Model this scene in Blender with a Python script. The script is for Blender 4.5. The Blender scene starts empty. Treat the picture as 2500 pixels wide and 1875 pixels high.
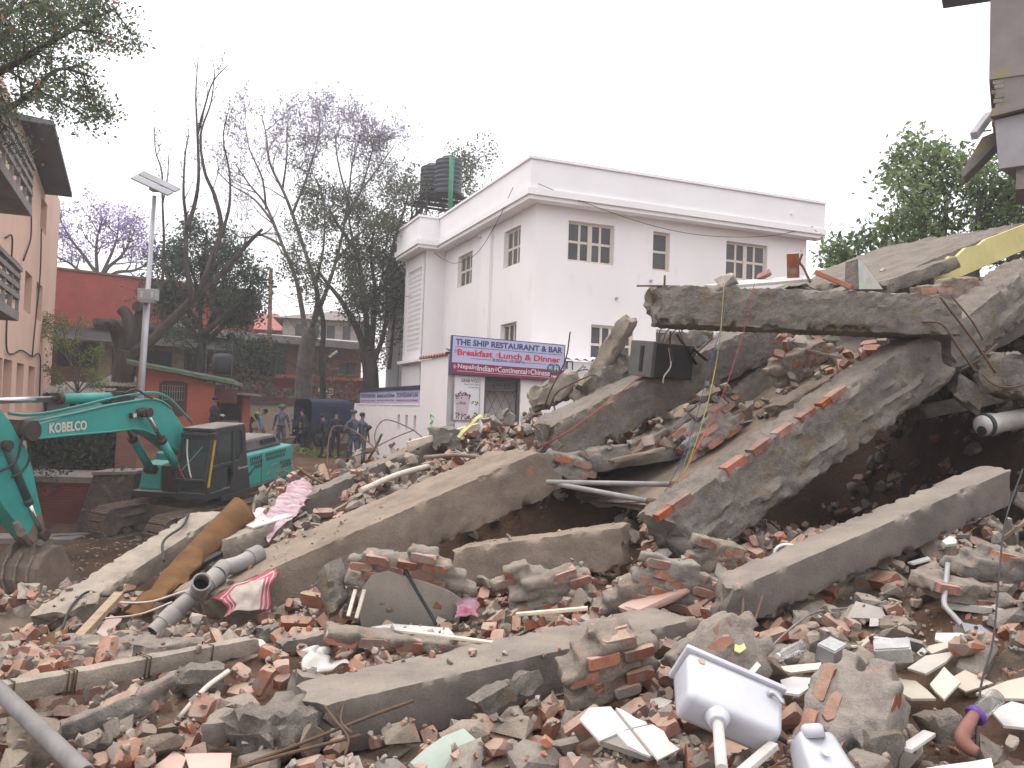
import bpy, bmesh, math, random
import numpy as np
from mathutils import Vector, Matrix, noise as mnoise
R = math.radians
random.seed(7); rng = np.random.default_rng(11)
scn = bpy.context.scene
COL = scn.collection

# ------------------------------------------------------------------ camera
CAM_Z, PITCH, ROLL, FPX = 2.4, R(2.0), R(2.0), 2080.0
Fv = Vector((0, math.cos(PITCH), math.sin(PITCH)))
R0 = Vector((1, 0, 0)); U0 = R0.cross(Fv)
Rv = R0 * math.cos(ROLL) + U0 * math.sin(ROLL)
Uv = U0 * math.cos(ROLL) - R0 * math.sin(ROLL)
CAMP = Vector((0, 0, CAM_Z))
cam_d = bpy.data.cameras.new('camera'); cam = bpy.data.objects.new('camera', cam_d); COL.objects.link(cam)
cam_d.sensor_width = 36; cam_d.lens = 36 * FPX / 2500; cam_d.clip_start = .05; cam_d.clip_end = 3000
cam.matrix_world = Matrix((( Rv.x, Uv.x, -Fv.x, 0), (Rv.y, Uv.y, -Fv.y, 0), (Rv.z, Uv.z, -Fv.z, CAM_Z), (0, 0, 0, 1)))
scn.camera = cam

# ------------------------------------------------------------------ sky and sun (bright overcast)
SUN_EL, SUN_AZ = R(70), R(-75)          # azimuth measured from +Y towards +X
world = bpy.data.worlds.new('World'); scn.world = world; world.use_nodes = True
wn = world.node_tree; wn.nodes.clear()
wo = wn.nodes.new('ShaderNodeOutputWorld')
sky = wn.nodes.new('ShaderNodeTexSky'); sky.sky_type = 'NISHITA'; sky.sun_disc = False
sky.sun_elevation = SUN_EL; sky.sun_rotation = SUN_AZ; sky.dust_density = 4; sky.air_density = 1.2
bg1 = wn.nodes.new('ShaderNodeBackground'); bg1.inputs['Strength'].default_value = .06
wn.links.new(sky.outputs[0], bg1.inputs[0])
bg2 = wn.nodes.new('ShaderNodeBackground')             # even cloud layer over the clear sky
bg2.inputs['Color'].default_value = (1.0, .97, .975, 1)
tcw = wn.nodes.new('ShaderNodeTexCoord'); spw = wn.nodes.new('ShaderNodeSeparateXYZ'); wn.links.new(tcw.outputs['Generated'], spw.inputs[0])
mrw = wn.nodes.new('ShaderNodeMapRange')                # standard overcast sky: zenith brighter than the horizon
mrw.inputs[1].default_value = 0; mrw.inputs[2].default_value = 1; mrw.inputs[3].default_value = .92; mrw.inputs[4].default_value = 2.0
wn.links.new(spw.outputs[2], mrw.inputs[0]); wn.links.new(mrw.outputs[0], bg2.inputs['Strength'])
addw = wn.nodes.new('ShaderNodeAddShader')
wn.links.new(bg1.outputs[0], addw.inputs[0]); wn.links.new(bg2.outputs[0], addw.inputs[1])
wn.links.new(addw.outputs[0], wo.inputs['Surface'])
sd = bpy.data.lights.new('sun', 'SUN'); sd.energy = .6; sd.angle = R(22); sd.color = (1, .96, .9)
sun = bpy.data.objects.new('sun', sd); COL.objects.link(sun)
sdir = Vector((math.sin(SUN_AZ) * math.cos(SUN_EL), math.cos(SUN_AZ) * math.cos(SUN_EL), math.sin(SUN_EL)))
sun.rotation_euler = sdir.to_track_quat('Z', 'Y').to_euler(); sun.location = sdir * 60
scn.view_settings.view_transform = 'Standard'; scn.view_settings.look = 'None'
scn.view_settings.exposure = 0.30; scn.view_settings.gamma = 1
scn.render.engine = 'CYCLES'
scn.cycles.use_denoising = True; scn.cycles.max_bounces = 6; scn.cycles.diffuse_bounces = 3
scn.cycles.glossy_bounces = 3; scn.cycles.transmission_bounces = 5; scn.cycles.transparent_max_bounces = 8
scn.cycles.caustics_reflective = False; scn.cycles.caustics_refractive = False

# ------------------------------------------------------------------ pixel -> direction helpers (photo pixels, 2500 x 1875)
def ray(px, py):
    return (Fv * FPX + Rv * (px - 1250) + Uv * (937.5 - py))
def at(px, py, d):
    r = ray(px, py); return CAMP + r * (d / r.y)
def hz(px):                                   # horizon row at a column
    return 937.5 + FPX * math.tan(PITCH) + (px - 1250) * math.tan(ROLL)
class Plane:
    """vertical plane through p0 along horizontal unit u; n points to the viewer side"""
    def __init__(s, p0, u):
        s.p0 = Vector(p0); s.u = Vector(u).normalized(); s.z = Vector((0, 0, 1)); s.n = s.u.cross(s.z)
        if s.n.dot(CAMP - s.p0) < 0: s.n = -s.n
    def st(s, px, py):
        r = ray(px, py); t = (s.p0 - CAMP).dot(s.n) / r.dot(s.n); q = CAMP + r * t - s.p0
        return (q.dot(s.u), q.dot(s.z))
    def w(s, a, b, o=0.0):
        return s.p0 + s.u * a + s.z * b + s.n * o
def gpix(px, py, z):                          # pixel onto a horizontal level
    r = ray(px, py); t = (z - CAM_Z) / r.z; return CAMP + r * t
# ------------------------------------------------------------------ mesh helpers
WM = {}
def tag(o, label=None, cat=None, group=None, kind=None):
    if label: o['label'] = label
    if cat: o['category'] = cat
    if group: o['group'] = group
    if kind: o['kind'] = kind
    return o
def thing(name, loc, label, cat, group=None, rz=0.0, mat=None):
    o = bpy.data.objects.new(name, None); COL.objects.link(o); o.empty_display_size = .2
    m = mat.copy() if mat is not None else Matrix.Translation(Vector(loc)) @ Matrix.Rotation(rz, 4, 'Z')
    o.matrix_world = m; WM[o.name] = m
    return tag(o, label, cat, group)
class MB:
    def __init__(s): s.v = []; s.f = []; s.sm = []
    def add(s, vs, fs, smooth=False):
        b = len(s.v); s.v.extend([tuple(p) for p in vs]); s.f.extend([tuple(i + b for i in q) for q in fs]); s.sm.extend([smooth] * len(fs)); return s
    def hexa(s, p):                            # 8 points: bottom 4 ccw, top 4 ccw
        return s.add(p, [(3, 2, 1, 0), (4, 5, 6, 7), (0, 1, 5, 4), (1, 2, 6, 5), (2, 3, 7, 6), (3, 0, 4, 7)])
    def box(s, c, d, m=None):
        x, y, z = d[0] / 2, d[1] / 2, d[2] / 2
        p = [Vector(q) for q in ((-x, -y, -z), (x, -y, -z), (x, y, -z), (-x, y, -z), (-x, -y, z), (x, -y, z), (x, y, z), (-x, y, z))]
        c = Vector(c)
        return s.hexa([(m @ q if m else q) + c for q in p])
    def bar(s, a, b, w, h, up=(0, 0, 1)):
        a = Vector(a); b = Vector(b); d = (b - a).normalized(); up = Vector(up)
        sd_ = d.cross(up)
        if sd_.length < 1e-4: sd_ = d.cross(Vector((1, 0, 0)))
        sd_.normalize(); u = sd_.cross(d).normalized(); sd_ = sd_ * (w / 2); u = u * (h / 2)
        return s.hexa([a - sd_ - u, a + sd_ - u, b + sd_ - u, b - sd_ - u, a - sd_ + u, a + sd_ + u, b + sd_ + u, b - sd_ + u])
    def pbox(s, P, a0, a1, b0, b1, o0, o1):    # box in Plane coordinates
        return s.hexa([P.w(a0, b0, o1), P.w(a1, b0, o1), P.w(a1, b0, o0), P.w(a0, b0, o0), P.w(a0, b1, o1), P.w(a1, b1, o1), P.w(a1, b1, o0), P.w(a0, b1, o0)])
    def tube(s, pts, r, n=8, caps=True, smooth=True):
        pts = [Vector(p) for p in pts]; m = len(pts)
        rs = r if isinstance(r, (list, tuple)) else [r] * m
        vs = []; prev = None
        for i, p in enumerate(pts):
            t = (pts[min(i + 1, m - 1)] - pts[max(i - 1, 0)]).normalized()
            if prev is None:
                a = t.cross(Vector((0, 0, 1)))
                if a.length < 1e-3: a = t.cross(Vector((1, 0, 0)))
            else: a = prev - t * prev.dot(t)
            if a.length < 1e-6: a = t.cross(Vector((1, 0, 0)))
            a.normalize(); b = t.cross(a); prev = a
            for k in range(n):
                an = 2 * math.pi * k / n; vs.append(p + (a * math.cos(an) + b * math.sin(an)) * rs[i])
        fs = [(i * n + k, i * n + (k + 1) % n, (i + 1) * n + (k + 1) % n, (i + 1) * n + k) for i in range(m - 1) for k in range(n)]
        s.add(vs, fs, smooth)
        if caps:
            b0 = len(s.v) - len(vs)
            s.f.append(tuple(b0 + k for k in reversed(range(n)))); s.sm.append(False)
            s.f.append(tuple(b0 + (m - 1) * n + k for k in range(n))); s.sm.append(False)
        return s
    def pipe(s, pts, ro, ri, n=14):            # hollow open pipe
        a = MB().tube(pts, ro, n, False); b = MB().tube(pts, ri, n, False)
        m = len(pts); N = len(a.v)
        s0 = len(s.v); s.v += a.v + b.v; 
        s.f += [tuple(i + s0 for i in q) for q in a.f] + [tuple(i + s0 + N for i in reversed(q)) for q in b.f]; s.sm += [True] * (len(a.f) + len(b.f))
        for base in (0, (m - 1) * n):
            for k in range(n):
                q = (s0 + base + k, s0 + base + (k + 1) % n, s0 + N + base + (k + 1) % n, s0 + N + base + k)
                s.f.append(q); s.sm.append(False)
        return s
    def cyl(s, a, b, r, n=12, r2=None, smooth=True): return s.tube([a, b], [r, r if r2 is None else r2], n, True, smooth)
    def prism(s, pts, off):                    # polygon (list of Vectors) extruded by Vector off
        n = len(pts); pts = [Vector(p) for p in pts]; off = Vector(off)
        return s.add(pts + [p + off for p in pts], [tuple(range(n)), tuple(n + k for k in reversed(range(n)))] + [((k + 1) % n, k, n + k, n + (k + 1) % n) for k in range(n)])
    def lathe(s, prof, o, axis=(0, 0, 1), n=20, smooth=True):   # prof: (r, h)
        ax = Vector(axis).normalized(); a = ax.orthogonal().normalized(); b = ax.cross(a); o = Vector(o); vs = []
        for r, h in prof:
            for k in range(n):
                t = 2 * math.pi * k / n; vs.append(o + ax * h + (a * math.cos(t) + b * math.sin(t)) * r)
        m = len(prof)
        fs = [(i * n + k, i * n + (k + 1) % n, (i + 1) * n + (k + 1) % n, (i + 1) * n + k) for i in range(m - 1) for k in range(n)]
        b0 = len(s.v); s.add(vs, fs, smooth)
        s.f.append(tuple(b0 + k for k in reversed(range(n)))); s.sm.append(False)
        s.f.append(tuple(b0 + (m - 1) * n + k for k in range(n))); s.sm.append(False)
        return s
    def xf(s, m): s.v = [tuple(m @ Vector(p)) for p in s.v]; return s
    def merge(s, o): return s.add2(o)
    def add2(s, o):
        b = len(s.v); s.v += o.v; s.f += [tuple(i + b for i in q) for q in o.f]; s.sm += o.sm; return s
    def mesh(s, name, mat, inv=None):
        me = bpy.data.meshes.new(name)
        vs = s.v if inv is None else [tuple(inv @ Vector(p)) for p in s.v]
        me.from_pydata(vs, [], s.f); me.polygons.foreach_set('use_smooth', s.sm)
        if mat is not None: me.materials.append(mat)
        me.update(); return me
    def build(s, name, mat, parent=None, label=None, cat=None, group=None, kind=None, bevel=0, recalc=False, local=False):
        """world coordinates in; a child is re-expressed in its parent's frame (or, with local=True, is already in it)"""
        if parent is None:
            a = np.array(s.v); lo = a.min(0); hi = a.max(0)
            m = Matrix.Translation(Vector(((lo[0] + hi[0]) / 2, (lo[1] + hi[1]) / 2, lo[2])))
            inv = m.inverted()
        else:
            m = None; inv = Matrix() if local else WM[parent.name].inverted()
        me = s.mesh(name, mat, inv)
        if recalc or bevel:
            bm = bmesh.new(); bm.from_mesh(me)
            if recalc: bmesh.ops.recalc_face_normals(bm, faces=bm.faces)
            if bevel:
                es = [e for e in bm.edges if len(e.link_faces) == 2 and e.calc_face_angle(0) > .5]
                bmesh.ops.bevel(bm, geom=es, offset=bevel, segments=2, profile=.6, affect='EDGES')
            bm.to_mesh(me); bm.free()
        o = bpy.data.objects.new(name, me); COL.objects.link(o)
        if parent is None: o.matrix_world = m; WM[o.name] = m
        else:
            o.parent = parent; WM[o.name] = WM[parent.name]
        return tag(o, label, cat, group, kind)
def put(me, name, m, parent=None, label=None, cat=None, group=None, kind=None):
    """an object that shares mesh data; m is a world matrix"""
    o = bpy.data.objects.new(name, me); COL.objects.link(o)
    if parent is None: o.matrix_world = m; WM[o.name] = m
    else:
        l = WM[parent.name].inverted() @ m
        o.parent = parent; o.matrix_local = l; WM[o.name] = m
    return tag(o, label, cat, group, kind)
def bez(pts, n=8):                             # Catmull-Rom through points
    pts = [Vector(p) for p in pts]
    if len(pts) < 3: return pts
    P = [pts[0] * 2 - pts[1]] + pts + [pts[-1] * 2 - pts[-2]]; out = []
    for i in range(1, len(P) - 2):
        a, b, c, d = P[i - 1:i + 3]
        for k in range(n):
            t = k / n
            out.append(.5 * ((2 * b) + (c - a) * t + (2 * a - 5 * b + 4 * c - d) * t * t + (3 * b - a - 3 * c + d) * t ** 3))
    return out + [pts[-1]]
def basis(x, y, z, o=(0, 0, 0)):
    return Matrix(((x[0], y[0], z[0], o[0]), (x[1], y[1], z[1], o[1]), (x[2], y[2], z[2], o[2]), (0, 0, 0, 1)))
def text(s, name, mat, parent, o, u, v, width=None, height=None, bold=.0, cx=False, shear=0, extrude=.0):
    """flat lettering: o = lower-left (or lower-centre) point, u = reading direction, v = up; fitted to width/height"""
    c = bpy.data.curves.new('txt', 'FONT'); c.body = s; c.offset = bold; c.shear = shear; c.resolution_u = 3
    t = bpy.data.objects.new('txt', c); COL.objects.link(t)
    dg = bpy.context.evaluated_depsgraph_get(); me = bpy.data.meshes.new_from_object(t.evaluated_get(dg))
    bpy.data.objects.remove(t); bpy.data.curves.remove(c)
    n = len(me.vertices); a = np.zeros(n * 3); me.vertices.foreach_get('co', a); a = a.reshape(-1, 3)
    lo = a.min(0); hi = a.max(0); w, h = hi[0] - lo[0], hi[1] - lo[1]
    sx = width / w if width else height / h; sy = height / h if height else width / w
    u = Vector(u).normalized(); v = Vector(v).normalized(); o = Vector(o)
    if cx: o = o - u * (w * sx / 2)
    inv = WM[parent.name].inverted()
    out = [inv @ (o + u * ((p[0] - lo[0]) * sx) + v * ((p[1] - lo[1]) * sy)) for p in a]
    me.vertices.foreach_set('co', np.array([tuple(p) for p in out]).ravel())
    me.materials.clear(); me.materials.append(mat); me.update()
    ob = bpy.data.objects.new(name, me); COL.objects.link(ob); ob.parent = parent
    return ob
# ------------------------------------------------------------------ materials
def _n(nt, t, **kw):
    n = nt.nodes.new('ShaderNode' + t)
    for k, v in kw.items(): setattr(n, k, v)
    return n
def mat(name, c1, c2=None, scale=4.0, rough=.85, bump=.25, bscale=40.0, dust=0.0, dcol=(.33, .285, .235), metal=0.0,
        orand=0.0, irand=0.0, spec=.3, c3=None, c3s=9.0, c3t=.6, stretch=None, alpha=None, trans=0.0, coat=0.0, emit=None, bdist=.02, speck=0.0):
    m = bpy.data.materials.new(name); m.use_nodes = True; nt = m.node_tree; L = nt.links.new
    p = nt.nodes['Principled BSDF']; p.inputs['Roughness'].default_value = rough; p.inputs['Metallic'].default_value = metal
    p.inputs['Specular IOR Level'].default_value = spec
    if trans: p.inputs['Transmission Weight'].default_value = trans; p.inputs['IOR'].default_value = 1.35
    if coat: p.inputs['Coat Weight'].default_value = coat; p.inputs['Coat Roughness'].default_value = .25
    if alpha is not None: p.inputs['Alpha'].default_value = alpha
    tc = _n(nt, 'TexCoord'); oi = _n(nt, 'ObjectInfo'); mp = _n(nt, 'Mapping')
    if stretch: mp.inputs['Scale'].default_value = stretch
    mul = _n(nt, 'Math', operation='MULTIPLY'); mul.inputs[1].default_value = 53.0; L(oi.outputs['Random'], mul.inputs[0])
    L(tc.outputs['Object'], mp.inputs['Vector']); L(mul.outputs[0], mp.inputs['Location'])
    c2 = c2 or tuple(x * .72 for x in c1)
    n1 = _n(nt, 'TexNoise'); n1.inputs['Scale'].default_value = scale; n1.inputs['Detail'].default_value = 6; n1.inputs['Roughness'].default_value = .62
    L(mp.outputs[0], n1.inputs['Vector'])
    r1 = _n(nt, 'ValToRGB'); r1.color_ramp.elements[0].position = .36; r1.color_ramp.elements[1].position = .64
    r1.color_ramp.elements[0].color = (*c2, 1); r1.color_ramp.elements[1].color = (*c1, 1)
    L(n1.outputs[0], r1.inputs[0]); col = r1.outputs[0]
    if c3:
        n3 = _n(nt, 'TexNoise'); n3.inputs['Scale'].default_value = c3s; n3.inputs['Detail'].default_value = 4
        L(mp.outputs[0], n3.inputs['Vector'])
        r3 = _n(nt, 'ValToRGB'); r3.color_ramp.elements[0].position = c3t; r3.color_ramp.elements[1].position = c3t + .06
        r3.color_ramp.elements[0].color = (0, 0, 0, 1); r3.color_ramp.elements[1].color = (1, 1, 1, 1); L(n3.outputs[0], r3.inputs[0])
        mx = _n(nt, 'MixRGB'); mx.inputs[2].default_value = (*c3, 1); L(r3.outputs[0], mx.inputs[0]); L(col, mx.inputs[1]); col = mx.outputs[0]
    if orand or irand:
        hs = _n(nt, 'HueSaturation')
        src = oi.outputs['Random']; amt = orand
        if irand:
            g = _n(nt, 'NewGeometry'); src = g.outputs['Random Per Island']; amt = irand
        mr = _n(nt, 'MapRange'); mr.inputs[3].default_value = 1 - amt; mr.inputs[4].default_value = 1 + amt; L(src, mr.inputs[0]); L(mr.outputs[0], hs.inputs['Value'])
        wn_ = _n(nt, 'TexWhiteNoise', noise_dimensions='1D'); L(src, wn_.inputs['W'])
        mr2 = _n(nt, 'MapRange'); mr2.inputs[3].default_value = .62; mr2.inputs[4].default_value = 1.12; L(wn_.outputs[0], mr2.inputs[0]); L(mr2.outputs[0], hs.inputs['Saturation'])
        L(col, hs.inputs['Color']); col = hs.outputs[0]
    fine = _n(nt, 'TexNoise'); fine.inputs['Scale'].default_value = bscale; fine.inputs['Detail'].default_value = 5; fine.inputs['Roughness'].default_value = .7
    L(mp.outputs[0], fine.inputs['Vector'])
    if speck:
        sk = _n(nt, 'TexNoise'); sk.inputs['Scale'].default_value = bscale * 3.2; sk.inputs['Detail'].default_value = 4; sk.inputs['Roughness'].default_value = .75; L(mp.outputs[0], sk.inputs['Vector'])
        ms = _n(nt, 'MapRange'); ms.inputs[1].default_value = .3; ms.inputs[2].default_value = .7; ms.inputs[3].default_value = 1 - speck; ms.inputs[4].default_value = 1 + speck; L(sk.outputs[0], ms.inputs[0])
    if dust:
        g2 = _n(nt, 'NewGeometry'); sx = _n(nt, 'SeparateXYZ'); L(g2.outputs['Normal'], sx.inputs[0])
        md = _n(nt, 'MapRange'); md.inputs[1].default_value = .15; md.inputs[2].default_value = .95; md.inputs[4].default_value = dust; L(sx.outputs[2], md.inputs[0])
        nd = _n(nt, 'MapRange'); nd.inputs[1].default_value = .35; nd.inputs[2].default_value = .62; L(n1.outputs[0], nd.inputs[0])
        nd.inputs[3].default_value = .45
        mm = _n(nt, 'Math', operation='MULTIPLY'); L(md.outputs[0], mm.inputs[0]); L(nd.outputs[0], mm.inputs[1])
        mx = _n(nt, 'MixRGB'); mx.inputs[2].default_value = (*dcol, 1); L(mm.outputs[0], mx.inputs[0]); L(col, mx.inputs[1]); col = mx.outputs[0]
    if speck:
        vm = _n(nt, 'VectorMath', operation='SCALE'); L(col, vm.inputs[0]); L(ms.outputs[0], vm.inputs['Scale']); col = vm.outputs[0]
    L(col, p.inputs['Base Color'])
    if emit: p.inputs['Emission Color'].default_value = (*emit, 1); p.inputs['Emission Strength'].default_value = 1
    if bump:
        b = _n(nt, 'Bump'); b.inputs['Strength'].default_value = bump; b.inputs['Distance'].default_value = bdist
        L(fine.outputs[0], b.inputs['Height']); L(b.outputs[0], p.inputs['Normal'])
        if speck:
            b2 = _n(nt, 'Bump'); b2.inputs['Strength'].default_value = min(1, bump * .8); b2.inputs['Distance'].default_value = bdist * .3; L(sk.outputs[0], b2.inputs['Height']); L(b.outputs[0], b2.inputs['Normal']); L(b2.outputs[0], p.inputs['Normal'])
    return m
def brick_wall_mat(name, c1, c2, mortar, bw=.24, bh=.075, rough=.9, paint=None, axis='x', rot=0, dirt=(.1, .09, .08), pt=.5):
    """coursed brickwork seen too far away to pick the bricks apart; u runs along the wall (object x rotated by rot)"""
    m = bpy.data.materials.new(name); m.use_nodes = True; nt = m.node_tree; L = nt.links.new; p = nt.nodes['Principled BSDF']
    p.inputs['Roughness'].default_value = rough; p.inputs['Specular IOR Level'].default_value = .2
    tc = _n(nt, 'TexCoord'); sp = _n(nt, 'SeparateXYZ'); cb = _n(nt, 'CombineXYZ'); L(tc.outputs['Object'], sp.inputs[0])
    d1 = _n(nt, 'Math', operation='MULTIPLY'); d1.inputs[1].default_value = math.cos(rot); L(sp.outputs[0], d1.inputs[0])
    d2 = _n(nt, 'Math', operation='MULTIPLY_ADD'); d2.inputs[1].default_value = math.sin(rot); L(sp.outputs[1], d2.inputs[0]); L(d1.outputs[0], d2.inputs[2])
    L(d2.outputs[0], cb.inputs[0]); L(sp.outputs[2], cb.inputs[1])
    b = _n(nt, 'TexBrick'); b.inputs['Color1'].default_value = (*c1, 1); b.inputs['Color2'].default_value = (*c2, 1); b.inputs['Mortar'].default_value = (*mortar, 1)
    b.inputs['Scale'].default_value = 1; b.inputs['Brick Width'].default_value = bw; b.inputs['Row Height'].default_value = bh
    b.inputs['Mortar Size'].default_value = .009; b.inputs['Bias'].default_value = -.1; L(cb.outputs[0], b.inputs['Vector'])
    n1 = _n(nt, 'TexNoise'); n1.inputs['Scale'].default_value = 1.1; n1.inputs['Detail'].default_value = 7; n1.inputs['Roughness'].default_value = .65; L(tc.outputs['Object'], n1.inputs['Vector'])
    r = _n(nt, 'ValToRGB'); r.color_ramp.elements[0].position = .42; r.color_ramp.elements[1].position = .75
    L(n1.outputs[0], r.inputs[0]); mx = _n(nt, 'MixRGB'); mx.inputs[2].default_value = (*dirt, 1)
    mf = _n(nt, 'Math', operation='MULTIPLY'); mf.inputs[1].default_value = .55; L(r.outputs[0], mf.inputs[0]); L(mf.outputs[0], mx.inputs[0]); L(b.outputs[0], mx.inputs[1]); col = mx.outputs[0]
    if paint:
        n2 = _n(nt, 'TexNoise'); n2.inputs['Scale'].default_value = 1.7; n2.inputs['Detail'].default_value = 8; n2.inputs['Roughness'].default_value = .7; L(tc.outputs['Object'], n2.inputs['Vector'])
        r2 = _n(nt, 'ValToRGB'); r2.color_ramp.elements[0].position = pt; r2.color_ramp.elements[1].position = pt + .05; L(n2.outputs[0], r2.inputs[0])
        m2 = _n(nt, 'MixRGB'); m2.inputs[2].default_value = (*paint, 1); L(r2.outputs[0], m2.inputs[0]); L(col, m2.inputs[1]); col = m2.outputs[0]
    L(col, p.inputs['Base Color'])
    bp = _n(nt, 'Bump'); bp.inputs['Strength'].default_value = .4; bp.inputs['Distance'].default_value = .01; bp.invert = True
    L(b.outputs[1], bp.inputs['Height']); L(bp.outputs[0], p.inputs['Normal'])
    return m
def leaf_mat(name, c1, c2, irand=.35):
    m = mat(name, c1, c2, scale=.6, rough=.6, bump=0, irand=irand, spec=.25)
    nt = m.node_tree; p = nt.nodes['Principled BSDF']; out = nt.nodes['Material Output']
    t = nt.nodes.new('ShaderNodeBsdfTranslucent'); ad = nt.nodes.new('ShaderNodeMixShader'); ad.inputs[0].default_value = .35
    src = p.inputs['Base Color'].links[0].from_socket; nt.links.new(src, t.inputs[0])
    nt.links.new(p.outputs[0], ad.inputs[1]); nt.links.new(t.outputs[0], ad.inputs[2]); nt.links.new(ad.outputs[0], out.inputs[0])
    return m
BRICK_C = (.36, .148, .088); BRICK_D = (.245, .102, .066)
M = {}
M['concrete'] = mat('concrete', (.29, .255, .222), (.185, .163, .143), scale=3.4, rough=.97, bump=1.0, bscale=22, dust=.6, dcol=(.33, .285, .24), c3=(.235, .19, .135), c3s=4, c3t=.58, spec=.06, bdist=.05, speck=.2)
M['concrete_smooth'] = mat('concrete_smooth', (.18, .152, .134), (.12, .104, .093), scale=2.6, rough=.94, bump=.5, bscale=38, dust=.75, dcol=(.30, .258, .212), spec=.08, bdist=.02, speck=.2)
M['concrete_pale'] = mat('concrete_pale', (.34, .29, .235), (.21, .18, .15), scale=3.5, rough=.95, bump=.8, bscale=28, dust=.55, dcol=(.40, .34, .27), spec=.1, bdist=.02, speck=.2)
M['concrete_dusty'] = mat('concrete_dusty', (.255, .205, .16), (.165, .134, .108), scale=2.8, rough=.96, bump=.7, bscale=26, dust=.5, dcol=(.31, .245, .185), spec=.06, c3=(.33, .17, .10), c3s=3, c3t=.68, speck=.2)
M['chunk'] = mat('chunk', (.29, .238, .192), (.18, .15, .124), scale=7, rough=.95, bump=.9, bscale=45, dust=.8, dcol=(.40, .335, .265), orand=.28, spec=.1, c3=(.33, .14, .075), c3s=4, c3t=.66, speck=.2)
M['chunk_i'] = mat('chunk_i', (.29, .238, .192), (.18, .15, .124), scale=7, rough=.95, bump=.6, bscale=45, dust=.8, dcol=(.40, .335, .265), irand=.35, spec=.1, speck=.2)
M['brick'] = mat('brick', BRICK_C, BRICK_D, scale=9, rough=.92, bump=.6, bscale=60, dust=.95, dcol=(.44, .325, .25), orand=.36, c3=(.25, .215, .185), c3s=6, c3t=.57, spec=.12, speck=.2)
M['brick_i'] = mat('brick_i', BRICK_C, BRICK_D, scale=9, rough=.92, bump=.5, bscale=60, dust=.95, dcol=(.44, .325, .25), irand=.4, c3=(.25, .215, .185), c3s=6, c3t=.56, spec=.12, speck=.2)
M['brick_raw'] = mat('brick_raw', (.32, .095, .048), (.20, .062, .036), scale=8, rough=.9, bump=.6, bscale=55, dust=.55, orand=.3, c3=(.27, .235, .2), c3s=8, c3t=.62, spec=.12, speck=.2)
M['mortar'] = mat('mortar', (.30, .25, .205), (.195, .163, .135), scale=8, rough=.97, bump=1.0, bscale=38, dust=.6, orand=.2, spec=.08, c3=(.36, .13, .065), c3s=7, c3t=.635, speck=.2)
M['plaster'] = mat('plaster', (.33, .30, .265), (.26, .235, .205), scale=3, rough=.93, bump=.3, bscale=60, dust=.4, orand=.2, spec=.1, speck=.2)
M['white_plaster'] = mat('white_plaster', (.58, .545, .495), (.44, .41, .37), scale=4, rough=.9, bump=.2, bscale=50, orand=.12, speck=.2)
M['cream_tile'] = mat('cream_tile', (.52, .47, .38), (.42, .375, .30), scale=3, rough=.6, bump=.08, orand=.2, dust=.35, dcol=(.42, .37, .3))
M['white_tile'] = mat('white_tile', (.68, .65, .61), (.58, .55, .51), scale=3, rough=.35, bump=.04, orand=.06, dust=.15)
M['pink_tile'] = mat('pink_tile', (.56, .36, .30), (.45, .29, .24), scale=3, rough=.6, bump=.08, orand=.2, dust=.4)
M['mint'] = mat('mint', (.46, .54, .47), (.38, .45, .39), scale=6, rough=.85, bump=.2, orand=.1, dust=.3, c3=(.42, .26, .17), c3s=5, c3t=.60)
M['yellow_paint'] = mat('yellow_paint', (.62, .55, .25), (.52, .46, .20), scale=2.5, rough=.85, bump=.12)
M['wood'] = mat('wood', (.34, .25, .17), (.22, .155, .10), scale=5, rough=.85, bump=.3, stretch=(1, 8, 8), orand=.3, dust=.4, speck=.2)
M['wood_pale'] = mat('wood_pale', (.62, .53, .42), (.50, .42, .32), scale=5, rough=.8, bump=.15, stretch=(1, 8, 8), orand=.15)
M['rebar'] = mat('rebar', (.12, .085, .065), (.17, .10, .06), scale=20, rough=.75, bump=.5, bscale=150, metal=.4)
M['cable'] = mat('cable', (.035, .033, .035), rough=.6, bump=0)
M['white_wall'] = mat('white_wall', (.82, .775, .77), (.775, .73, .725), scale=.55, rough=.9, bump=.08, bscale=25, spec=.15, stretch=(1, 1, .45), c3=(.75, .70, .685), c3s=1.3, c3t=.63)
M['white_trim'] = mat('white_trim', (.82, .795, .80), (.775, .75, .755), scale=.9, rough=.9, bump=.05, bscale=25, spec=.15)
M['steel'] = mat('steel', (.45, .45, .46), (.36, .36, .37), scale=3, rough=.4, bump=.05, metal=.75)
M['black'] = mat('black', (.016, .017, .02), rough=.5, bump=0)
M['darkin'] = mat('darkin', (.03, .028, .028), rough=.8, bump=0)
M['rubber'] = mat('rubber', (.03, .03, .031), rough=.7, bump=.1)
M['porcelain'] = mat('porcelain', (.49, .50, .54), (.41, .42, .46), scale=3, rough=.22, bump=0, spec=.5, c3=(.50, .36, .27), c3s=6, c3t=.70, dust=.25, dcol=(.5, .45, .4))
M['pvc'] = mat('pvc', (.27, .26, .255), (.19, .18, .175), scale=5, rough=.6, bump=.05, dust=.6, dcol=(.38, .33, .28))
M['glass_dark'] = mat('glass_dark', (.085, .087, .095), (.06, .062, .07), scale=1.5, rough=.3, bump=0, spec=.28)
M['clear'] = mat('clear', (.85, .88, .9), rough=.12, bump=0, trans=.85, spec=.5, alpha=.55)
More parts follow.
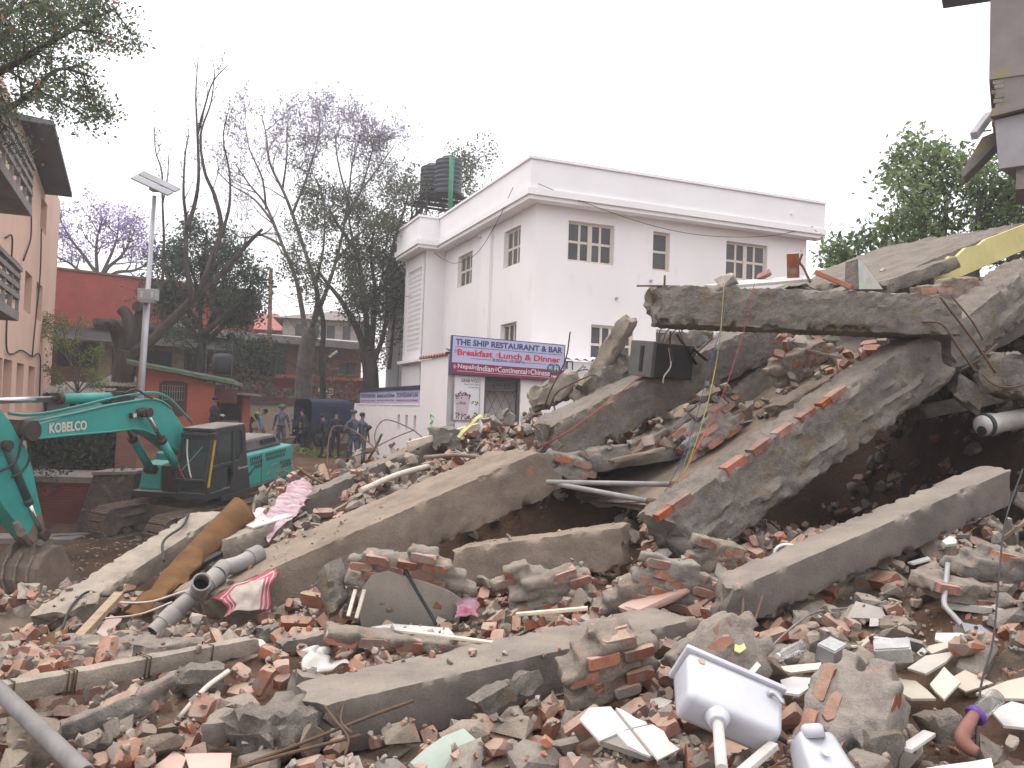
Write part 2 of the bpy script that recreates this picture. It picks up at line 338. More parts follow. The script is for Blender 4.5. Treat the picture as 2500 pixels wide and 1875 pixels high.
# ------------------------------------------------------------------ terrain
_cp = []
for px, py, d in [(0, 1875, 4.5), (620, 1875, 4.4), (1250, 1875, 4.3), (1900, 1875, 4.15), (2500, 1875, 4.0), (0, 1600, 6.0), (0, 1535, 8.0), (300, 1720, 5.3),
                  (600, 1620, 6.1), (700, 1470, 7.9), (1000, 1500, 7.2), (1250, 1440, 7.7), (1500, 1450, 7.1), (1000, 1700, 5.4), (1500, 1650, 5.5),
                  (2000, 1600, 5.5), (2400, 1600, 5.2), (2400, 1420, 6.2), (2470, 1290, 7.0), (2100, 1390, 6.9), (1800, 1420, 7.0), (2050, 1285, 8.4),
                  (1500, 1330, 8.6), (1200, 1330, 9.2), (430, 1570, 8.1), (300, 1465, 10.0), (560, 1310, 11.8), (150, 1590, 7.9)]:
    _cp.append(at(px, py, d))
_cp += [Vector(p) for p in [(-10, 17.5, -2.0), (-9, 17, -1.95), (-7.5, 17, -1.7), (-9, 20, -1.5), (-8, 14, -1.35), (-10, 14, -1.6), (-9, 12, -.9), (-7, 12.4, -.7), (-6, 14, -.75), (-5, 17, -.75), (-12, 18, -1.9), (-12, 14, -1.5), (-10, 21.5, -1.25), (-8.5, 23.5, -1.12), (-7.2, 26, -.85), (-12, 22, -1.2), (-10.5, 23.6, -1.12), (-6.2, 11.2, -.2), (-6, 21, -.9), (-6.0, 23.6, -.5), (-9.6, 26, -.8), (-9.5, 10, -.1), (-3.2, 24, .5), (0, 24, .45), (-4.8, 25.8, .62), (-11.5, 26.5, -.3), (-16, 17, -1.5), (-16, 24, -.8), (-20, 30, .9), (-10, 30, .9), (-4, 30, .5), (0, 30, .5), (10, 30, .5), (20, 30, .5), (-14, 9, -.2), (-9, 6, .4), (-6, 3.5, .45),
        (-.5, 12, 1.75), (-3.2, 12.4, 1.15), (-1.6, 10.8, 1.15), (.6, 10, 1.3), (1.4, 12, 2.3), (2, 9.8, 1.45), (3.3, 10, 1.1), (4.8, 9.6, 1.0), (3.6, 11.6, .9), (5.0, 11.6, .9), (4.4, 8.6, 1.1), (4.4, 13, .9), (6.6, 9.6, 2.7), (6.6, 11, 3.0), (2.8, 13, 1.2), (6.3, 8, 1.9), (6.5, 6, 1.7), (5.5, 3.5, 1.1),  # includes high points past the right edge, added to shut side light out
        (3, 15, 2.5), (5, 15, 2.9), (7.8, 12, 3.2), (9, 9, 2.6), (1, 15, 1.5), (4, 17.5, 1.6), (-2.4, 15, .8), (-3.2, 18, .1), (-1, 19, .2), (2, 20, .2), (7, 19, .6), (12, 18, .5), (14, 10, 1.5), (0, 2, .55), (-5, 1, .5), (5, 1, .9)]]
_P = np.array([tuple(p) for p in _cp]); _X = _P[:, :2]
def _phi(r): 
    return np.where(r > 1e-9, r * r * np.log(np.maximum(r, 1e-9)), 0)
_n_ = len(_X); _K = _phi(np.linalg.norm(_X[:, None] - _X[None], axis=2)) + np.eye(_n_) * .15
_A = np.zeros((_n_ + 3, _n_ + 3)); _A[:_n_, :_n_] = _K; _A[:_n_, _n_] = 1; _A[:_n_, _n_ + 1:] = _X; _A[_n_:, :_n_] = _A[:_n_, _n_:].T
_W = np.linalg.solve(_A, np.concatenate([_P[:, 2], np.zeros(3)]))
def ground_np(x, y):
    x = np.asarray(x, float); y = np.asarray(y, float); q = np.stack([x.ravel(), y.ravel()], 1)
    z = np.zeros(len(q))
    for i in range(0, len(q), 40000):
        r = np.linalg.norm(q[i:i + 40000, None] - _X[None], axis=2)
        z[i:i + 40000] = _phi(r) @ _W[:_n_] + _W[_n_] + q[i:i + 40000] @ _W[_n_ + 1:]
    z -= .13 * np.clip((9.5 - q[:, 1]) / 1.5, 0, 1) * np.clip((6 - np.abs(q[:, 0])) / 2, 0, 1)
    z -= .85 * np.exp(-((q[:, 0] - 4.1) / 1.5) ** 4 - ((q[:, 1] - 11.0) / 2.3) ** 4)
    z -= .8 * np.exp(-((q[:, 0] - .25) / 1.25) ** 4 - ((q[:, 1] - 9.45) / 1.0) ** 4)
    z += 1.5 * np.clip((q[:, 0] - 5.5) / .6, 0, 1) * np.exp(-((q[:, 1] - 10.6) / 2.4) ** 4) * np.clip((7.6 - q[:, 0]) / .8, 0, 1)  # hump beyond the right edge, added to block light from the cavity
    cx = np.clip((np.abs(q[:, 0]) - 15) / 8, 0, 1); cy = np.clip((q[:, 1] - 25) / 5, 0, 1); cn = np.clip((-q[:, 1] + 2) / 4, 0, 1)
    k = np.maximum(np.maximum(cx, cy), cn); k = k * k * (3 - 2 * k)
    ss = lambda t: np.clip(t, 0, 1) ** 2 * (3 - 2 * np.clip(t, 0, 1))
    far = .5 + ss((q[:, 1] - 38.8) / 1.6) * 2.0 * ss((4 - q[:, 0]) / 3) + .4 * ss((-7.5 - q[:, 0]) / 1.5) * ss((q[:, 1] - 24) / 2)
    z = z * (1 - k) + far * k
    return z.reshape(x.shape)
def gz(x, y): return float(ground_np(np.array([x]), np.array([y]))[0])
def build_ground():
    xs = np.concatenate([[-250, -160, -90, -50, -35], np.arange(-25, -12, 1.0), np.arange(-12, 9, .2), np.arange(9, 26, 1.0), [35, 50, 90, 160, 250]])
    ys = np.concatenate([[-100, -60, -20, -8], np.arange(-3, 3, 1), np.arange(3, 26, .2), np.arange(26, 42, .7), [44, 52, 65, 90, 140, 200, 300]])
    X, Y = np.meshgrid(xs, ys); Z = ground_np(X, Y)
    near = (np.abs(X) < 12) & (Y > 3) & (Y < 26)
    for i in range(X.shape[0]):
        for j in range(X.shape[1]):
            if near[i, j]:
                Z[i, j] += .10 * mnoise.fractal(Vector((X[i, j] * .9, Y[i, j] * .9, 3)), .8, 2, 5)
    nx = len(xs)
    v = np.stack([X.ravel(), Y.ravel(), Z.ravel()], 1)
    f = [(i * nx + j, i * nx + j + 1, (i + 1) * nx + j + 1, (i + 1) * nx + j) for i in range(len(ys) - 1) for j in range(nx - 1)]
    m = mat('earth', (.15, .092, .06), (.08, .05, .036), scale=1.1, rough=.97, bump=1.0, bscale=14, spec=.08, bdist=.06)
    b = MB(); b.v = [tuple(p) for p in v]; b.f = f; b.sm = [True] * len(f)
    me = b.mesh('ground', m); o = bpy.data.objects.new('ground', me); COL.objects.link(o); tag(o, 'brown earth and dusty trampled ground of the demolition yard', kind='structure')
build_ground()
# ------------------------------------------------------------------ white three-storey building
_c = at(1297, 380, 24.5); WB0 = Vector((_c.x, _c.y, 0)); _a = R(68)
uR = Vector((math.sin(_a), math.cos(_a), 0)); uL = Vector((-math.cos(_a), math.sin(_a), 0))
OV = .42; WC = WB0 + (uR + uL) * OV                      # wall corner
def wall_with_holes(P, s0, s1, z0, z1, holes, th=.3):
    """grid wall with rectangular openings and reveals"""
    ss = sorted({s0, s1, *[h[0] for h in holes], *[h[1] for h in holes]}); zs = sorted({z0, z1, *[h[2] for h in holes], *[h[3] for h in holes]})
    b = MB()
    for i in range(len(ss) - 1):
        for j in range(len(zs) - 1):
            cs, cz = (ss[i] + ss[i + 1]) / 2, (zs[j] + zs[j + 1]) / 2
            if any(h[0] < cs < h[1] and h[2] < cz < h[3] for h in holes): continue
            b.add([P.w(ss[i], zs[j]), P.w(ss[i + 1], zs[j]), P.w(ss[i + 1], zs[j + 1]), P.w(ss[i], zs[j + 1])], [(0, 1, 2, 3)])
    for a0, a1, b0, b1 in holes:
        q = [(a0, b0), (a1, b0), (a1, b1), (a0, b1)]
        for k in range(4):
            (xa, za), (xb, zb) = q[k], q[(k + 1) % 4]
            b.add([P.w(xa, za), P.w(xb, zb), P.w(xb, zb, -th), P.w(xa, za, -th)], [(0, 1, 2, 3)])
    return b
M['cream_frame'] = mat('cream_frame', (.66, .58, .49), (.60, .52, .43), scale=4, rough=.7, bump=.05)
M['curtain'] = mat('curtain', (.20, .155, .145), (.13, .105, .1), scale=3, stretch=(8, 8, 1), rough=.9, bump=0)
def window(P, parent, a0, a1, b0, b1, cols, rows, dep=.12, split=None, mullion=.075, frame=.075, pane_mat=None):
    """casement window set into its opening: frame, pane children"""
    f = MB(); f.pbox(P, a0 - .03, a0 + frame, b0, b1, -dep - .06, -dep); f.pbox(P, a1 - frame, a1 + .03, b0, b1, -dep - .06, -dep)
    f.pbox(P, a0 + frame, a1 - frame, b1 - frame, b1 + .02, -dep - .06, -dep); f.pbox(P, a0 + frame, a1 - frame, b0 - .02, b0 + frame, -dep - .06, -dep)
    iw = (a1 - a0 - 2 * frame); ih = b1 - b0 - 2 * frame
    for c in range(1, cols):
        x = a0 + frame + iw * c / cols; w = mullion * (1.9 if split and c % split == 0 else 1)
        f.pbox(P, x - w / 2, x + w / 2, b0 + frame, b1 - frame, -dep - .055, -dep + (.012 if split and c % split == 0 else -.004))
    for r_ in range(1, rows):
        z = b0 + frame + ih * r_ / rows; f.pbox(P, a0 + frame, a1 - frame, z - mullion / 2, z + mullion / 2, -dep - .052, -dep - .008)
    w_ = f.build('window', M['cream_frame'], parent)
    for c in range(cols):
        for r_ in range(rows):
            x0 = a0 + frame + iw * c / cols + .01; x1 = a0 + frame + iw * (c + 1) / cols - .01; z0 = b0 + frame + ih * r_ / rows + .01; z1 = b0 + frame + ih * (r_ + 1) / rows - .01
            MB().pbox(P, x0, x1, z0, z1, -dep - .04, -dep - .03).build('pane', pane_mat or M['glass_dark'], w_)
    MB().pbox(P, a0, a1, b0, b1, -.34, -.30).build('curtain', M['curtain'], w_)
    return w_
def white_building():
    root = thing('white_building', WC, 'white three storey rendered building with flat parapet roof and cream casement windows', 'building')
    PR = Plane(WC, uR); PL = Plane(WC, uL)
    SR, SL, ZT = 10.0, 8.92, 8.9
    hr = [(1.05, 2.62, 7.05, 8.28), (4.0, 4.62, 7.05, 8.28), (6.76, 8.4, 7.05, 8.28), (1.92, 3.39, 4.0, 5.2), (4.2, 4.9, 4.0, 5.2), (6.6, 8.2, 4.0, 5.2)]
    wall_with_holes(PR, 0, SR, 0, ZT, hr).build('front_wall', M['white_wall'], root)
    hl = [(1.22, 2.6, 7.07, 8.27), (5.7, 7.32, 7.02, 8.2), (1.3, 2.66, 4.05, 5.26), (5.0, 5.5, 4.3, 4.95), (6.6, 7.2, 4.3, 4.9)]
    wall_with_holes(PL, 0, SL, 0, ZT, hl).build('side_wall', M['white_wall'], root)
    # rear and far walls, roof deck
    P3 = Plane(WC + uR * SR, uL); P4 = Plane(WC + uL * 14.5, uR)
    b = MB(); b.pbox(P3, 0, 14.5, 0, ZT, -.02, .0); b.pbox(P4, -.8, SR, 0, ZT, -.25, 0); b.build('rear_wall', M['white_wall'], root)
    MB().prism([WC + Vector((0, 0, ZT - .02)), WC + uR * SR + Vector((0, 0, ZT - .02)), WC + uR * SR + uL * 14.5 + Vector((0, 0, ZT - .02)), WC + uL * 14.5 + Vector((0, 0, ZT - .02))], (0, 0, .1)).build('roof_deck', M['concrete_pale'], root)
    # pilaster on the side wall, with a bracket towards the corner
    b = MB(); b.pbox(PL, 3.62, 4.5, 0, ZT, 0, .10); b.build('pilaster', M['white_wall'], root)
    MB().pbox(PL, 4.5, 4.95, 8.5, ZT, 0, .098).build('bracket', M['white_wall'], root)
    # bay at the rear of the side wall with a pierced screen
    B = WC + uL * SL; bw = .8; PB = Plane(B, -uR); PB2 = Plane(B - uR * bw, uL)
    b = MB(); b.pbox(PB, .0, bw, 0, ZT, -.25, 0); b.build('bay_return', M['white_wall'], root)
    bl = PB2.st(1005, 640)[0] + .9
    wall_with_holes(PB2, 0, bl, 0, ZT, [(.45, 2.6, 4.75, 8.1)], .15).build('bay_wall', M['white_wall'], root)
    lt = MB(); nx, nz = 11, 17                      # pierced screen: lattice of square blocks
    dx, dz = (2.6 - .45) / nx, (8.1 - 4.75) / nz
    for i in range(nx + 1): lt.pbox(PB2, .45 + i * dx - .045, .45 + i * dx + .045, 4.75, 8.1, -.12, -.04)
    for j in range(nz + 1): lt.pbox(PB2, .45, 2.6, 4.75 + j * dz - .045, 4.75 + j * dz + .045, -.118, -.042)
    lt.build('pierced_screen', M['white_wall'], root)
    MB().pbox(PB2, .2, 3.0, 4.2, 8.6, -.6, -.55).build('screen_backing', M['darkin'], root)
    MB().pbox(PB2, -.06, bl, 4.3, 4.42, 0, .22).build('ledge', M['white_trim'], root)
    # parapet: outline in plan, standing proud of the walls on a projecting slab
    def ring(o, z0, z1, th, name, mt):
        def off(p, a, b_): return p - uL * a - uR * b_
        pts = [WC + uR * (SR + OV) - uL * o, off(WC, o, o), off(B, o * 1.0, o) + uL * (0) , None]
        A = WC + uR * (SR + OV) - uL * o; C_ = WC - uL * o - uR * o; Bi = B - uR * o - uL * o; Bo = B - uR * (bw + o) - uL * o; D = B - uR * (bw + o) + uL * bl
        P = [A, C_, Bi, Bo, D]; zz = Vector((0, 0, 1)); b = MB()
        inn = [A + uL * th, C_ + uL * th + uR * th, Bi + uL * th + uR * th, Bo + uL * th + uR * th, D + uR * th]
        for k in range(4):
            b.hexa([P[k] + zz * z0, P[k + 1] + zz * z0, inn[k + 1] + zz * z0, inn[k] + zz * z0, P[k] + zz * z1, P[k + 1] + zz * z1, inn[k + 1] + zz * z1, inn[k] + zz * z1])
        return b.build(name, mt, root, recalc=True)
    ring(OV, 8.97, 9.83, .18, 'parapet', M['white_trim'])
    ring(OV + .06, 9.83, 9.91, .30, 'coping', M['white_trim'])
    ring(OV + .09, 8.78, 8.97, OV + .12, 'cornice', M['white_trim'])
    ring(OV + .02, 8.66, 8.78, OV + .05, 'soffit', M['white_wall'])
    for a0, a1, b0, b1 in hr: window(PR, root, a0, a1, b0, b1, 1 if a1 - a0 < .8 else 4, 2, split=None if a1 - a0 < .8 else 2)
    for k, (a0, a1, b0, b1) in enumerate(hl): window(PL, root, a0, a1, b0, b1, 1 if a1 - a0 < .8 else 3, 1 if k > 2 else 2)
    # small wall vents / pipe stubs
    b = MB()
    for s_, z_ in ((2.75, 6.05), (3.95, 6.7)): b.cyl(PR.w(s_, z_, -.02), PR.w(s_, z_, .08), .04, 8)
    b.build('pipe_stub', M['steel'], root)
    b = MB()
    b.cyl(PR.w(9.0, 9.35, OV), PR.w(9.0, 9.35, OV + .05), .045, 10); b.build('roof_spout', M['white_trim'], root)
    b = MB(); p = at(1213, 435, 31); b.cyl((p.x, p.y, 8.9), (p.x, p.y, at(1213, 386, 31).z), .05, 10); b.build('vent_pipe', M['white_trim'], root)
    b = MB(); p = at(1180, 470, 32); b.cyl((p.x, p.y, 8.9), (p.x, p.y, at(1181, 350, 32).z), .012, 5); b.build('roof_antenna', M['steel'], root)
    return root, PR, PL, PB2
WBLD, PR, PL, PB2 = white_building()

def water_tank(px, d, top, base_z, r, label):
    p = at(px, 450, d); zt = at(px, top, d).z; h = zt - base_z
    t = thing('water_tank', (p.x, p.y, base_z), label, 'water tank', 'black water tanks on the white roof')
    prof = [(r * .96, 0), (r, .04)]
    n = 7
    for k in range(n):
        z0 = .06 + (h * .86 - .06) * k / n; dz = (h * .86 - .06) / n
        prof += [(r, z0 + dz * .1), (r, z0 + dz * .7), (r * .965, z0 + dz * .78), (r * .965, z0 + dz * .95)]
    prof += [(r, h * .87), (r * .92, h * .91), (r * .55, h * .96)]
    m = M.setdefault('tank', mat('tank', (.040, .042, .052), (.028, .03, .038), scale=2, rough=.55, bump=.03, dust=.35, dcol=(.12, .12, .13)))
    MB().lathe(prof, (p.x, p.y, base_z), n=28).build('tank_body', m, t)
    MB().lathe([(r * .5, 0), (r * .5, h * .06), (r * .42, h * .07)], (p.x, p.y, base_z + h * .94), n=20).build('lid', m, t)
    return p
tz = 9.9
p1 = water_tank(1094, 34.6, 384, at(1094, 478, 34.6).z, .56, 'larger ribbed black water tank beside the green pipes on the roof')
p2 = water_tank(1054, 36.2, 402, at(1054, 482, 36.2).z, .50, 'smaller black water tank behind the bigger one on the roof stand')
zs = at(1094, 480, 34.6).z - .02
st = thing('tank_stand', (p1.x, p1.y, 8.95), 'rusty dark steel angle stand carrying two black tanks on white roof', 'stand')
b = MB(); cx, cy = (p1.x + p2.x) / 2, (p1.y + p2.y) / 2
cs = [Vector((cx, cy, 0)) + uR * sx * .85 + uL * sy * 1.15 for sx in (-1, 1) for sy in (-1, -.33, .33, 1)]
dk = M['dark_steel'] = mat('dark_steel', (.05, .047, .05), (.035, .032, .034), scale=6, rough=.7, bump=.1, metal=.3)
for c in cs: MB().bar((c.x, c.y, 8.98), (c.x, c.y, zs - .03), .06, .06).build('leg', dk, st)
for k in range(4):
    a, c = cs[k], cs[k + 4]; b.bar((a.x, a.y, zs - .05), (c.x, c.y, zs - .05), .05, .08); b.bar((a.x, a.y, 9.1), (c.x, c.y, zs - .1), .03, .03)
for s0 in (0, 4):
    for k in range(3):
        a, c = cs[s0 + k], cs[s0 + k + 1]; b.bar((a.x, a.y, zs - .05), (c.x, c.y, zs - .05), .05, .078); b.bar((a.x, a.y, 9.05), (c.x, c.y, zs - .12), .03, .03); b.bar((c.x, c.y, 9.05), (a.x, a.y, zs - .12), .03, .03)
b.build('bracing', dk, st)
b = MB()
for k in range(7):
    t = -.95 + k * .32; a = Vector((cx, cy, zs - .005)) + uR * -.95 + uL * t * 1.25; b.bar(a, a + uR * 1.9, .16, .03)
b.build('deck', dk, st)
gp = M['green_pipe'] = mat('green_pipe', (.03, .20, .11), (.02, .14, .08), scale=3, rough=.5, bump=.03)
for k, (x0, x1, d, tp) in enumerate([(1097, 1100, 33.7, 378), (1104, 1103, 33.65, 384), (1099, 1110, 33.8, 368)]):
    a = at(x0, 520, d); c = at(x1, tp, d); a.z = 8.98
    b = MB().cyl(a, c, .045 if k < 2 else .025, 8)
    if k == 2: b.cyl(c, c + uR * .18 + Vector((0, 0, .02)), .025, 8)
    b.build('green_pipe', gp, None, 'green plastic water pipe rising past the roof tanks', 'pipe', 'green pipes beside the roof tanks')

# ---------------------------------------------------------------- ground-floor extension, boundary wall, signs
EX0 = WC - uL * 1.6 + uR * -3.08
PE = Plane(EX0, uR); PEL = Plane(EX0, uL)
ex = thing('restaurant_annexe', EX0, 'white single storey annexe in front of the white building with tiled coping', 'building')
wall_with_holes(PE, 0, 9.0, 0, 3.9, [(1.04, 2.09, 1.2, 3.37), (5.2, 6.2, 1.2, 3.3)]).build('front_wall', M['white_wall'], ex)
MB().pbox(PEL, 0, 2.6, 0, 3.86, -.25, 0).build('side_wall', M['white_wall'], ex)
MB().prism([PE.w(.02, 3.86, -.02), PE.w(9, 3.86, -.02), PE.w(9, 3.86, -1.6), PE.w(.02, 3.86, -1.6)], (0, 0, .06)).build('roof_slab', M['white_trim'], ex)
tl = M['roof_tile'] = mat('roof_tile', (.40, .15, .09), (.30, .11, .07), scale=6, rough=.85, bump=.3, dust=.4)
cream = M['tile_white'] = mat('tile_white', (.74, .70, .66), (.62, .58, .54), scale=5, rough=.85, bump=.15)
b = MB()
def corr(P, s0, s1, z, w, dep):
    n = int((s1 - s0) / w); vs = []; fs = []
    for k in range(n * 6 + 1):
        s_ = s0 + (s1 - s0) * k / (n * 6); h = .035 * math.cos(2 * math.pi * k / 6)
        vs += [P.w(s_, z + h, .08), P.w(s_, z + h + .10, -dep), P.w(s_, z + h - .02, .08), P.w(s_, z + h + .08, -dep)]
    for k in range(n * 6):
        a = k * 4; fs += [(a, a + 4, a + 5, a + 1), (a + 2, a + 3, a + 7, a + 6), (a, a + 2, a + 6, a + 4)]
    return MB().add(vs, fs, True)
corr(PE, .02, 9.0, 3.99, .26, .5).build('tile_coping', cream, ex)
corr(PEL, 0, 2.6, 3.93, .26, .5).build('tile_coping', tl, ex)
# door recess with a steel lattice gate
MB().pbox(PE, .7, 2.5, .9, 3.5, -.85, -.75).build('inner_wall', M['white_wall'], ex)
MB().pbox(PE, .7, 2.5, .9, 1.2, -.75, -.3).build('door_step', M['concrete_smooth'], ex)
gd = thing('gate', PE.w(1.56, 1.2), 'dark steel lattice gate in the doorway below the restaurant sign', 'gate')
dgm = mat('gate_steel', (.11, .095, .10), (.085, .075, .08), scale=5, rough=.6, bump=.05)
b = MB(); b.pbox(PE, 1.04, 1.11, 1.2, 3.37, -.2, -.06); b.pbox(PE, 2.02, 2.09, 1.2, 3.37, -.2, -.06); b.pbox(PE, 1.11, 2.02, 3.30, 3.37, -.2, -.06); b.build('frame', dgm, gd)
MB().pbox(PE, 1.13, 2.0, 3.0, 3.3, -.17, -.14).build('transom_panel', dgm, gd)
b = MB()
for k in range(-4, 6):
    a0 = 1.12 + k * .26
    for sg in (1, -1):
        q = []
        for t in range(0, 13):
            s_ = (a0 + .9 * t / 12) if sg > 0 else (a0 + .9 - .9 * t / 12); z_ = 1.2 + 1.8 * t / 12
            if 1.11 <= s_ <= 2.02: q.append(PE.w(s_, z_, -.12))
        if len(q) > 1: b.tube([q[0], q[-1]], .009, 5)
b.build('lattice_bars', dgm, gd)
b = MB()
for sx in (1.40, 1.72):
    b.tube([PE.w(sx + .10 * math.cos(t) * (1 - t / 9), 3.15 + .10 * math.sin(t) * (1 - t / 9), -.1) for t in np.linspace(0, 7, 22)], .012, 5)
    b.tube([PE.w(sx + .13 * math.cos(t) * (1 - t / 9), 1.75 + .13 * math.sin(t) * (1 - t / 9), -.1) for t in np.linspace(0, 7, 22)], .010, 5)
b.build('scroll', dgm, gd)
fr = thing('white_fridge', PE.w(1.75, 1.2, -.9), 'low white cabinet seen through the lattice gate', 'cabinet')
MB().pbox(PE, 1.45, 2.0, 1.2, 2.25, -.72, -.5).build('body', M['plaster'], fr, bevel=.02); MB().pbox(PE, 1.55, 1.9, 1.35, 2.1, -.5, -.49).build('door', M['white_tile'], fr)
# main sign
sg = thing('restaurant_sign', PE.w(.02, 3.38, .02), 'lilac and maroon signboard advertising the restaurant and bar over the gate', 'signboard')
q = [PE.st(*p) for p in ((1096, 912), (1369, 931), (1374, 833), (1099, 820))]
o = PE.w(q[0][0], q[0][1], .16); su = (PE.w(q[1][0], q[1][1], .16) - o); W_ = su.length; su.normalize(); sv = (PE.w(q[3][0], q[3][1], .16) - o); H_ = sv.length; sv = (sv - su * sv.dot(su)).normalized(); sn = PE.n
def sp(a, b_, c=0.0): return o + su * (a * W_) + sv * (b_ * H_) + sn * c
def sbox(a0, a1, b0, b1, c0, c1): return MB().hexa([sp(a0, b0, c1), sp(a1, b0, c1), sp(a1, b0, c0), sp(a0, b0, c0), sp(a0, b1, c1), sp(a1, b1, c1), sp(a1, b1, c0), sp(a0, b1, c0)])
F = lambda n, c, r=.6: mat(n, c, tuple(x * .93 for x in c), scale=2, rough=r, bump=0)
sLil, sNavy, sRed, sMar, sWh, sTeal = F('sign_lilac', (.47, .47, .66)), F('sign_navy', (.055, .065, .17)), F('sign_red', (.55, .045, .085)), F('sign_maroon', (.24, .024, .075)), F('sign_white', (.70, .66, .70)), F('sign_teal', (.05, .13, .17))
sbox(-.006, 1.006, -.012, 1.012, -.12, -.004).build('frame', sNavy, sg)
sbox(.004, .996, .30, .988, -.004, .004).build('upper_panel', sLil, sg)
sbox(.004, .996, .012, .30, -.004, .004).build('lower_panel', sMar, sg)
T = lambda s_, n, m_, a, b_, w, h, bold=.01: text(s_, n, m_, sg, sp(a, b_, .008), su, sv, w * W_, h * H_, bold)
T('THE SHIP RESTAURANT & BAR', 'lettering', sNavy, .025, .765, .955, .165, .038)
sbox(.025, .975, .715, .727, .004, .009).build('underline', sNavy, sg)
T('Breakfast', 'lettering', sRed, .045, .495, .305, .17, .035); T('Lunch & Dinner', 'lettering', sRed, .405, .495, .56, .165, .035)
T('8:00Am-10:00Pm', 'lettering', sNavy, .35, .395, .29, .085, .02)
sbox(.16, .34, .425, .437, .004, .009).build('rule', sNavy, sg); sbox(.65, .83, .425, .437, .004, .009).build('rule', sNavy, sg)
for a, w, s_ in ((.055, .14, 'Nepali'), (.225, .14, 'Indian'), (.40, .26, 'Continental'), (.695, .175, 'Chinese')):
    T(s_, 'lettering', sWh, a, .115, w, .155, .012)
T('& Much More..', 'lettering', sWh, .885, .085, .095, .07, .0)
sbox(.05, .87, .075, .085, .004, .009).build('underline', sWh, sg)
def diamond(a, b_, m_):
    bb = MB()
    for dx_, dy_ in ((0, .035), (.009, 0), (0, -.035), (-.009, 0)):
        c = (a + dx_, b_ + dy_); bb.hexa([sp(c[0] - .0055, c[1], .009), sp(c[0], c[1] - .02, .009), sp(c[0], c[1] - .02, .004), sp(c[0] - .0055, c[1], .004), sp(c[0], c[1] + .02, .009), sp(c[0] + .0055, c[1], .009), sp(c[0] + .0055, c[1], .004), sp(c[0], c[1] + .02, .004)])
    bb.build('floret', m_, sg)
for a, b_, m_ in ((.03, .60, sRed), (.39, .58, sRed), (.03, .19, sWh), (.212, .19, sWh), (.385, .19, sWh), (.68, .19, sWh)): diamond(a, b_, m_)
bb = MB(); n = 40; pts = [sp(.905 + .062 * math.cos(2 * math.pi * k / n), .345 + .135 * math.sin(2 * math.pi * k / n) * (1 + .07 * math.cos(4 * math.pi * k / n)), .006) for k in range(n)]
bb.prism(pts, sn * .004); bb.build('wifi_badge', sTeal, sg, recalc=True)
text('Wi', 'lettering', sWh, sg, sp(.855, .29, .014), su, sv, .035 * W_, .11 * H_, .02); text('Fi', 'lettering', sWh, sg, sp(.912, .28, .014), su, sv, .035 * W_, .12 * H_, .02)
text('FREE', 'lettering', sWh, sg, sp(.885, .425, .014), su, sv, .04 * W_, .035 * H_, .0)
# second board with the ship emblem
b2 = thing('ship_signboard', PE.w(.4, 3.2, .02), 'white framed signboard with a black ship emblem on the annexe wall', 'signboard')
q0 = PE.st(1376, 937); q1 = PE.st(1640, 958); s0, s1 = q0[0] + .03, 3.6; z0, z1 = 3.28, 3.92
MB().pbox(PE, s0, s1, z0, z1, .02, .09).build('panel', sWh, b2)
for a in ((s0, s1, z0, z0 + .03), (s0, s1, z1 - .03, z1), (s0, s0 + .03, z0, z1), (s1 - .03, s1, z0, z1)): MB().pbox(PE, a[0], a[1], a[2], a[3], .088, .105).build('frame', M['black'], b2)
def stroke(P, pts, par, r=.012, mt=None, nm='emblem'): MB().tube(bez([P.w(a, b_, .10) for a, b_ in pts], 5), r, 5).build(nm, mt or M['black'], par)
e0 = s0 + .18
stroke(PE, [(e0 + .02, z0 + .12), (e0 + .25, z0 + .10), (e0 + .55, z0 + .12)], b2)
stroke(PE, [(e0 + .08, z0 + .16), (e0 + .12, z0 + .33), (e0 + .35, z0 + .42), (e0 + .5, z0 + .40), (e0 + .42, z0 + .14)], b2, .014)
stroke(PE, [(e0 + .14, z0 + .36), (e0 + .3, z0 + .50), (e0 + .33, z0 + .56)], b2); stroke(PE, [(e0 + .33, z0 + .5), (e0 + .38, z0 + .47), (e0 + .4, z0 + .52)], b2)
text('THE SHIP', 'lettering', M['black'], b2, PE.w(s0 + .95, z0 + .14, .096), uR, (0, 0, 1), 1.3, .34, .03)
# coffee poster
cpst = thing('coffee_poster', PE.w(.17, 2.2, .02), 'tall white poster with coffee beans and a paper cup left of the gate', 'poster')
a0, a1, c0, c1 = .16, .90, 2.17, 3.36
MB().pbox(PE, a0, a1, c0, c1, .005, .05).build('frame', M['steel'], cpst); MB().pbox(PE, a0 + .025, a1 - .025, c0 + .025, c1 - .025, .05, .056).build('sheet', sWh, cpst)
pk = F('poster_pink', (.52, .44, .47)); bean = F('bean', (.075, .03, .03)); txd = F('poster_text', (.10, .085, .09))
text('GRAB N\'GO', 'lettering', txd, cpst, PE.w(a0 + .20, c1 - .17, .06), uR, (0, 0, 1), .50, .10, .02)
text('Enjoy Our Coffee', 'lettering', txd, cpst, PE.w(a0 + .29, c1 - .255, .06), uR, (0, 0, 1), .41, .06, .005); text('On the Way', 'lettering', txd, cpst, PE.w(a0 + .41, c1 - .335, .06), uR, (0, 0, 1), .29, .06, .005)
MB().prism([PE.w(a0 + x, c0 + z, .058) for x, z in ((.10, .10), (.40, .10), (.48, .72), (.04, .72))], PE.n * .004).build('paper_cup', pk, cpst, recalc=True)
text('Ship', 'lettering', txd, cpst, PE.w(a0 + .17, c0 + .42, .066), uR, (0, 0, 1), .18, .09, .01); text('the', 'lettering', txd, cpst, PE.w(a0 + .09, c0 + .43, .066), uR, (0, 0, 1), .07, .045, 0)
rr = random.Random(4); bb = MB()
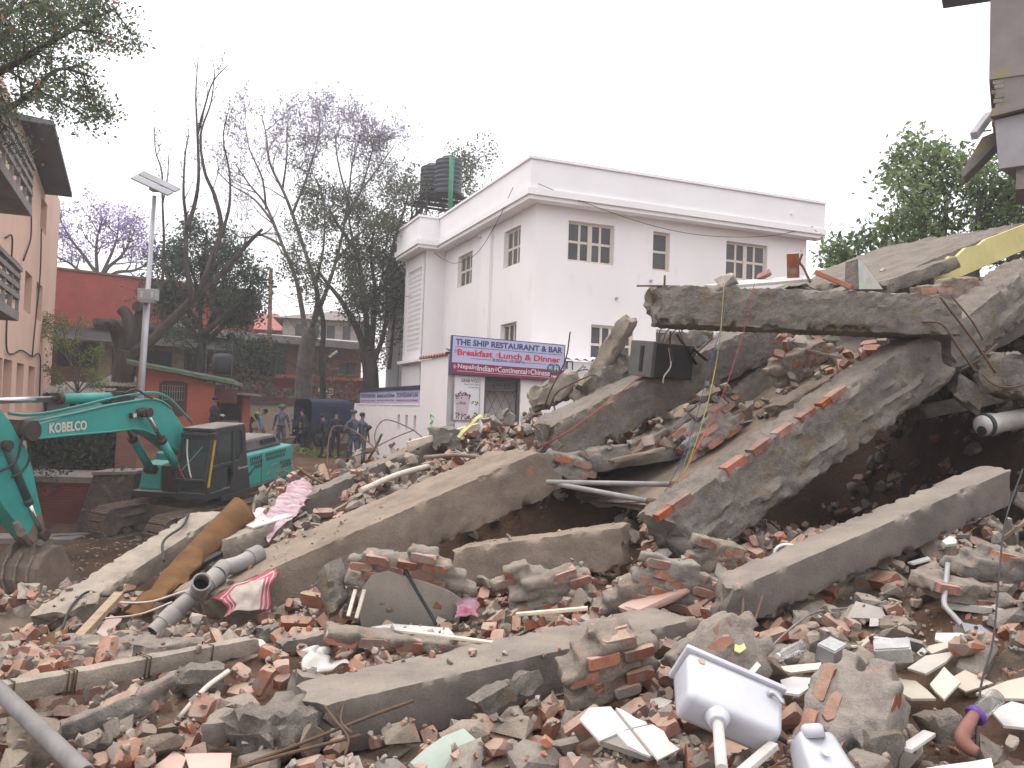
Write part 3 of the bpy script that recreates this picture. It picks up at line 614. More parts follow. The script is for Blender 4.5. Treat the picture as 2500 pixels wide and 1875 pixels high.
for k in range(95):
    if k < 38: x = .05 + .42 * rr.random(); z = .66 + .11 * math.sin(math.pi * (x - .05) / .42) * rr.random() + (.0 if rr.random() < .7 else -.1 * rr.random())
    elif k < 80: x = .04 + .66 * rr.random(); z = .05 + .16 * rr.random() * (1.15 - x)
    else: x = .52 + .16 * rr.random(); z = (.42 if rr.random() < .4 else .12) + .1 * rr.random()
    an = rr.random() * 3; n = 8; c = (a0 + x, c0 + z)
    bb.prism([PE.w(c[0] + .022 * math.cos(t) * math.cos(an) - .014 * math.sin(t) * math.sin(an), c[1] + .022 * math.cos(t) * math.sin(an) + .014 * math.sin(t) * math.cos(an), .060 + k * .0001) for t in np.linspace(0, 2 * math.pi, n, endpoint=False)], PE.n * .004)
bb.build('printed_beans', bean, cpst, recalc=True)
# green graffiti on the side wall
gr = thing('graffiti', PEL.w(1.0, 1.6, .01), 'bright green spray paint scribble on the white side wall', 'graffiti')
gm = F('spray_green', (.10, .62, .17)); 
MB().tube(bez([PEL.w(1.1 + a, 1.75 + z, .012) for a, z in ((0, .5), (.25, .56), (.3, .45), (.05, .38), (.3, .3), (.1, .22), (.28, .12), (-.1, .05), (.35, -.02), (.5, -.1))], 4), .014, 5).build('scribble', gm, gr)
MB().tube(bez([PEL.w(1.0 + a, 1.35 + z, .012) for a, z in ((0, 0), (.2, .16), (.5, .02))], 4), .012, 5).build('scribble', gm, gr)
# boundary wall with banner
bwl = thing('boundary_wall', PEL.w(6.5, 0), 'white boundary wall with narrow slots running back from the annexe', 'wall')
holes = [(2.9 + k * .95, 3.2 + k * .95, 1.75, 2.25) for k in range(3)]
wall_with_holes(PEL, 2.6, 11.4, 0, 2.55, holes, .2).build('wall_face', M['white_wall'], bwl)
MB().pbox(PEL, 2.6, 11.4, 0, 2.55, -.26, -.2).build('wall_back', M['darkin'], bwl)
MB().pbox(PEL, 2.6, 11.4, 2.55, 2.60, -.27, .02).build('wall_cap', M['white_trim'], bwl)
for k in range(6): MB().pbox(PEL, 5.9 + k * .98, 6.02 + k * .98, 0, 2.55, 0, .018).build('pier', M['white_wall'], bwl)
MB().pbox(PEL, 11.4, 11.65, 0, 2.6, -.3, .05).build('end_pier', M['white_wall'], bwl)
bn = thing('banner', PEL.w(6.5, 2.6), 'long lilac printed banner on top of the white boundary wall', 'banner')
for k in range(3):
    t0 = 2.7 + k * 2.75; MB().pbox(PEL, t0, t0 + 2.7, 2.62, 3.02, -.03, .0).build('panel', sLil, bn)
    for j, s_ in enumerate(('THE SHIP RESTAURANT & BAR', 'Breakfast Lunch & Dinner')):
        text(s_ if k % 2 == 0 else ('Breakfast Lunch & Dinner', 'Nepali Indian Continental Chinese')[j], 'lettering', sNavy if j == 0 else sRed, bn, PEL.w(t0 + 2.6, 2.80 - j * .13, .006), -uL, (0, 0, 1), 2.5, .15 if j == 0 else .07, .015)
MB().pbox(PEL, 2.62, 11.0, 3.02, 3.14, -.06, .03).build('top_band', F('banner_navy', (.022, .022, .045)), bn)
# ------------------------------------------------------------------ salmon building on the left
M['salmon'] = mat('salmon', (.69, .47, .37), (.61, .41, .32), scale=.5, rough=.9, bump=.08, bscale=20, spec=.15)
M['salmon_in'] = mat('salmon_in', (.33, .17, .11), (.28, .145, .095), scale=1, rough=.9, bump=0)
M['grey_roof'] = mat('grey_roof', (.10, .10, .115), (.075, .075, .085), scale=2, rough=.8, bump=.2)
M['grey_conc'] = mat('grey_conc', (.24, .215, .20), (.18, .16, .15), scale=2, rough=.9, bump=.2)
def z2s(x, y): return (x / 2.304, 280 + y / 2.304)         # from a zoomed crop back to photo pixels
def salmon_building():
    p = at(118, 969, 30); P = Plane((p.x, p.y, 0), (-.386, .922, 0))
    root = thing('salmon_building', (p.x, p.y, 0), 'salmon pink three storey house with gable roof and grey concrete balconies', 'building')
    def rect(x0, y0, x1, y1, bx, by):
        a0, b1 = P.st(*z2s(x0, y0)); a1, _ = P.st(*z2s(x1, y1)); _, b0 = P.st(*z2s(bx, by)); return [a0, a1, b0, b1]
    wr = [rect(72, 812, 116, 850, 66, 1040), rect(144, 872, 183, 905, 135, 1108), rect(208, 928, 242, 955, 200, 1150)]
    z0 = sum(w[2] for w in wr) / 3; z1 = sum(w[3] for w in wr) / 3
    for w in wr: w[2], w[3] = z0, z1
    lo = [rect(22, 1374, 70, 1382, 20, 1590), rect(97, 1392, 137, 1400, 90, 1590), rect(162, 1410, 198, 1418, 160, 1590)]
    zt = sum(w[3] for w in lo) / 3
    for w in lo: w[2], w[3] = zt - (z1 - z0) - .25, zt
    up = [rect(234, 452, 268, 490, 228, 640)]
    more = [[w[0] - 3.2, w[1] - 3.2, w[2], w[3]] for w in wr[:1]] + [[lo[0][0] - 1.5, lo[0][1] - 1.5, lo[0][2], lo[0][3]]]
    holes = [tuple(h) for h in wr + lo + up + more]
    ez = P.st(*z2s(312, 430))[1]; s_r = 0.25
    wall_with_holes(P, -14, s_r, -.5, ez, holes, .25).build('gable_wall', M['salmon'], root)
    PO_ = Plane(P.w(0, 0, .75), P.u); apx = PO_.st(132, 300); lowr = PO_.st(176, 482); left_ = PO_.st(0, 290); apx = (apx[0], apx[1] - .12)
    MB().prism([P.w(-14, ez - .0), P.w(s_r, ez), P.w(apx[0], apx[1]), P.w(-14, apx[1] + (left_[1] - apx[1]) * (-14 - apx[0]) / (left_[0] - apx[0]) - .1)], P.n * -.25).build('gable', M['salmon'], root)
    MB().pbox(Plane(P.w(s_r, 0), -P.n), 0, 9, -.5, ez, -.25, 0).build('rear_wall', M['salmon'], root)
    for h in holes:
        w_ = MB(); w_.pbox(P, h[0], h[1], h[2], h[3], -.30, -.26); wo_ = w_.build('window', M['salmon_in'], root)
        MB().pbox(P, (h[0] + h[1]) / 2 - .03, (h[0] + h[1]) / 2 + .03, h[2], h[3], -.26, -.22).build('mullion', M['grey_conc'], wo_)
    # roof slopes with deep verge towards us
    for (a, c) in (((apx[0], apx[1] + .05), lowr), ((apx[0], apx[1] + .05), (-15, apx[1] + .05 + (left_[1] - apx[1]) * (-15 - apx[0]) / (left_[0] - apx[0])))):
        q = [P.w(a[0], a[1], .75), P.w(c[0], c[1], .75), P.w(c[0], c[1], -9), P.w(a[0], a[1], -9)]
        MB().prism(q, (0, 0, .12)).build('roof', M['grey_roof'], root, recalc=True)
    # two concrete balconies on the wall, near the left picture edge
    for (yb, yt, x1) in ((600, 385, 178), (1190, 1010, 104)):
        D = .9; PO = Plane(P.w(0, 0, D), P.u); s1, zb = PO.st(*z2s(x1, yb)); zb += .1; s0 = s1 - 4.5
        bal = MB().pbox(P, s0, s1, zb, zb + .18, 0, D).build('balcony', M['grey_conc'], root)
        for zz in (.42, .62, .82):
            MB().pbox(P, s0, s1, zb + zz, zb + zz + .09, D - .08, D).build('rail', M['grey_conc'], bal); MB().pbox(P, s1 - .08, s1, zb + zz, zb + zz + .09, 0, D - .08).build('rail', M['grey_conc'], bal)
        for k in range(6):
            MB().pbox(P, s1 - .09 - k * .85, s1 - .01 - k * .85, zb + .18, zb + .98, D - .07, D - .01).build('post', M['grey_conc'], bal)
        MB().pbox(P, s1 - .09, s1 - .01, zb + .18, zb + .98, .0, .08).build('post', M['grey_conc'], bal)
        MB().pbox(P, s0, s1 + .03, zb + .98, zb + 1.06, D - .10, D + .02).build('rail', M['grey_conc'], bal)
        MB().pbox(P, s1 - 1.7, s1 - .8, zb + .18, zb + 2.2, -.01, .02).build('balcony_door', M['grey_conc'], root)
    return P
PSAL = salmon_building()
def cable(pts, r, name, label, group=None, mt=None, n=6, cat='cable'):
    return MB().tube(bez(pts, n), r, 5).build(name, mt or M['cable'], None, label, cat, group)
for k, pts in enumerate([[(165, 560), (160, 700), (120, 820)], [(222, 640), (215, 900), (185, 1200), (170, 1360)], [(20, 690), (55, 690), (45, 900), (25, 1150), (25, 1320), (60, 1345), (110, 1325), (170, 1360), (215, 1358), (212, 1590)]]):
    cable([PSAL.w(*PSAL.st(*z2s(*p)), .05) for p in pts], .022, 'wall_cable', ['black cable looping below the upper balcony of the salmon house', 'thin black cable hanging straight down the salmon wall', 'black cable clipped along the salmon wall above the lowest windows'][k])

# ------------------------------------------------------------------ long red building behind the trees
M['red_paint'] = brick_wall_mat('red_paint', (.37, .085, .07), (.33, .077, .064), (.29, .07, .06), rot=R(38), dirt=(.17, .05, .04))
M['far_brick'] = brick_wall_mat('far_brick', (.24, .095, .06), (.18, .075, .05), (.16, .12, .10), rot=R(38))
def red_building():
    p = at(115, 700, 38); P = Plane((p.x, p.y, 0), (.79, .62, 0))
    zt = P.st(115, 655)[1]; zt2 = P.st(620, 716)[1]; L_ = P.st(622, 716)[0]
    root = thing('red_building', P.w(L_ / 2, 2), 'long brick building with red painted upper wall behind the trees', 'building')
    zm = P.st(130, 792)[1]; zc = zm - .75
    MB().pbox(P, -4, L_, 1, zm, -6, 0).build('brick_wall', M['far_brick'], root)
    MB().hexa([P.w(-4, zm, .06), P.w(L_, zm, .06), P.w(L_, zm, -6), P.w(-4, zm, -6), P.w(-4, zt, .06), P.w(L_, (zt + zt2) / 2, .06), P.w(L_, (zt + zt2) / 2, -6), P.w(-4, zt, -6)]).build('red_upper_wall', M['red_paint'], root)
    MB().pbox(P, -4, L_ + .05, zt + .0, zt + .10, -6, .14).build('coping', M['far_brick'], root)
    dkr = mat('canopy', (.055, .045, .045), (.035, .03, .03), scale=3, rough=.9, bump=.2)
    MB().hexa([P.w(-4, zc, 1.6), P.w(L_ - .4, zc, 1.6), P.w(L_ - .4, zm - .1, .06), P.w(-4, zm - .1, .06), P.w(-4, zc + .07, 1.6), P.w(L_ - .4, zc + .07, 1.6), P.w(L_ - .4, zm, .06), P.w(-4, zm, .06)]).build('lean_to_roof', dkr, root)
    a0 = P.st(228, 750)[0]
    MB().cyl(P.w(a0, zm + .22, .35), P.w(L_ - 1, zm + .1, .35), .22, 10).build('duct', dkr, root)
    for px in (256, 433):
        s_ = P.st(px, 880)[0]; MB().pbox(P, s_ - .28, s_ + .28, 1, zc + .2, 0, .12).build('pilaster', mat('pil', (.42, .34, .25), rough=.9, bump=.1), root)
    for px in (190, 345, 395, 500):
        s_ = P.st(px, 815)[0]; w_ = MB().pbox(P, s_ - .8, s_ + .8, zc - 1.1, zc - .1, 0, .04).build('window', M['darkin'], root)
        for k in (-.4, 0, .4): MB().pbox(P, s_ + k - .03, s_ + k + .03, zc - 1.1, zc - .1, .04, .06).build('bar', dkr, w_)
    s_ = P.st(440, 740)[0]; MB().pbox(P, s_ - .3, s_ + .3, zm - .2, zm + 1.6, .06, .1).build('pale_strip', mat('pil2', (.36, .33, .27), rough=.9, bump=.1), root)
red_building()
# ------------------------------------------------------------------ brick house with red base band
M['house_brick'] = brick_wall_mat('house_brick', (.27, .10, .06), (.20, .078, .052), (.17, .13, .11), rot=R(10))
M['red_band'] = mat('red_band', (.28, .055, .05), (.22, .045, .042), scale=1.5, rough=.85, bump=.1)
def brick_house():
    p = at(655, 900, 43); P = Plane((p.x, p.y, 0), (.985, .17, 0))
    s1 = P.st(880, 900)[0]; zb = P.st(700, 985)[1]; zr = P.st(690, 915)[1]; zt = P.st(690, 832)[1]
    root = thing('brick_house', P.w(s1 / 2, 2), 'two storey brick house with red painted base band and grey slab roof', 'building')
    win = [(P.st(661, 850)[0], P.st(700, 850)[0], zr, zt - .25), (P.st(755, 870)[0], P.st(772, 870)[0], zr + .1, zt - .8), (P.st(829, 870)[0], P.st(869, 870)[0], zr + .15, zt - .95)]
    wall_with_holes(P, -3, s1, zr, zt, win, .2).build('brick_wall', M['house_brick'], root)
    for a0, a1, b0, b1 in win:
        w_ = MB().pbox(P, a0, a1, b0, b1, -.25, -.2).build('window', M['glass_dark'], root); MB().pbox(P, a0 - .06, a1 + .06, b0 - .08, b0, -.1, .08).build('sill', M['grey_conc'], w_)
        MB().pbox(P, (a0 + a1) / 2 - .03, (a0 + a1) / 2 + .03, b0, b1, -.2, -.16).build('mullion', M['darkin'], w_)
    MB().pbox(P, -3.2, s1 + .2, 1.5, zr - .2, -7, .25).build('base_wall', M['red_band'], root)
    MB().hexa([P.w(-3.2, zr - .2, .55), P.w(s1 + .3, zr - .2, .55), P.w(s1 + .3, zr - .2, -.1), P.w(-3.2, zr - .2, -.1), P.w(-3.2, zr - .12, .55), P.w(s1 + .3, zr - .12, .55), P.w(s1 + .3, zr + .02, -.1), P.w(-3.2, zr + .02, -.1)]).build('base_cornice', mat('band2', (.40, .075, .06), rough=.8, bump=.1), root)
    sl = mat('roof_grey', (.28, .26, .25), (.2, .185, .18), scale=2, rough=.9, bump=.2)
    MB().hexa([P.w(-3.4, zt, .9), P.w(s1 + .5, zt - .35, .9), P.w(s1 + .5, zt + .2, -7), P.w(-3.4, zt + .3, -7), P.w(-3.4, zt + .35, .9), P.w(s1 + .5, zt, .9), P.w(s1 + .5, zt + .7, -7), P.w(-3.4, zt + .8, -7)]).build('roof', sl, root)
    MB().pbox(P, -3, s1, zr, zt, -7, -6.8).build('rear_wall', M['house_brick'], root)
    MB().pbox(P, s1 - .2, s1, zr, zt, -6.8, -.02).build('end_wall', M['house_brick'], root)
    w0 = P.st(778, 940)[0]; MB().pbox(P, w0, w0 + .75, zb - .6, P.st(778, 947)[1], .25, .30).build('white_panel', M['white_tile'], root)
    # upper house behind: tiled hip roof and pale walls
    r2 = thing('hip_roof_house', P.w(3, 4, -14), 'distant pale house with grey hipped roof above the brick house', 'building')
    P2 = Plane(P.w(0, 0, -12), P.u); a0 = P2.st(690, 800)[0]; a1 = P2.st(880, 800)[0]; z0 = P2.st(700, 835)[1]; z1 = P2.st(700, 778)[1]; z2 = P2.st(800, 742)[1]
    MB().pbox(P2, a0, a1, 0, z1, -8, 0).build('wall', mat('pale_house', (.40, .35, .32), rough=.9, bump=.1), r2)
    e = [P2.w(a0 - .6, z1, .6), P2.w(a1 + .6, z1, .6), P2.w(a1 + .6, z1, -8.6), P2.w(a0 - .6, z1, -8.6), P2.w(a0 + 3.2, z2, -4), P2.w(a1 - 1.5, z2, -4)]
    MB().add(e, [(0, 1, 5, 4), (1, 2, 5), (2, 3, 4, 5), (3, 0, 4), (3, 2, 1, 0)]).build('roof', mat('grey_tile', (.2, .175, .16), (.14, .125, .115), scale=5, rough=.9, bump=.3), r2)
    for k in range(5): MB().pbox(P2, a0 + .8 + k * 1.0, a0 + 1.3 + k * 1.0, z1 - 1.5, z1 - .3, 0, .04).build('window', M['glass_dark'], r2)
    r3 = thing('red_roof_house', P.w(-4, 4, -20), 'far house with red sheet gable roof behind the utility pole', 'building')
    P3 = Plane(P.w(0, 0, -18), P.u); a0 = P3.st(625, 800)[0]; a1 = P3.st(695, 800)[0]; z1 = P3.st(690, 808)[1]; z2 = P3.st(650, 765)[1]
    MB().pbox(P3, a0, a1, 0, z1, -5, 0).build('wall', M['house_brick'], r3)
    MB().add([P3.w(a0 - 2, z2, -2.5), P3.w(a0 + 1.2, z2 + .3, -2.5), P3.w(a1 + .4, z1, .4), P3.w(a0 - 2, z1, .4), P3.w(a1 + .4, z1, -5.4), P3.w(a0 - 2, z1, -5.4)], [(0, 1, 2, 3), (0, 5, 4, 1), (1, 4, 2), (3, 2, 4, 5)]).build('roof', mat('red_sheet', (.33, .10, .08), (.26, .08, .065), scale=3, rough=.7, bump=.1), r3)
brick_house()
# ------------------------------------------------------------------ orange hut with barred window
M['orange_brick'] = brick_wall_mat('orange_brick', (.47, .135, .085), (.43, .12, .075), (.37, .11, .075), rot=R(14), dirt=(.36, .11, .06))
M['maroon_wood'] = mat('maroon_wood', (.115, .035, .03), (.085, .028, .024), scale=4, rough=.75, bump=.1)
def hut():
    p = at(330, 985, 29.5); P = Plane((p.x, p.y, 0), (.972, .235, 0))
    s1 = P.st(523, 985)[0]; z0 = .5; z1 = P.st(330, 884)[1] - .05; z2 = P.st(523, 940)[1]
    root = thing('orange_hut', P.w(s1 / 2, z0, -2), 'small orange brick hut with barred window and sloping green edged roof', 'hut')
    a0, b1 = P.st(394, 933); a1, _ = P.st(454, 940); _, b0 = P.st(395, 1010)
    h = [(a0, a1, b0, b1)]
    wall_with_holes(P, 0, s1, z0, z2, h, .2).build('front_wall', M['orange_brick'], root)
    MB().prism([P.w(0, z2), P.w(s1, z2), P.w(0, z1)], P.n * -.2).build('gable_wedge', M['orange_brick'], root, recalc=True)
    PS = Plane(P.w(s1, 0), -P.n); MB().hexa([P.w(0, z0, -3.6), P.w(s1, z0, -3.6), P.w(s1, z0, -3.8), P.w(0, z0, -3.8), P.w(0, z1, -3.6), P.w(s1, z2, -3.6), P.w(s1, z2, -3.8), P.w(0, z1, -3.8)]).build('rear_wall', M['orange_brick'], root)
    MB().pbox(P, 0, .2, z0, z1 - .05, -3.6, -.2).build('end_wall', M['orange_brick'], root)
    s2 = P.st(568, 985)[0]
    MB().pbox(P, s1 - .2, s1, z0, z2, -3.6, -.2).build('end_wall', M['orange_brick'], root)
    MB().pbox(P, s1, s1 + 1.15, z0, z2 - .25, -1.4, -1.2).build('porch_wall', M['orange_brick'], root); MB().pbox(P, s1 + .9, s1 + 1.15, z0, z2 - .25, -1.2, -.9).build('porch_pier', M['orange_brick'], root)
    d_ = MB().pbox(P, s1 + .12, s1 + .82, z0, z0 + 2.0, -1.2, -1.15).build('door', M['darkin'], root); MB().pbox(P, s1 + .14, s1 + .8, z0 + .1, z0 + 1.3, -1.15, -1.13).build('door_panel', M['plaster'], d_)
    MB().pbox(P, s1 + .05, s1 + .75, z2 - .62, z2 - .12, -.25, .05).build('porch_canopy', M['maroon_wood'], root)
    rf = M['hut_roof'] = mat('hut_roof', (.24, .25, .20), (.17, .19, .155), scale=3, rough=.9, bump=.3, dust=.3)
    e0, e1 = -.25, P.st(568, 932)[0] + .1; zz0 = P.st(330, 884)[1] + .05; zz1 = P.st(560, 929)[1]
    sl = (zz1 - zz0) / (e1 - e0); 
    MB().hexa([P.w(e0, zz0 - .14, .45), P.w(e1, zz1 - .14, .45), P.w(e1, zz1 - .14, -4), P.w(e0, zz0 - .14, -4), P.w(e0, zz0, .45), P.w(e1, zz1, .45), P.w(e1, zz1, -4), P.w(e0, zz0, -4)]).build('roof', rf, root)
    MB().hexa([P.w(e0, zz0 - .05, .50), P.w(e1, zz1 - .05, .50), P.w(e1, zz1 - .05, .45), P.w(e0, zz0 - .05, .45), P.w(e0, zz0 + .03, .50), P.w(e1, zz1 + .03, .50), P.w(e1, zz1 + .03, .45), P.w(e0, zz0 + .03, .45)]).build('roof_edge', mat('green_edge', (.20, .30, .22), rough=.8, bump=.1), root)
    MB().hexa([P.w(s1 + .1, z2 - .28, -.1), P.w(s1 + 1.5, z2 - .34, -.1), P.w(s1 + 1.5, z2 - .34, -2), P.w(s1 + .1, z2 - .28, -2), P.w(s1 + .1, z2 - .2, -.1), P.w(s1 + 1.5, z2 - .26, -.1), P.w(s1 + 1.5, z2 - .26, -2), P.w(s1 + .1, z2 - .2, -2)]).build('porch_roof', M['grey_conc'], root)
    b = MB()
    for q in ((a0 - .06, a0 + .04, b0, b1), (a1 - .04, a1 + .06, b0, b1), (a0 + .04, a1 - .04, b1 - .08, b1 + .06), (a0 + .04, a1 - .04, b0 - .06, b0 + .06)): b.pbox(P, *q, -.12, .03)
    w_ = b.build('window', M['maroon_wood'], root)
    MB().pbox(P, a0, a1, b0, b1, -.3, -.2).build('pane', M['darkin'], w_)
    MB().pbox(P, a0 + .04, a1 - .04, b0 + .06, b0 + (b1 - b0) * .42, -.1, -.06).build('lower_shutter', M['maroon_wood'], w_)
    zb = b0 + (b1 - b0) * .45; n = 9; gm_ = mat('grille', (.34, .29, .28), rough=.6, bump=0)
    for k in range(n + 1):
        s_ = a0 + .05 + (a1 - a0 - .1) * k / n; MB().pbox(P, s_ - .012, s_ + .012, zb, b1 - .08, -.05, -.03).build('bar', gm_, w_)
    for z_ in (zb, (zb + b1) / 2, b1 - .12): MB().pbox(P, a0 + .05, a1 - .05, z_ - .012, z_ + .012, -.03, -.015).build('bar', gm_, w_)
    return P
PHUT = hut()
# ------------------------------------------------------------------ terrace walls, pillar, steps, ledge
M['stone_wall'] = mat('stone_wall', (.115, .085, .07), (.06, .047, .04), scale=9, rough=.95, bump=1.0, bscale=12, c3=(.17, .14, .12), c3s=5, c3t=.6, bdist=.05)
M['old_red'] = brick_wall_mat('old_red', (.24, .055, .045), (.19, .05, .042), (.12, .05, .045), rot=0, dirt=(.07, .05, .042))
M['pillar_brick'] = brick_wall_mat('pillar_brick', (.30, .12, .085), (.24, .10, .07), (.2, .15, .13), rot=0)
p = at(60, 1200, 23.3); PW = Plane((p.x, p.y, 0), (.995, .1, 0))
zt, zb = PW.st(150, 1178)[1], -1.5; s0, s1 = PW.st(-260, 1200)[0], PW.st(225, 1200)[0]
rw = thing('retaining_wall', PW.w((s0 + s1) / 2, zb), 'low red painted retaining wall with grey ledge below the ivy', 'wall')
MB().pbox(PW, s0, s1, zb, zt, -.6, 0).build('red_face', M['old_red'], rw); MB().pbox(PW, s0, s1 + .9, zt, zt + .16, -3.4, .06).build('ledge', M['grey_conc'], rw)
a0, a1 = PW.st(217, 1200)[0], PW.st(331, 1200)[0]; zst = PW.st(260, 1160)[1]
sb = MB().hexa([PW.w(a0 - .15, zb, .75), PW.w(a1, zb, .75), PW.w(a1, zb, -1.2), PW.w(a0, zb, -1.2), PW.w(a0 + .15, zst, .15), PW.w(a1, zst + .05, .15), PW.w(a1, zst + .05, -1.2), PW.w(a0 + .1, zst, -1.2)])
sbt = thing('stone_buttress', PW.w((a0 + a1) / 2, zb, 0), 'battered dark rubble stone buttress beside the red retaining wall', 'wall'); sb.build('stone_face', M['stone_wall'], sbt)
MB().hexa([PW.w(a0 + .12, zst + .01, .2), PW.w(a1 + .03, zst + .06, .2), PW.w(a1 + .03, zst + .06, -1.2), PW.w(a0 + .1, zst + .01, -1.2), PW.w(a0 + .12, zst + .09, .2), PW.w(a1 + .03, zst + .14, .2), PW.w(a1 + .03, zst + .14, -1.2), PW.w(a0 + .1, zst + .09, -1.2)]).build('cap', M['grey_conc'], sbt)
MB().pbox(PW, s0, PW.st(245, 1290)[0], -1.6, PW.st(120, 1288)[1] - .02, .3, 1.9).build('kerb_ledge', M['grey_conc'], None, 'broad grey concrete ledge at the foot of the red wall', 'kerb')
q0 = at(75, 1100, 25.8); PI = Plane((q0.x, q0.y, 0), (.995, .1, 0)); i0, i1 = PI.st(-150, 1100)[0], PI.st(283, 1100)[0]; it = PI.st(200, 1048)[1]
iv = thing('ivy_wall', PI.w((i0 + i1) / 2, .3), 'terrace wall completely covered with dark green ivy', 'wall')
MB().pbox(PI, i0, i1, -.5, it, -.4, 0).build('wall_core', M['stone_wall'], iv)
M['ivy'] = leaf_mat('ivy', (.075, .10, .055), (.035, .052, .03), .6)
def leaf_cloud(pts, sizes, normals=None, seed=0, asp=.62, bend=.25):
    """pts (n,3) -> diamond/kite leaf faces with a fold, as an MB"""
    r_ = np.random.default_rng(seed); n = len(pts)
    a = r_.normal(size=(n, 3)); a /= np.linalg.norm(a, axis=1)[:, None]
    if normals is not None:
        c = normals + .55 * r_.normal(size=(n, 3)); c /= np.linalg.norm(c, axis=1)[:, None]; b_ = np.cross(c, a)
    else: b_ = np.cross(a, r_.normal(size=(n, 3)))
    b_ /= np.maximum(np.linalg.norm(b_, axis=1)[:, None], 1e-6); c = np.cross(a, b_) if normals is None else c
    if normals is not None: a = np.cross(b_, c)
    s = np.asarray(sizes)[:, None]
    p0 = pts - a * s; p1 = pts + b_ * s * asp + c * s * bend; p2 = pts + a * s; p3 = pts - b_ * s * asp + c * s * bend
    V = np.stack([p0, p1, p2, p3], 1).reshape(-1, 3)
    m = MB(); m.v = V.tolist(); i = np.arange(n) * 4; m.f = np.stack([i, i + 1, i + 2, i + 3], 1).tolist(); m.sm = [False] * n
    return m
n = 5200; sx = rng.uniform(i0, i1, n); sz = rng.uniform(.0, 1, n) ** .9 * (it - .05 + .15) + .1; dp = rng.uniform(.01, .22, n) + .1 * np.sin(sx * 3) * np.cos(sz * 4)
pts = np.array([tuple(PI.w(a, b_, c)) for a, b_, c in zip(sx, sz, dp)])
leaf_cloud(pts, rng.uniform(.05, .10, n), np.tile(np.array(PI.n), (n, 1)), 3).build('ivy_leaves', M['ivy'], iv, kind='stuff')
n = 700; sx = rng.uniform(0, 1, n); pts = np.array([tuple(PW.w(s0 + (s1 + .9 - s0) * a, zt + .14 + .16 * abs(rng.normal()), rng.uniform(-.8, .1) )) for a in sx]); 
hang = rng.uniform(size=n) < .35; pts[hang, 2] -= rng.uniform(.1, .7, hang.sum()); pts[hang, 1] = pts[hang, 1] * 0 + PW.w(0, 0, .1).y + (pts[hang, 0] - PW.p0.x) * .1
keep = np.sin(pts[:, 0] * 2.3) > -.2; 
leaf_cloud(pts[keep], rng.uniform(.035, .07, keep.sum()), None, 5).build('creeper', M['ivy'], None, 'creeper and weeds trailing over the grey ledge', 'creeper', kind='stuff')
PP = Plane(PI.w(i1 + .02, 0, .1), PI.u); w_ = .62
bp = thing('brick_pillar', PP.w(w_ / 2, .2, -.3), 'square weathered brick pillar between the ivy wall and the steps', 'pillar')
MB().pbox(PP, 0, w_, -.3, PP.st(300, 1010)[1], -.6, 0).build('shaft', M['pillar_brick'], bp); zc = PP.st(300, 1010)[1]; MB().pbox(PP, -.06, w_ + .06, zc, zc + .1, -.66, .06).build('cap', M['grey_conc'], bp)
stp = thing('stone_steps', PP.w(1.6, 0, 0), 'grey stone steps climbing past the brick pillar towards the hut', 'steps')
for k in range(6):
    z1 = -.15 + (k + 1) * .2; MB().pbox(PP, w_ + .08, w_ + 2.2, z1 - .18, z1, -.2 - k * .42 - .5, -.2 - k * .42).build('tread', M['grey_conc'], stp, bevel=.015); MB().pbox(PP, w_ + .1, w_ + 2.18, -.4, z1 - .18, -.2 - k * .42 - .46, -.25 - k * .42).build('riser', M['stone_wall'], stp)
# low wall with peeling whitewash, gate opening
q0 = at(600, 1030, 38.4); PWW = Plane((q0.x, q0.y, 0), (.99, .14, 0)); s1 = PWW.st(905, 1030)[0]; ztop = PWW.st(650, 988)[1]
ww = thing('whitewashed_wall', PWW.w(s1 / 2, .5), 'old brick wall with peeling whitewash behind the police truck', 'wall')
M['peeling'] = brick_wall_mat('peeling', (.22, .10, .07), (.17, .08, .06), (.15, .12, .10), rot=R(8), paint=(.44, .38, .30), pt=.40)
MB().pbox(PWW, 0, s1, 0, ztop, -.4, 0).build('wall_face', M['peeling'], ww); MB().pbox(PWW, -.1, s1, ztop, ztop + .35, -.5, .06).build('upper_courses', brick_wall_mat('dark_brick', (.16, .07, .05), (.12, .06, .045), (.1, .08, .07), rot=R(8)), ww)
gt = thing('dark_gate', PWW.w(-.7, .5), 'dark wooden double door with frame between the hut and the whitewashed wall', 'gate')
g0 = PWW.st(564, 1030)[0]; g1 = PWW.st(597, 1030)[0]; zg = PWW.st(580, 985)[1]
MB().pbox(PWW, g0, (g0 + g1) / 2 - .01, .3, zg, -.2, -.12).build('leaf', M['darkin'], gt); MB().pbox(PWW, (g0 + g1) / 2 + .01, g1, .3, zg, -.2, -.12).build('leaf', M['darkin'], gt)
MB().pbox(PWW, g0 - .15, g0, .3, zg + .15, -.25, .02).build('frame', M['maroon_wood'], gt); MB().pbox(PWW, g1, g1 + .15, .3, zg + .15, -.25, .02).build('frame', M['maroon_wood'], gt); MB().pbox(PWW, g0, g1, zg, zg + .15, -.25, .02).build('frame', M['maroon_wood'], gt)
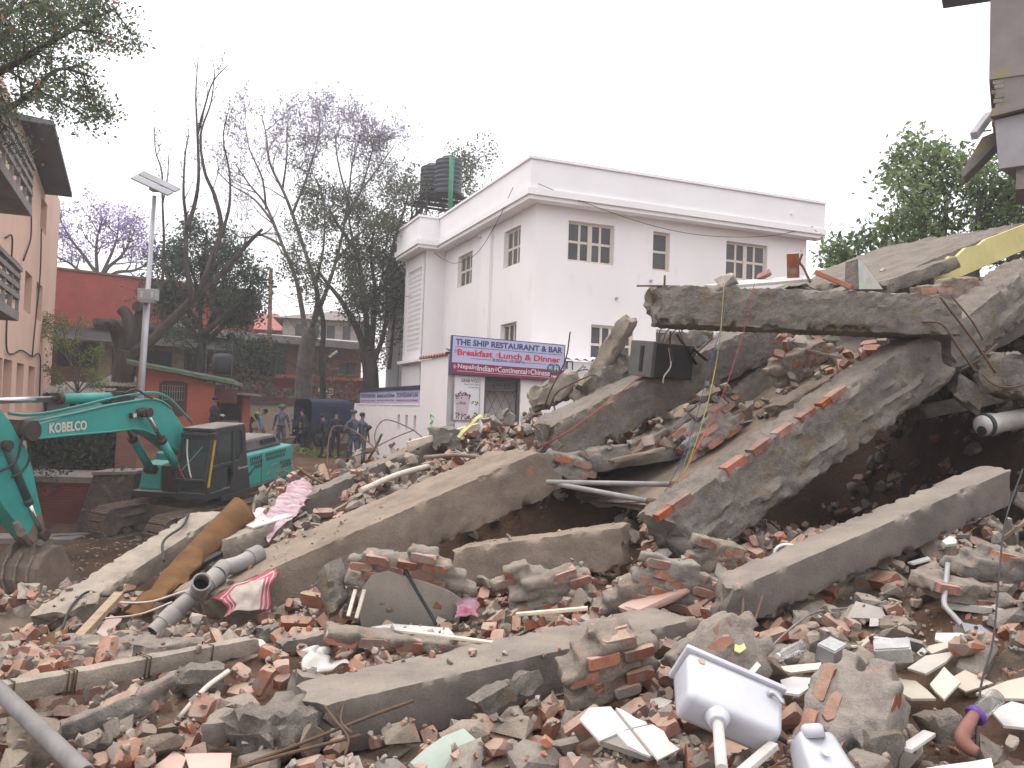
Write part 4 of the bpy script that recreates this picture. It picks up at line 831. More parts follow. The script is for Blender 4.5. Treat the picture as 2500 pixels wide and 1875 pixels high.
# sheds with patched tin roofs under the bank
def shed(px0, px1, d, ytop, ybot, lab, col):
    q0 = at(px0, ybot, d); P = Plane((q0.x, q0.y, 0), (.98, .2, 0)); s1 = P.st(px1, ybot)[0]; zt = P.st(px0, ytop)[1]
    t = thing('tin_shed', P.w(s1 / 2, .4), lab, 'shed')
    MB().pbox(P, 0, s1, .0, zt, -2.5, 0).build('wall', col, t); MB().pbox(P, s1 * .45, s1 * .9, .3, zt - .25, 0, .04).build('opening', M['darkin'], t)
    n_ = 26; vs = []; fs = []
    for k in range(n_ + 1):
        x = -.3 + (s1 + .6) * k / n_; h = .04 * (k % 2)
        vs += [P.w(x, zt + h, .5), P.w(x, zt + .45 + h, -2.7), P.w(x, zt + h - .03, .5), P.w(x, zt + .42 + h, -2.7)]
    for k in range(n_): a = k * 4; fs += [(a, a + 4, a + 5, a + 1), (a + 2, a + 3, a + 7, a + 6), (a, a + 2, a + 6, a + 4)]
    MB().add(vs, fs).build('tin_roof', mat('tin', (.24, .215, .19), (.14, .105, .085), scale=4, rough=.7, bump=.2, metal=.2), t)
shed(112, 235, 29, 960, 1050, 'low shed with rusty corrugated tin roof beside the salmon house', M['plaster'])
shed(236, 322, 31, 942, 1050, 'small masonry shed under a tin roof beneath the big pollarded tree', M['peeling'])
# tank on the bank beside the hut
q = at(545, 900, 33); tk = thing('bank_water_tank', (q.x, q.y, 1.2), 'black plastic water tank on a thin pipe frame behind the hut', 'water tank')
zb_ = at(545, 915, 33).z; r_ = .42; h_ = at(545, 862, 33).z - zb_
MB().lathe([(r_, 0), (r_, h_ * .8), (r_ * .9, h_ * .9), (r_ * .4, h_)], (q.x, q.y, zb_), n=20).build('tank_body', M['tank'], tk)
for sx_ in (-1, 1):
    for sy_ in (-1, 1): MB().cyl((q.x + sx_ * .5, q.y + sy_ * .5, .4), (q.x + sx_ * .5, q.y + sy_ * .5, zb_ + 1.3), .025, 6).build('leg', M['dark_steel'], tk)
MB().box((q.x, q.y, zb_ - .04), (1.1, 1.1, .06)).build('platform', M['dark_steel'], tk)
# ------------------------------------------------------------------ trees
M['bark'] = mat('bark', (.075, .062, .055), (.04, .033, .03), scale=5, rough=.95, bump=.8, bscale=20, stretch=(1, 1, .25), spec=.1)
M['bark_pale'] = mat('bark_pale', (.17, .14, .125), (.10, .083, .074), scale=4, rough=.95, bump=.5, bscale=20, spec=.1)
M['leaf_dark'] = leaf_mat('leaf_dark', (.068, .11, .062), (.04, .072, .044), .45)
M['leaf_mid'] = leaf_mat('leaf_mid', (.14, .185, .085), (.09, .125, .06), .45)
M['leaf_olive'] = leaf_mat('leaf_olive', (.12, .125, .07), (.08, .085, .052), .4)
M['leaf_peepal'] = leaf_mat('leaf_peepal', (.22, .31, .11), (.12, .19, .075), .5)
M['leaf_bright'] = leaf_mat('leaf_bright', (.22, .27, .06), (.14, .19, .045), .35)
M['blossom'] = leaf_mat('blossom', (.42, .36, .53), (.33, .27, .44), .3)
M['blossom_deep'] = leaf_mat('blossom_deep', (.34, .23, .56), (.25, .16, .44), .3)
M['orange_flower'] = leaf_mat('orange_flower', (.50, .16, .06), (.35, .10, .05), .3)
class Tree:
    def __init__(s, seed): s.r = random.Random(seed); s.wood = MB(); s.tips = []; s.r0 = None
    def rv(s): return Vector((s.r.gauss(0, 1), s.r.gauss(0, 1), s.r.gauss(0, 1)))
    def limb(s, pts, ra, rb, sides=7, n=5):
        P = bez(pts, n); m = len(P); s.wood.tube(P, [ra + (rb - ra) * (i / (m - 1)) ** .8 for i in range(m)], sides); return P
    def grow(s, P, r, L, lvl, cnt, up=.25, spread=.9, t0=.35, droop=0.0, minr=.006, seg=4):
        """branches from polyline P; recursion lvl"""
        m = len(P)
        for k in range(cnt):
            t = t0 + (1 - t0) * (k + s.r.random()) / cnt; i = min(int(t * (m - 1)), m - 2); q = P[i].lerp(P[i + 1], t * (m - 1) - i)
            tan = (P[i + 1] - P[i]).normalized(); d = s.rv(); d -= tan * d.dot(tan); d.normalize()
            d = (tan * (1.05 - spread * .6) + d * spread + Vector((0, 0, up))).normalized()
            l = L * (.55 + .75 * s.r.random()) * (1.15 - .5 * t); pts = [q]; dd = d.copy()
            for j in range(seg):
                dd = (dd + s.rv() * .17 + Vector((0, 0, up * .16 - droop * .2 * (j + 1)))).normalized(); pts.append(pts[-1] + dd * (l / seg))
            rr = max(minr, r * (.42 + .25 * s.r.random()) * (1.1 - .5 * t))
            s.wood.tube(pts, [rr * (1 - .72 * j / seg) for j in range(seg + 1)], 4 if lvl > 1 else 3, False)
            if lvl > 1: s.grow(pts, rr * .75, L * .52, lvl - 1, max(3, int(cnt * .75)), up, spread, .25, droop, minr * .75, 3)
            else: s.tips.append(pts)
    def leaves(s, per, size, jit, seed=1, clump=1.0, pred=None):
        out = []
        for pts in s.tips:
            if s.r.random() > clump: continue
            for _ in range(per):
                t = s.r.random() ** .6 * (len(pts) - 1); i = min(int(t), len(pts) - 2); q = pts[i].lerp(pts[i + 1], t - i) + s.rv() * jit
                if pred is None or pred(q): out.append(tuple(q))
        if not out: return None
        a = np.array(out); return leaf_cloud(a, np.random.default_rng(seed).uniform(.6, 1.3, len(a)) * size, None, seed, .5)
def px_of(q):
    v = q - CAMP; w = v.dot(Fv); return (1250 + FPX * v.dot(Rv) / w, 937.5 - FPX * v.dot(Uv) / w)
def pp(l, d): return [at(x, y, d + (e[0] if e else 0)) for x, y, *e in l]
def drop(px, py, d, z): q = at(px, py, d); return Vector((q.x, q.y, z))
def tree_thing(T, name, label, base, leafs, bark, group=None):
    t = thing(name, base, label, 'tree', group); T.wood.build('trunk', bark, t)
    for nm, mb, mt in leafs:
        if mb: mb.build(nm, mt, t, kind='stuff' if nm == 'flowers' else None)
    return t
# near tree reaching in from the left, feathery leaves with orange flowers
T = Tree(3); d = 13.0
base = Vector((at(-420, 900, d).x, d, -.5))
tr = T.limb([base, Vector((base.x + .1, d, 3)), at(-330, 420, d)], .26, .18, 9)
for l, rr in (([(-330, 420), (-120, 250, -.4), (60, 140, -.5), (200, 60, -.2), (285, 20)], .10), ([(-330, 420), (-100, 330, .5), (60, 240, .6), (140, 170, .5), (215, 185, .3)], .09), ([(-330, 420), (-140, 120), (20, 20, .3), (90, -90, .5)], .10), ([(-330, 420), (-180, 200, -.6), (-20, 60, -.9), (150, -30, -.9)], .08)):
    P = T.limb(pp(l, d), rr, .015, 6); T.grow(P, rr * .5, .95, 2, 11, -.02, .95, .35, .25)
m1 = T.leaves(36, .036, .09, 2); m2 = T.leaves(2, .05, .06, 4, .35, lambda q: px_of(q)[1] < 250)
tree_thing(T, 'flame_tree', 'feathery leaved tree with orange flowers hanging over the salmon house', base, [('crown', m1, M['leaf_mid']), ('flowers', m2, M['orange_flower'])], M['bark'])
# distant jacaranda between the salmon house and the lamp
T = Tree(9); d = 56; base = drop(235, 700, d, 2.5)
for l in ([(235, 900), (240, 700), (215, 640), (170, 580), (140, 520)], [(235, 900), (245, 690), (300, 620), (330, 560)], [(235, 900), (238, 700), (235, 600), (250, 530)], [(235, 900), (230, 720), (180, 650), (120, 620)], [(235, 900), (260, 690), (330, 660), (370, 640)], [(240, 690), (280, 600), (290, 550)]):
    P = T.limb(pp(l, d), .22 if l[0][1] == 900 else .14, .04, 5); T.grow(P, .12, 2.3, 2, 8, .12, .85, .5)
m1 = T.leaves(16, .105, .32, 2, .95, lambda q: px_of(q)[1] < 640)
tree_thing(T, 'jacaranda_tree', 'distant jacaranda in full purple bloom beyond the long red building', base, [('blossom', m1, M['blossom_deep'])], M['bark'])
# dense dark green tree
T = Tree(21); d = 35; base = drop(470, 960, d, 1.5)
for l in ([(480, 1000), (490, 850), (480, 700), (440, 600)], [(490, 850), (540, 720), (560, 610)], [(485, 800), (420, 690), (400, 640)], [(490, 820), (580, 740), (615, 690)], [(488, 760), (500, 640), (505, 560)], [(490, 850), (560, 780), (600, 750)], [(485, 830), (430, 760), (395, 720)], [(560, 820), (600, 850), (610, 900)]):
    P = T.limb(pp([(x, y, random.uniform(-1, 1)) for x, y in l], d), .16, .04, 6); T.grow(P, .07, 1.2, 2, 11, .1, 1.0, .3)
m1 = T.leaves(22, .08, .2, 2)
tree_thing(T, 'evergreen_tree', 'dense dark green rounded tree behind the lamp post and hut', base, [('crown', m1, M['leaf_dark'])], M['bark'])
# pollarded big trunk with tall bare stems
T = Tree(33); d = 32; base = drop(300, 980, d, .9)
T.limb([base, at(300, 930, d), at(305, 880, d), at(310, 855, d)], .43, .36, 10)
T.limb(pp([(300, 880), (290, 830), (275, 790, -.5), (262, 795, -.8)], d), .30, .16, 8); T.limb(pp([(310, 860), (318, 810), (310, 770), (295, 755)], d), .30, .2, 8); T.limb(pp([(315, 860), (335, 800, .4), (345, 760, .5), (335, 748)], d), .28, .2, 8)
P = T.limb(pp([(315, 870), (370, 830), (420, 780), (480, 722), (540, 668, .3), (600, 600, .3), (640, 560)], d), .25, .06, 8)
T.grow(P, .12, 1.6, 2, 7, .35, .8, .55)
for l, r_ in (([(470, 735), (455, 640), (455, 545), (448, 470), (452, 380), (462, 320)], .12), ([(455, 560), (475, 500), (485, 430), (482, 330), (478, 230), (484, 140)], .10), ([(485, 720), (515, 640), (540, 560), (525, 480), (500, 420), (490, 330), (515, 250), (525, 170)], .13), ([(540, 580), (560, 500), (560, 420), (545, 340), (555, 280)], .07), ([(482, 330), (500, 260), (520, 200), (555, 160)], .05), ([(395, 720), (400, 600), (397, 500), (395, 420), (380, 370), (376, 310)], .06), ([(397, 500), (408, 440), (412, 380)], .03)):
    P = T.limb(pp([(x, y, random.uniform(-.4, .4)) for x, y in l], d), r_, .015, 6); T.grow(P, r_ * .35, .75, 2 if r_ > .04 else 1, 9, .75, .6, .35, 0, .009)
m1 = T.leaves(1, .05, .06, 2, .5)
tree_thing(T, 'pollarded_tree', 'big pollarded trunk with tall bare stems beside the lamp post', base, [('sparse_leaves', m1, M['leaf_olive'])], M['bark'])
# main jacaranda behind the truck
T = Tree(41); d = 39; base = drop(735, 1000, d, 1.2)
T.limb([base, at(742, 930, d), at(748, 860, d), at(760, 800, d)], .43, .33, 10)
jl = [([(752, 850), (738, 760), (722, 680), (690, 600), (650, 500), (610, 440), (575, 380)], .24), ([(690, 600), (640, 575), (590, 580), (560, 560)], .12), ([(665, 540), (620, 480), (565, 440), (530, 400)], .11), ([(650, 510), (640, 420), (610, 340), (600, 280)], .10),
      ([(760, 810), (775, 720), (740, 600), (700, 480), (660, 380), (650, 300), (640, 240)], .22), ([(715, 520), (745, 430), (770, 340), (780, 270), (770, 215)], .12), ([(690, 450), (700, 360), (700, 280)], .09),
      ([(762, 800), (800, 700), (830, 600), (850, 480), (860, 380), (880, 300)], .20), ([(840, 540), (880, 460), (930, 380), (960, 330)], .12), ([(820, 640), (870, 580), (930, 520), (980, 450)], .12), ([(850, 480), (830, 400), (820, 320), (830, 270)], .10), ([(770, 700), (790, 600), (790, 480), (760, 400)], .11), ([(880, 460), (900, 380), (915, 310)], .08)]
for l, r_ in jl:
    P = T.limb(pp([(x, y + 45 * max(0, (520 - y) / 300), random.uniform(-1.2, 1.2) if i else 0) for i, (x, y) in enumerate(l)], d), r_ * .62, .022, 6); T.grow(P, r_ * .30, 2.0, 3, 10 if r_ < .21 else 7, .36, .8, .3, 0, .012)
def upper(q): x, y = px_of(q); return y < 420 - .00045 * (x - 780) ** 2 + 90 and random.random() < max(.12, min(1, (470 - y) / 170))
m1 = T.leaves(3, .08, .16, 2, .55, upper); m2 = T.leaves(4, .055, .2, 5, .55, lambda q: px_of(q)[0] > 700 and px_of(q)[1] > 330)
tree_thing(T, 'jacaranda_tree', 'tall half bare jacaranda with thin purple bloom behind the police truck', base, [('blossom', m1, M['blossom']), ('leaves', m2, M['leaf_olive'])], M['bark_pale'])
# weeping green tree beside the white building
T = Tree(55); d = 37; base = drop(905, 1000, d, 1.0)
T.limb([base, at(905, 960, d), at(903, 900, d), at(895, 860, d)], .40, .32, 9)
for l, r_ in (([(897, 870), (870, 800), (830, 730), (790, 680), (770, 640)], .22), ([(900, 860), (893, 760), (880, 660), (860, 580), (850, 520)], .2), ([(903, 880), (912, 780), (915, 700), (905, 620), (920, 520)], .2), ([(905, 900), (935, 820), (945, 740), (935, 660), (950, 560)], .16), ([(912, 740), (950, 680), (975, 610)], .1), ([(860, 600), (820, 540), (800, 500)], .1), ([(940, 700), (960, 600), (985, 520), (1000, 460)], .12), ([(985, 560), (1060, 480), (1140, 440), (1150, 400)], .09), ([(950, 900), (960, 800), (968, 700)], .1)):
    P = T.limb(pp([(x, y, random.uniform(-.8, 1.2) if i else 0) for i, (x, y) in enumerate(l)], d), r_ * .85, .03, 6); T.grow(P, r_ * .36, 1.7, 3, 8, .1, .9, .2, .25, .011)
m1 = T.leaves(15, .07, .22, 2, .9)
tree_thing(T, 'weeping_tree', 'dark multi stemmed tree with fine drooping foliage beside the white building', base, [('crown', m1, M['leaf_olive']), ('fresh_leaves', T.leaves(4, .07, .24, 9, .6), M['leaf_mid'])], M['bark'])
# peepal tree behind the rubble on the right
T = Tree(61); d = 19; base = Vector((at(2360, 800, d).x, d, .4))
T.limb([base, at(2360, 720, d), at(2350, 640, d)], .35, .25, 8)
for l, r_ in (([(2350, 660), (2300, 560), (2250, 480), (2200, 420)], .14), ([(2350, 660), (2380, 540), (2390, 430), (2370, 350)], .14), ([(2350, 660), (2260, 620), (2200, 560), (2170, 500)], .12), ([(2355, 650), (2430, 560), (2480, 480), (2520, 420)], .12), ([(2300, 560), (2310, 460), (2300, 390), (2330, 350)], .1), ([(2350, 660), (2230, 650), (2170, 630), (2080, 620)], .08), ([(2120, 625), (2090, 590), (2075, 570)], .04), ([(2260, 620), (2240, 560), (2245, 480), (2235, 400)], .07), ([(2380, 540), (2440, 480), (2460, 400)], .08), ([(2230, 450), (2220, 380), (2232, 340)], .04), ([(2390, 600), (2480, 600), (2540, 580)], .08)):
    P = T.limb(pp([(x, y + 40, random.uniform(-.7, .7) if i else 0) for i, (x, y) in enumerate(l)], d), r_ * .8, .015, 6); T.grow(P, r_ * .36, .68, 2, 12, .15, 1.0, .22, .05, .006)
m1 = T.leaves(8, .08, .17, 2, .9)
tree_thing(T, 'peepal_tree', 'leafy green tree rising behind the yellow slab of the rubble heap', base, [('crown', m1, M['leaf_peepal'])], M['bark_pale'])
# yellow-green young tree by the salmon house
T = Tree(71); d = 27.5; base = drop(185, 1010, d, .5)
T.limb([base, at(190, 960, d)], .07, .05, 5)
for l in ([(190, 960), (195, 880), (185, 820), (200, 770)], [(190, 960), (160, 860), (130, 800), (100, 780)], [(190, 950), (160, 830), (150, 790), (130, 770)], [(190, 955), (220, 900), (235, 850)], [(180, 900), (140, 840), (110, 820)], [(192, 960), (215, 940), (245, 925)], [(188, 960), (150, 925), (120, 915)]):
    P = T.limb(pp([(x, y, random.uniform(-.3, .3) if i else 0) for i, (x, y) in enumerate(l)], d), .03, .008, 5); T.grow(P, .012, .5, 1, 13, .1, .8, .25, .35, .005)
tree_thing(T, 'young_tree', 'spindly young tree with yellow green feathery leaves by the salmon wall', base, [('crown', T.leaves(34, .038, .07, 2), M['leaf_bright'])], M['bark_pale'])
# thin trunk with climber in front of the brick house
T = Tree(81); d = 38; base = drop(785, 1000, d, 1.0)
P = T.limb([base, at(788, 940, d), at(783, 880, d), at(790, 800, d), at(775, 720, d)], .16, .1, 7); T.grow(P, .05, .8, 2, 8, .1, 1, .3, .1, .008)
tree_thing(T, 'thin_tree', 'thin straight tree trunk before the red base of the brick house', base, [('leaves', T.leaves(5, .06, .12, 2), M['leaf_olive'])], M['bark'])
# weeds and undergrowth on the bank behind the hut
n = 5200; x = rng.uniform(-30, 2, n); y = rng.uniform(39.3, 41.5, n); h = rng.gamma(2, .22, n) * (1 + .7 * np.sin(x * 1.3)); z = ground_np(x, y) + np.clip(h, 0, 1.5)
leaf_cloud(np.stack([x, y, z], 1), rng.uniform(.06, .13, n), None, 8).build('undergrowth', M['leaf_olive'], None, 'weeds and undergrowth covering the bank behind the hut', 'undergrowth', kind='stuff')
n = 2600; x = rng.uniform(-22, -12.5, n); y = rng.uniform(30, 35, n); z = ground_np(x, y) + rng.gamma(2, .3, n) * (1 + .5 * np.sin(x * 2))
leaf_cloud(np.stack([x, y, z], 1), rng.uniform(.06, .12, n), None, 9).build('hedge', M['leaf_mid'], None, 'scrubby hedge between the salmon house and the tin sheds', 'hedge', kind='stuff')
# utility pole
b = MB(); d = 41; b.cyl(drop(655, 960, d, 1), at(662, 655, d), .14, 10, .09); up_ = thing('utility_pole', drop(655, 960, d, 1), 'bare brown utility pole between the trees and brick house', 'pole')
b.build('shaft', mat('pole_rust', (.24, .12, .075), (.17, .10, .07), scale=2, rough=.85, bump=.2), up_); MB().bar(at(648, 700, d), at(676, 700, d), .08, .1).build('cross_arm', M['dark_steel'], up_)
sl = thing('street_light', at(805, 867, 37.5), 'small white street light on an arm near the brick house', 'street light')
MB().tube([at(793, 1000, 37.5), at(792, 885, 37.5), at(802, 875, 37.5)], .05, 6).build('arm', M['dark_steel'], sl); MB().bar(at(804, 872, 37.5), at(823, 857, 37.5), .14, .1).build('lamp_head', M['white_tile'], sl, bevel=.02)
for k, (a, c, dp) in enumerate([((655, 705), (1010, 720), .9), ((655, 715), (870, 890), .7), ((900, 905), (655, 860), .6), ((655, 880), (900, 870), .5)]):
    A, B_ = at(*a, 40), at(*c, 35); md = (A + B_) / 2 - Vector((0, 0, dp)); cable([A, md, B_], .012, 'overhead_cable', ['sagging black cable from the utility pole to the white building', 'black cable slanting down from the utility pole past the trees', 'black cable crossing low in front of the brick house windows', 'slack black cable between utility pole and weeping tree'][k])
# ------------------------------------------------------------------ excavator
TEAL = M['teal'] = mat('teal', (.028, .315, .275), (.022, .26, .225), scale=1.5, rough=.42, bump=.03, spec=.4, dust=.35, dcol=(.22, .27, .23), c3=(.13, .19, .16), c3s=4, c3t=.68)
GREYM = mat('machine_grey', (.034, .035, .041), (.026, .027, .032), scale=2, rough=.5, bump=.03, dust=.75, dcol=(.33, .29, .25))
TRKM = mat('track_steel', (.34, .265, .205), (.2, .155, .12), scale=6, rough=.8, bump=.4, metal=.25, dust=.5, dcol=(.27, .21, .165))
MUDM = mat('muddy_steel', (.22, .17, .13), (.13, .10, .078), scale=3, rough=.85, bump=.4, dust=.4, dcol=(.26, .2, .16))
CHROME = mat('chrome', (.62, .62, .63), (.5, .5, .51), scale=2, rough=.2, bump=0, metal=.95)
OILY = mat('oily_steel', (.07, .05, .042), (.05, .035, .03), scale=5, rough=.6, bump=.2, metal=.3)
HOSE = mat('hose', (.04, .037, .036), rough=.6, bump=0)
GLASSC = mat('cab_glass', (.04, .07, .065), (.03, .055, .05), scale=1, rough=.12, bump=0, spec=.4, alpha=.5)
ph, pt_ = R(-104.4), .096
EX_O = Vector((-8.48, 23.66, -1.117))
EM = Matrix.Translation(EX_O) @ Matrix.Rotation(ph, 4, 'Z') @ Matrix.Rotation(pt_, 4, 'Y')
EX = thing('excavator', EX_O, 'teal crawler excavator with dusty black cab working at the pit edge', 'excavator', mat=EM)
EI = EM.inverted(); _ey = (EM.to_3x3() @ Vector((0, 1, 0)))
def el(px, py, y=0.0):                        # pixel onto the machine's lengthwise plane at offset y -> local point
    o_ = EM @ Vector((0, y, 0)); r_ = ray(px, py); t = (o_ - CAMP).dot(_ey) / r_.dot(_ey); return EI @ (CAMP + r_ * t)
def ep(name, mb, mt, par=None, **k): return mb.build(name, mt, par or EX, local=True, **k)
# boom
bo = [(72, 1073), (174, 1062), (271, 1054), (325, 1047), (345, 1049), (361, 1054), (393, 1070), (434, 1102), (462, 1122), (480, 1110), (474, 1078), (447, 1040), (418, 997), (408, 988), (396, 980), (385, 976), (374, 974), (353, 975), (271, 988), (190, 1007), (119, 1022), (90, 1029), (69, 1043)]
bw = .26
bo_l = [el(x, y, bw) for x, y in bo]
boom = ep('boom', MB().prism(bo_l, (0, -2 * bw, 0)), TEAL, recalc=True, bevel=.02)
for off in (.275,):                            # top flange line and side weld seam
    ep('boom_rib', MB().tube([el(x, y, off) for x, y in bo[12:22]], .03, 5), TEAL, boom)
    ep('boom_rib', MB().tube([el(x, y, off) for x, y in bo[0:7]], .025, 5), TEAL, boom)
a = el(112, 1062, .275); c = el(212, 1052, .275); v_ = el(117, 1030, .275) - a; u_ = (c - a)
def ltext(s_, par, A, u, v, w, h, mt, bold): 
    return text(s_, 'lettering', mt, par, EM @ A, EM.to_3x3() @ u, EM.to_3x3() @ v, w, h, bold)
uu = u_.normalized(); vv = (v_ - uu * v_.dot(uu)).normalized()
WHT = mat('decal_white', (.62, .58, .52), (.52, .48, .43), scale=6, rough=.6, bump=0)
ltext('KOBELCO', boom, el(120, 1058.5, .275), uu, vv, (el(212, 1044, .275) - el(120, 1054, .275)).length, (el(118, 1034, .275) - el(119, 1059, .275)).length, WHT, .035)
ep('pale_stripe', MB().prism([el(x, y, .262) for x, y in ((89, 1030), (119, 1023), (150, 1015), (150, 1019), (119, 1029), (90, 1036))], (0, .006, 0)), WHT, boom, recalc=True)
lamp = ep('work_light', MB().box(el(325, 1014, .33), (.16, .1, .13)), GREYM, boom, bevel=.015); ep('lens', MB().box(el(325, 1014, .335) + Vector((0, .052, 0)), (.11, .01, .09)), WHT, lamp)
# pivot between boom and stick
hp = el(47, 1050, 0); ep('boom_tip_pin', MB().cyl(hp + Vector((0, -.36, 0)), hp + Vector((0, .36, 0)), .21, 16), OILY)
ep('boom_tip_lug', MB().prism([el(x, y, .2) for x, y in ((75, 1070), (40, 1078), (28, 1050), (45, 1025), (80, 1030))], (0, -.4, 0)), OILY, recalc=True)
# stick
ao = [(-75, 950), (-66, 1080), (-22, 1180), (10, 1240), (58, 1300), (88, 1332), (118, 1318), (102, 1252), (92, 1205), (81, 1151), (73, 1119), (65, 1094), (42, 1062), (27, 1032), (5, 1003), (-30, 965)]
sw = .21
stick = ep('stick', MB().prism([el(x, y, sw) for x, y in ao], (0, -2 * sw, 0)), TEAL, recalc=True, bevel=.018)
ep('stick_tip', MB().prism([el(x, y, sw + .004) for x, y in ((100, 1250), (118, 1318), (88, 1332), (66, 1308))], (0, -2 * sw - .008, 0)), MUDM, stick, recalc=True)
# cylinders
def cylinder(nm, A, B, f, rb, rr, m1=None):
    A, B = Vector(A), Vector(B); Mid = A.lerp(B, f); g = ep(nm, MB().cyl(A, Mid, rb, 14), m1 or TEAL)
    ep('gland', MB().cyl(Mid - (B - A).normalized() * .08, Mid + (B - A).normalized() * .05, rb * 1.15, 14), OILY if m1 is None else m1, g); ep('rod', MB().cyl(Mid, B, rr, 12), CHROME, g)
    ep('eye', MB().cyl(B + Vector((0, -.12, 0)), B + Vector((0, .12, 0)), rr * 2.2, 12), OILY, g); ep('eye', MB().cyl(A + Vector((0, -.13, 0)), A + Vector((0, .13, 0)), rb * 1.2, 12), OILY, g)
cylinder('stick_cylinder', el(292, 969, 0), el(-70, 980, 0), .47, .115, .065)
ep('cylinder_bracket', MB().prism([el(x, y, .14) for x, y in ((270, 990), (282, 955), (305, 958), (330, 975), (330, 985))], (0, -.28, 0)), OILY, boom, recalc=True)
for sgn in (1, -1):
    ca, cb_ = el(437, 1150, .42), el(357, 1007, .42)
    if sgn < 0: ca.y, cb_.y = -.42, -.42
    cylinder('boom_cylinder', ca, cb_, .55, .105, .055)
ep('boom_pin', MB().cyl(el(357, 1007, .5), el(357, 1007, .5) + Vector((0, -1, 0)), .09, 12), OILY, boom)
cylinder('bucket_cylinder', el(-40, 1090, .0) + Vector((-.28, .22, 0)), el(72, 1318, .0) + Vector((-.1, .22, .1)), .62, .085, .05, mat('oily_teal', (.035, .075, .07), rough=.6, bump=.1))
# hydraulic lines over the boom and hoses at the stick
for k in range(4):
    y_ = -.18 + k * .12; ep('hydraulic_line', MB().tube(bez([el(x, y - 5 - 3 * (k % 2), y_) for x, y in ((470, 1040), (425, 990), (400, 972), (372, 965), (340, 968), (270, 980), (190, 999), (119, 1014), (60, 1020), (20, 1015))], 3), .022, 6), TEAL if k != 1 else HOSE, boom)
for k, pts in enumerate(([(58, 1060), (50, 1090), (42, 1120), (20, 1140), (-10, 1155)], [(62, 1055), (70, 1090), (72, 1120), (55, 1150), (28, 1165)], [(300, 962), (330, 950), (355, 965), (372, 972)])):
    ep('hose', MB().tube(bez([el(x, y, .30) for x, y in pts], 5), .026, 6), HOSE, stick if k < 2 else boom)
# bucket: curved shell between two side plates
pin = el(98, 1325, 0); BP = lambda x, z, y=0.0: Vector((pin.x + x, y, pin.z + z))
B1, B0 = .52, -.52
prf = [(-.02, -.02), (.24, -.02), (.46, -.14), (.62, -.36), (.67, -.62), (.58, -.9), (.36, -1.12), (.06, -1.22), (-.3, -1.2), (-.62, -1.08)]
pl = [BP(*q) for q in prf]; cen = BP(.1, -.6); bk = MB(); n_ = len(pl); vs = []
for q in pl:
    qi = q + (cen - q).normalized() * .05; vs += [Vector((q.x, B0, q.z)), Vector((q.x, B1, q.z)), Vector((qi.x, B1, qi.z)), Vector((qi.x, B0, qi.z))]
fs = []
for i in range(n_ - 1):
    a = i * 4
    for k in range(4): fs.append((a + k, a + (k + 1) % 4, a + 4 + (k + 1) % 4, a + 4 + k))
fs += [(3, 2, 1, 0), (n_ * 4 - 4, n_ * 4 - 3, n_ * 4 - 2, n_ * 4 - 1)]
bk.add(vs, fs); bucket = ep('bucket', bk, MUDM, recalc=True)
for y_ in (B0, B1): ep('side_plate', MB().prism([Vector((q.x, y_ - .02, q.z)) for q in pl + [BP(-.42, -.72), BP(-.2, -.35)]], (0, .04, 0)), MUDM, bucket, recalc=True)
for y_ in (-.3, 0, .3):
    w_ = MB()
    for i in range(2, n_ - 2):
        q, q2 = pl[i], pl[i + 1]; w_.bar(Vector((q.x, y_, q.z)), Vector((q2.x, y_, q2.z)), .09, .05, (0, 1, 0))
    ep('wear_strap', w_, TRKM, bucket)
for k in range(5):
    y_ = B0 + .06 + k * (B1 - B0 - .12) / 4; q = pl[-1]; d_ = Vector((-.95, 0, .28))
    ep('tooth', MB().add([Vector((q.x, y_ - .05, q.z - .06)), Vector((q.x, y_ + .05, q.z - .06)), Vector((q.x, y_ + .05, q.z + .06)), Vector((q.x, y_ - .05, q.z + .06)), Vector((q.x, y_ - .04, q.z)) + d_ * .26, Vector((q.x, y_ + .04, q.z)) + d_ * .26], [(3, 2, 1, 0), (0, 1, 5, 4), (1, 2, 5), (2, 3, 4, 5), (3, 0, 4)]), MUDM, bucket)
for y_ in (-.26, .26):
    ep('bucket_lug', MB().prism([Vector((q.x, y_ - .03, q.z)) for q in (BP(-.1, -.1), BP(.55, -.22), BP(.48, .06), BP(.3, .14), BP(-.02, .1))], (0, .06, 0)), MUDM, bucket, recalc=True)
    ep('link', MB().tube([el(40, 1275, y_), el(50, 1305, y_), el(70, 1330, y_)], .07, 8), MUDM, bucket)
ep('bucket_pin', MB().cyl(el(98, 1325, -.36), el(98, 1325, .36), .07, 10), MUDM, bucket); ep('bucket_pin', MB().cyl(el(52, 1300, -.36), el(52, 1300, .36), .09, 10), MUDM, bucket)
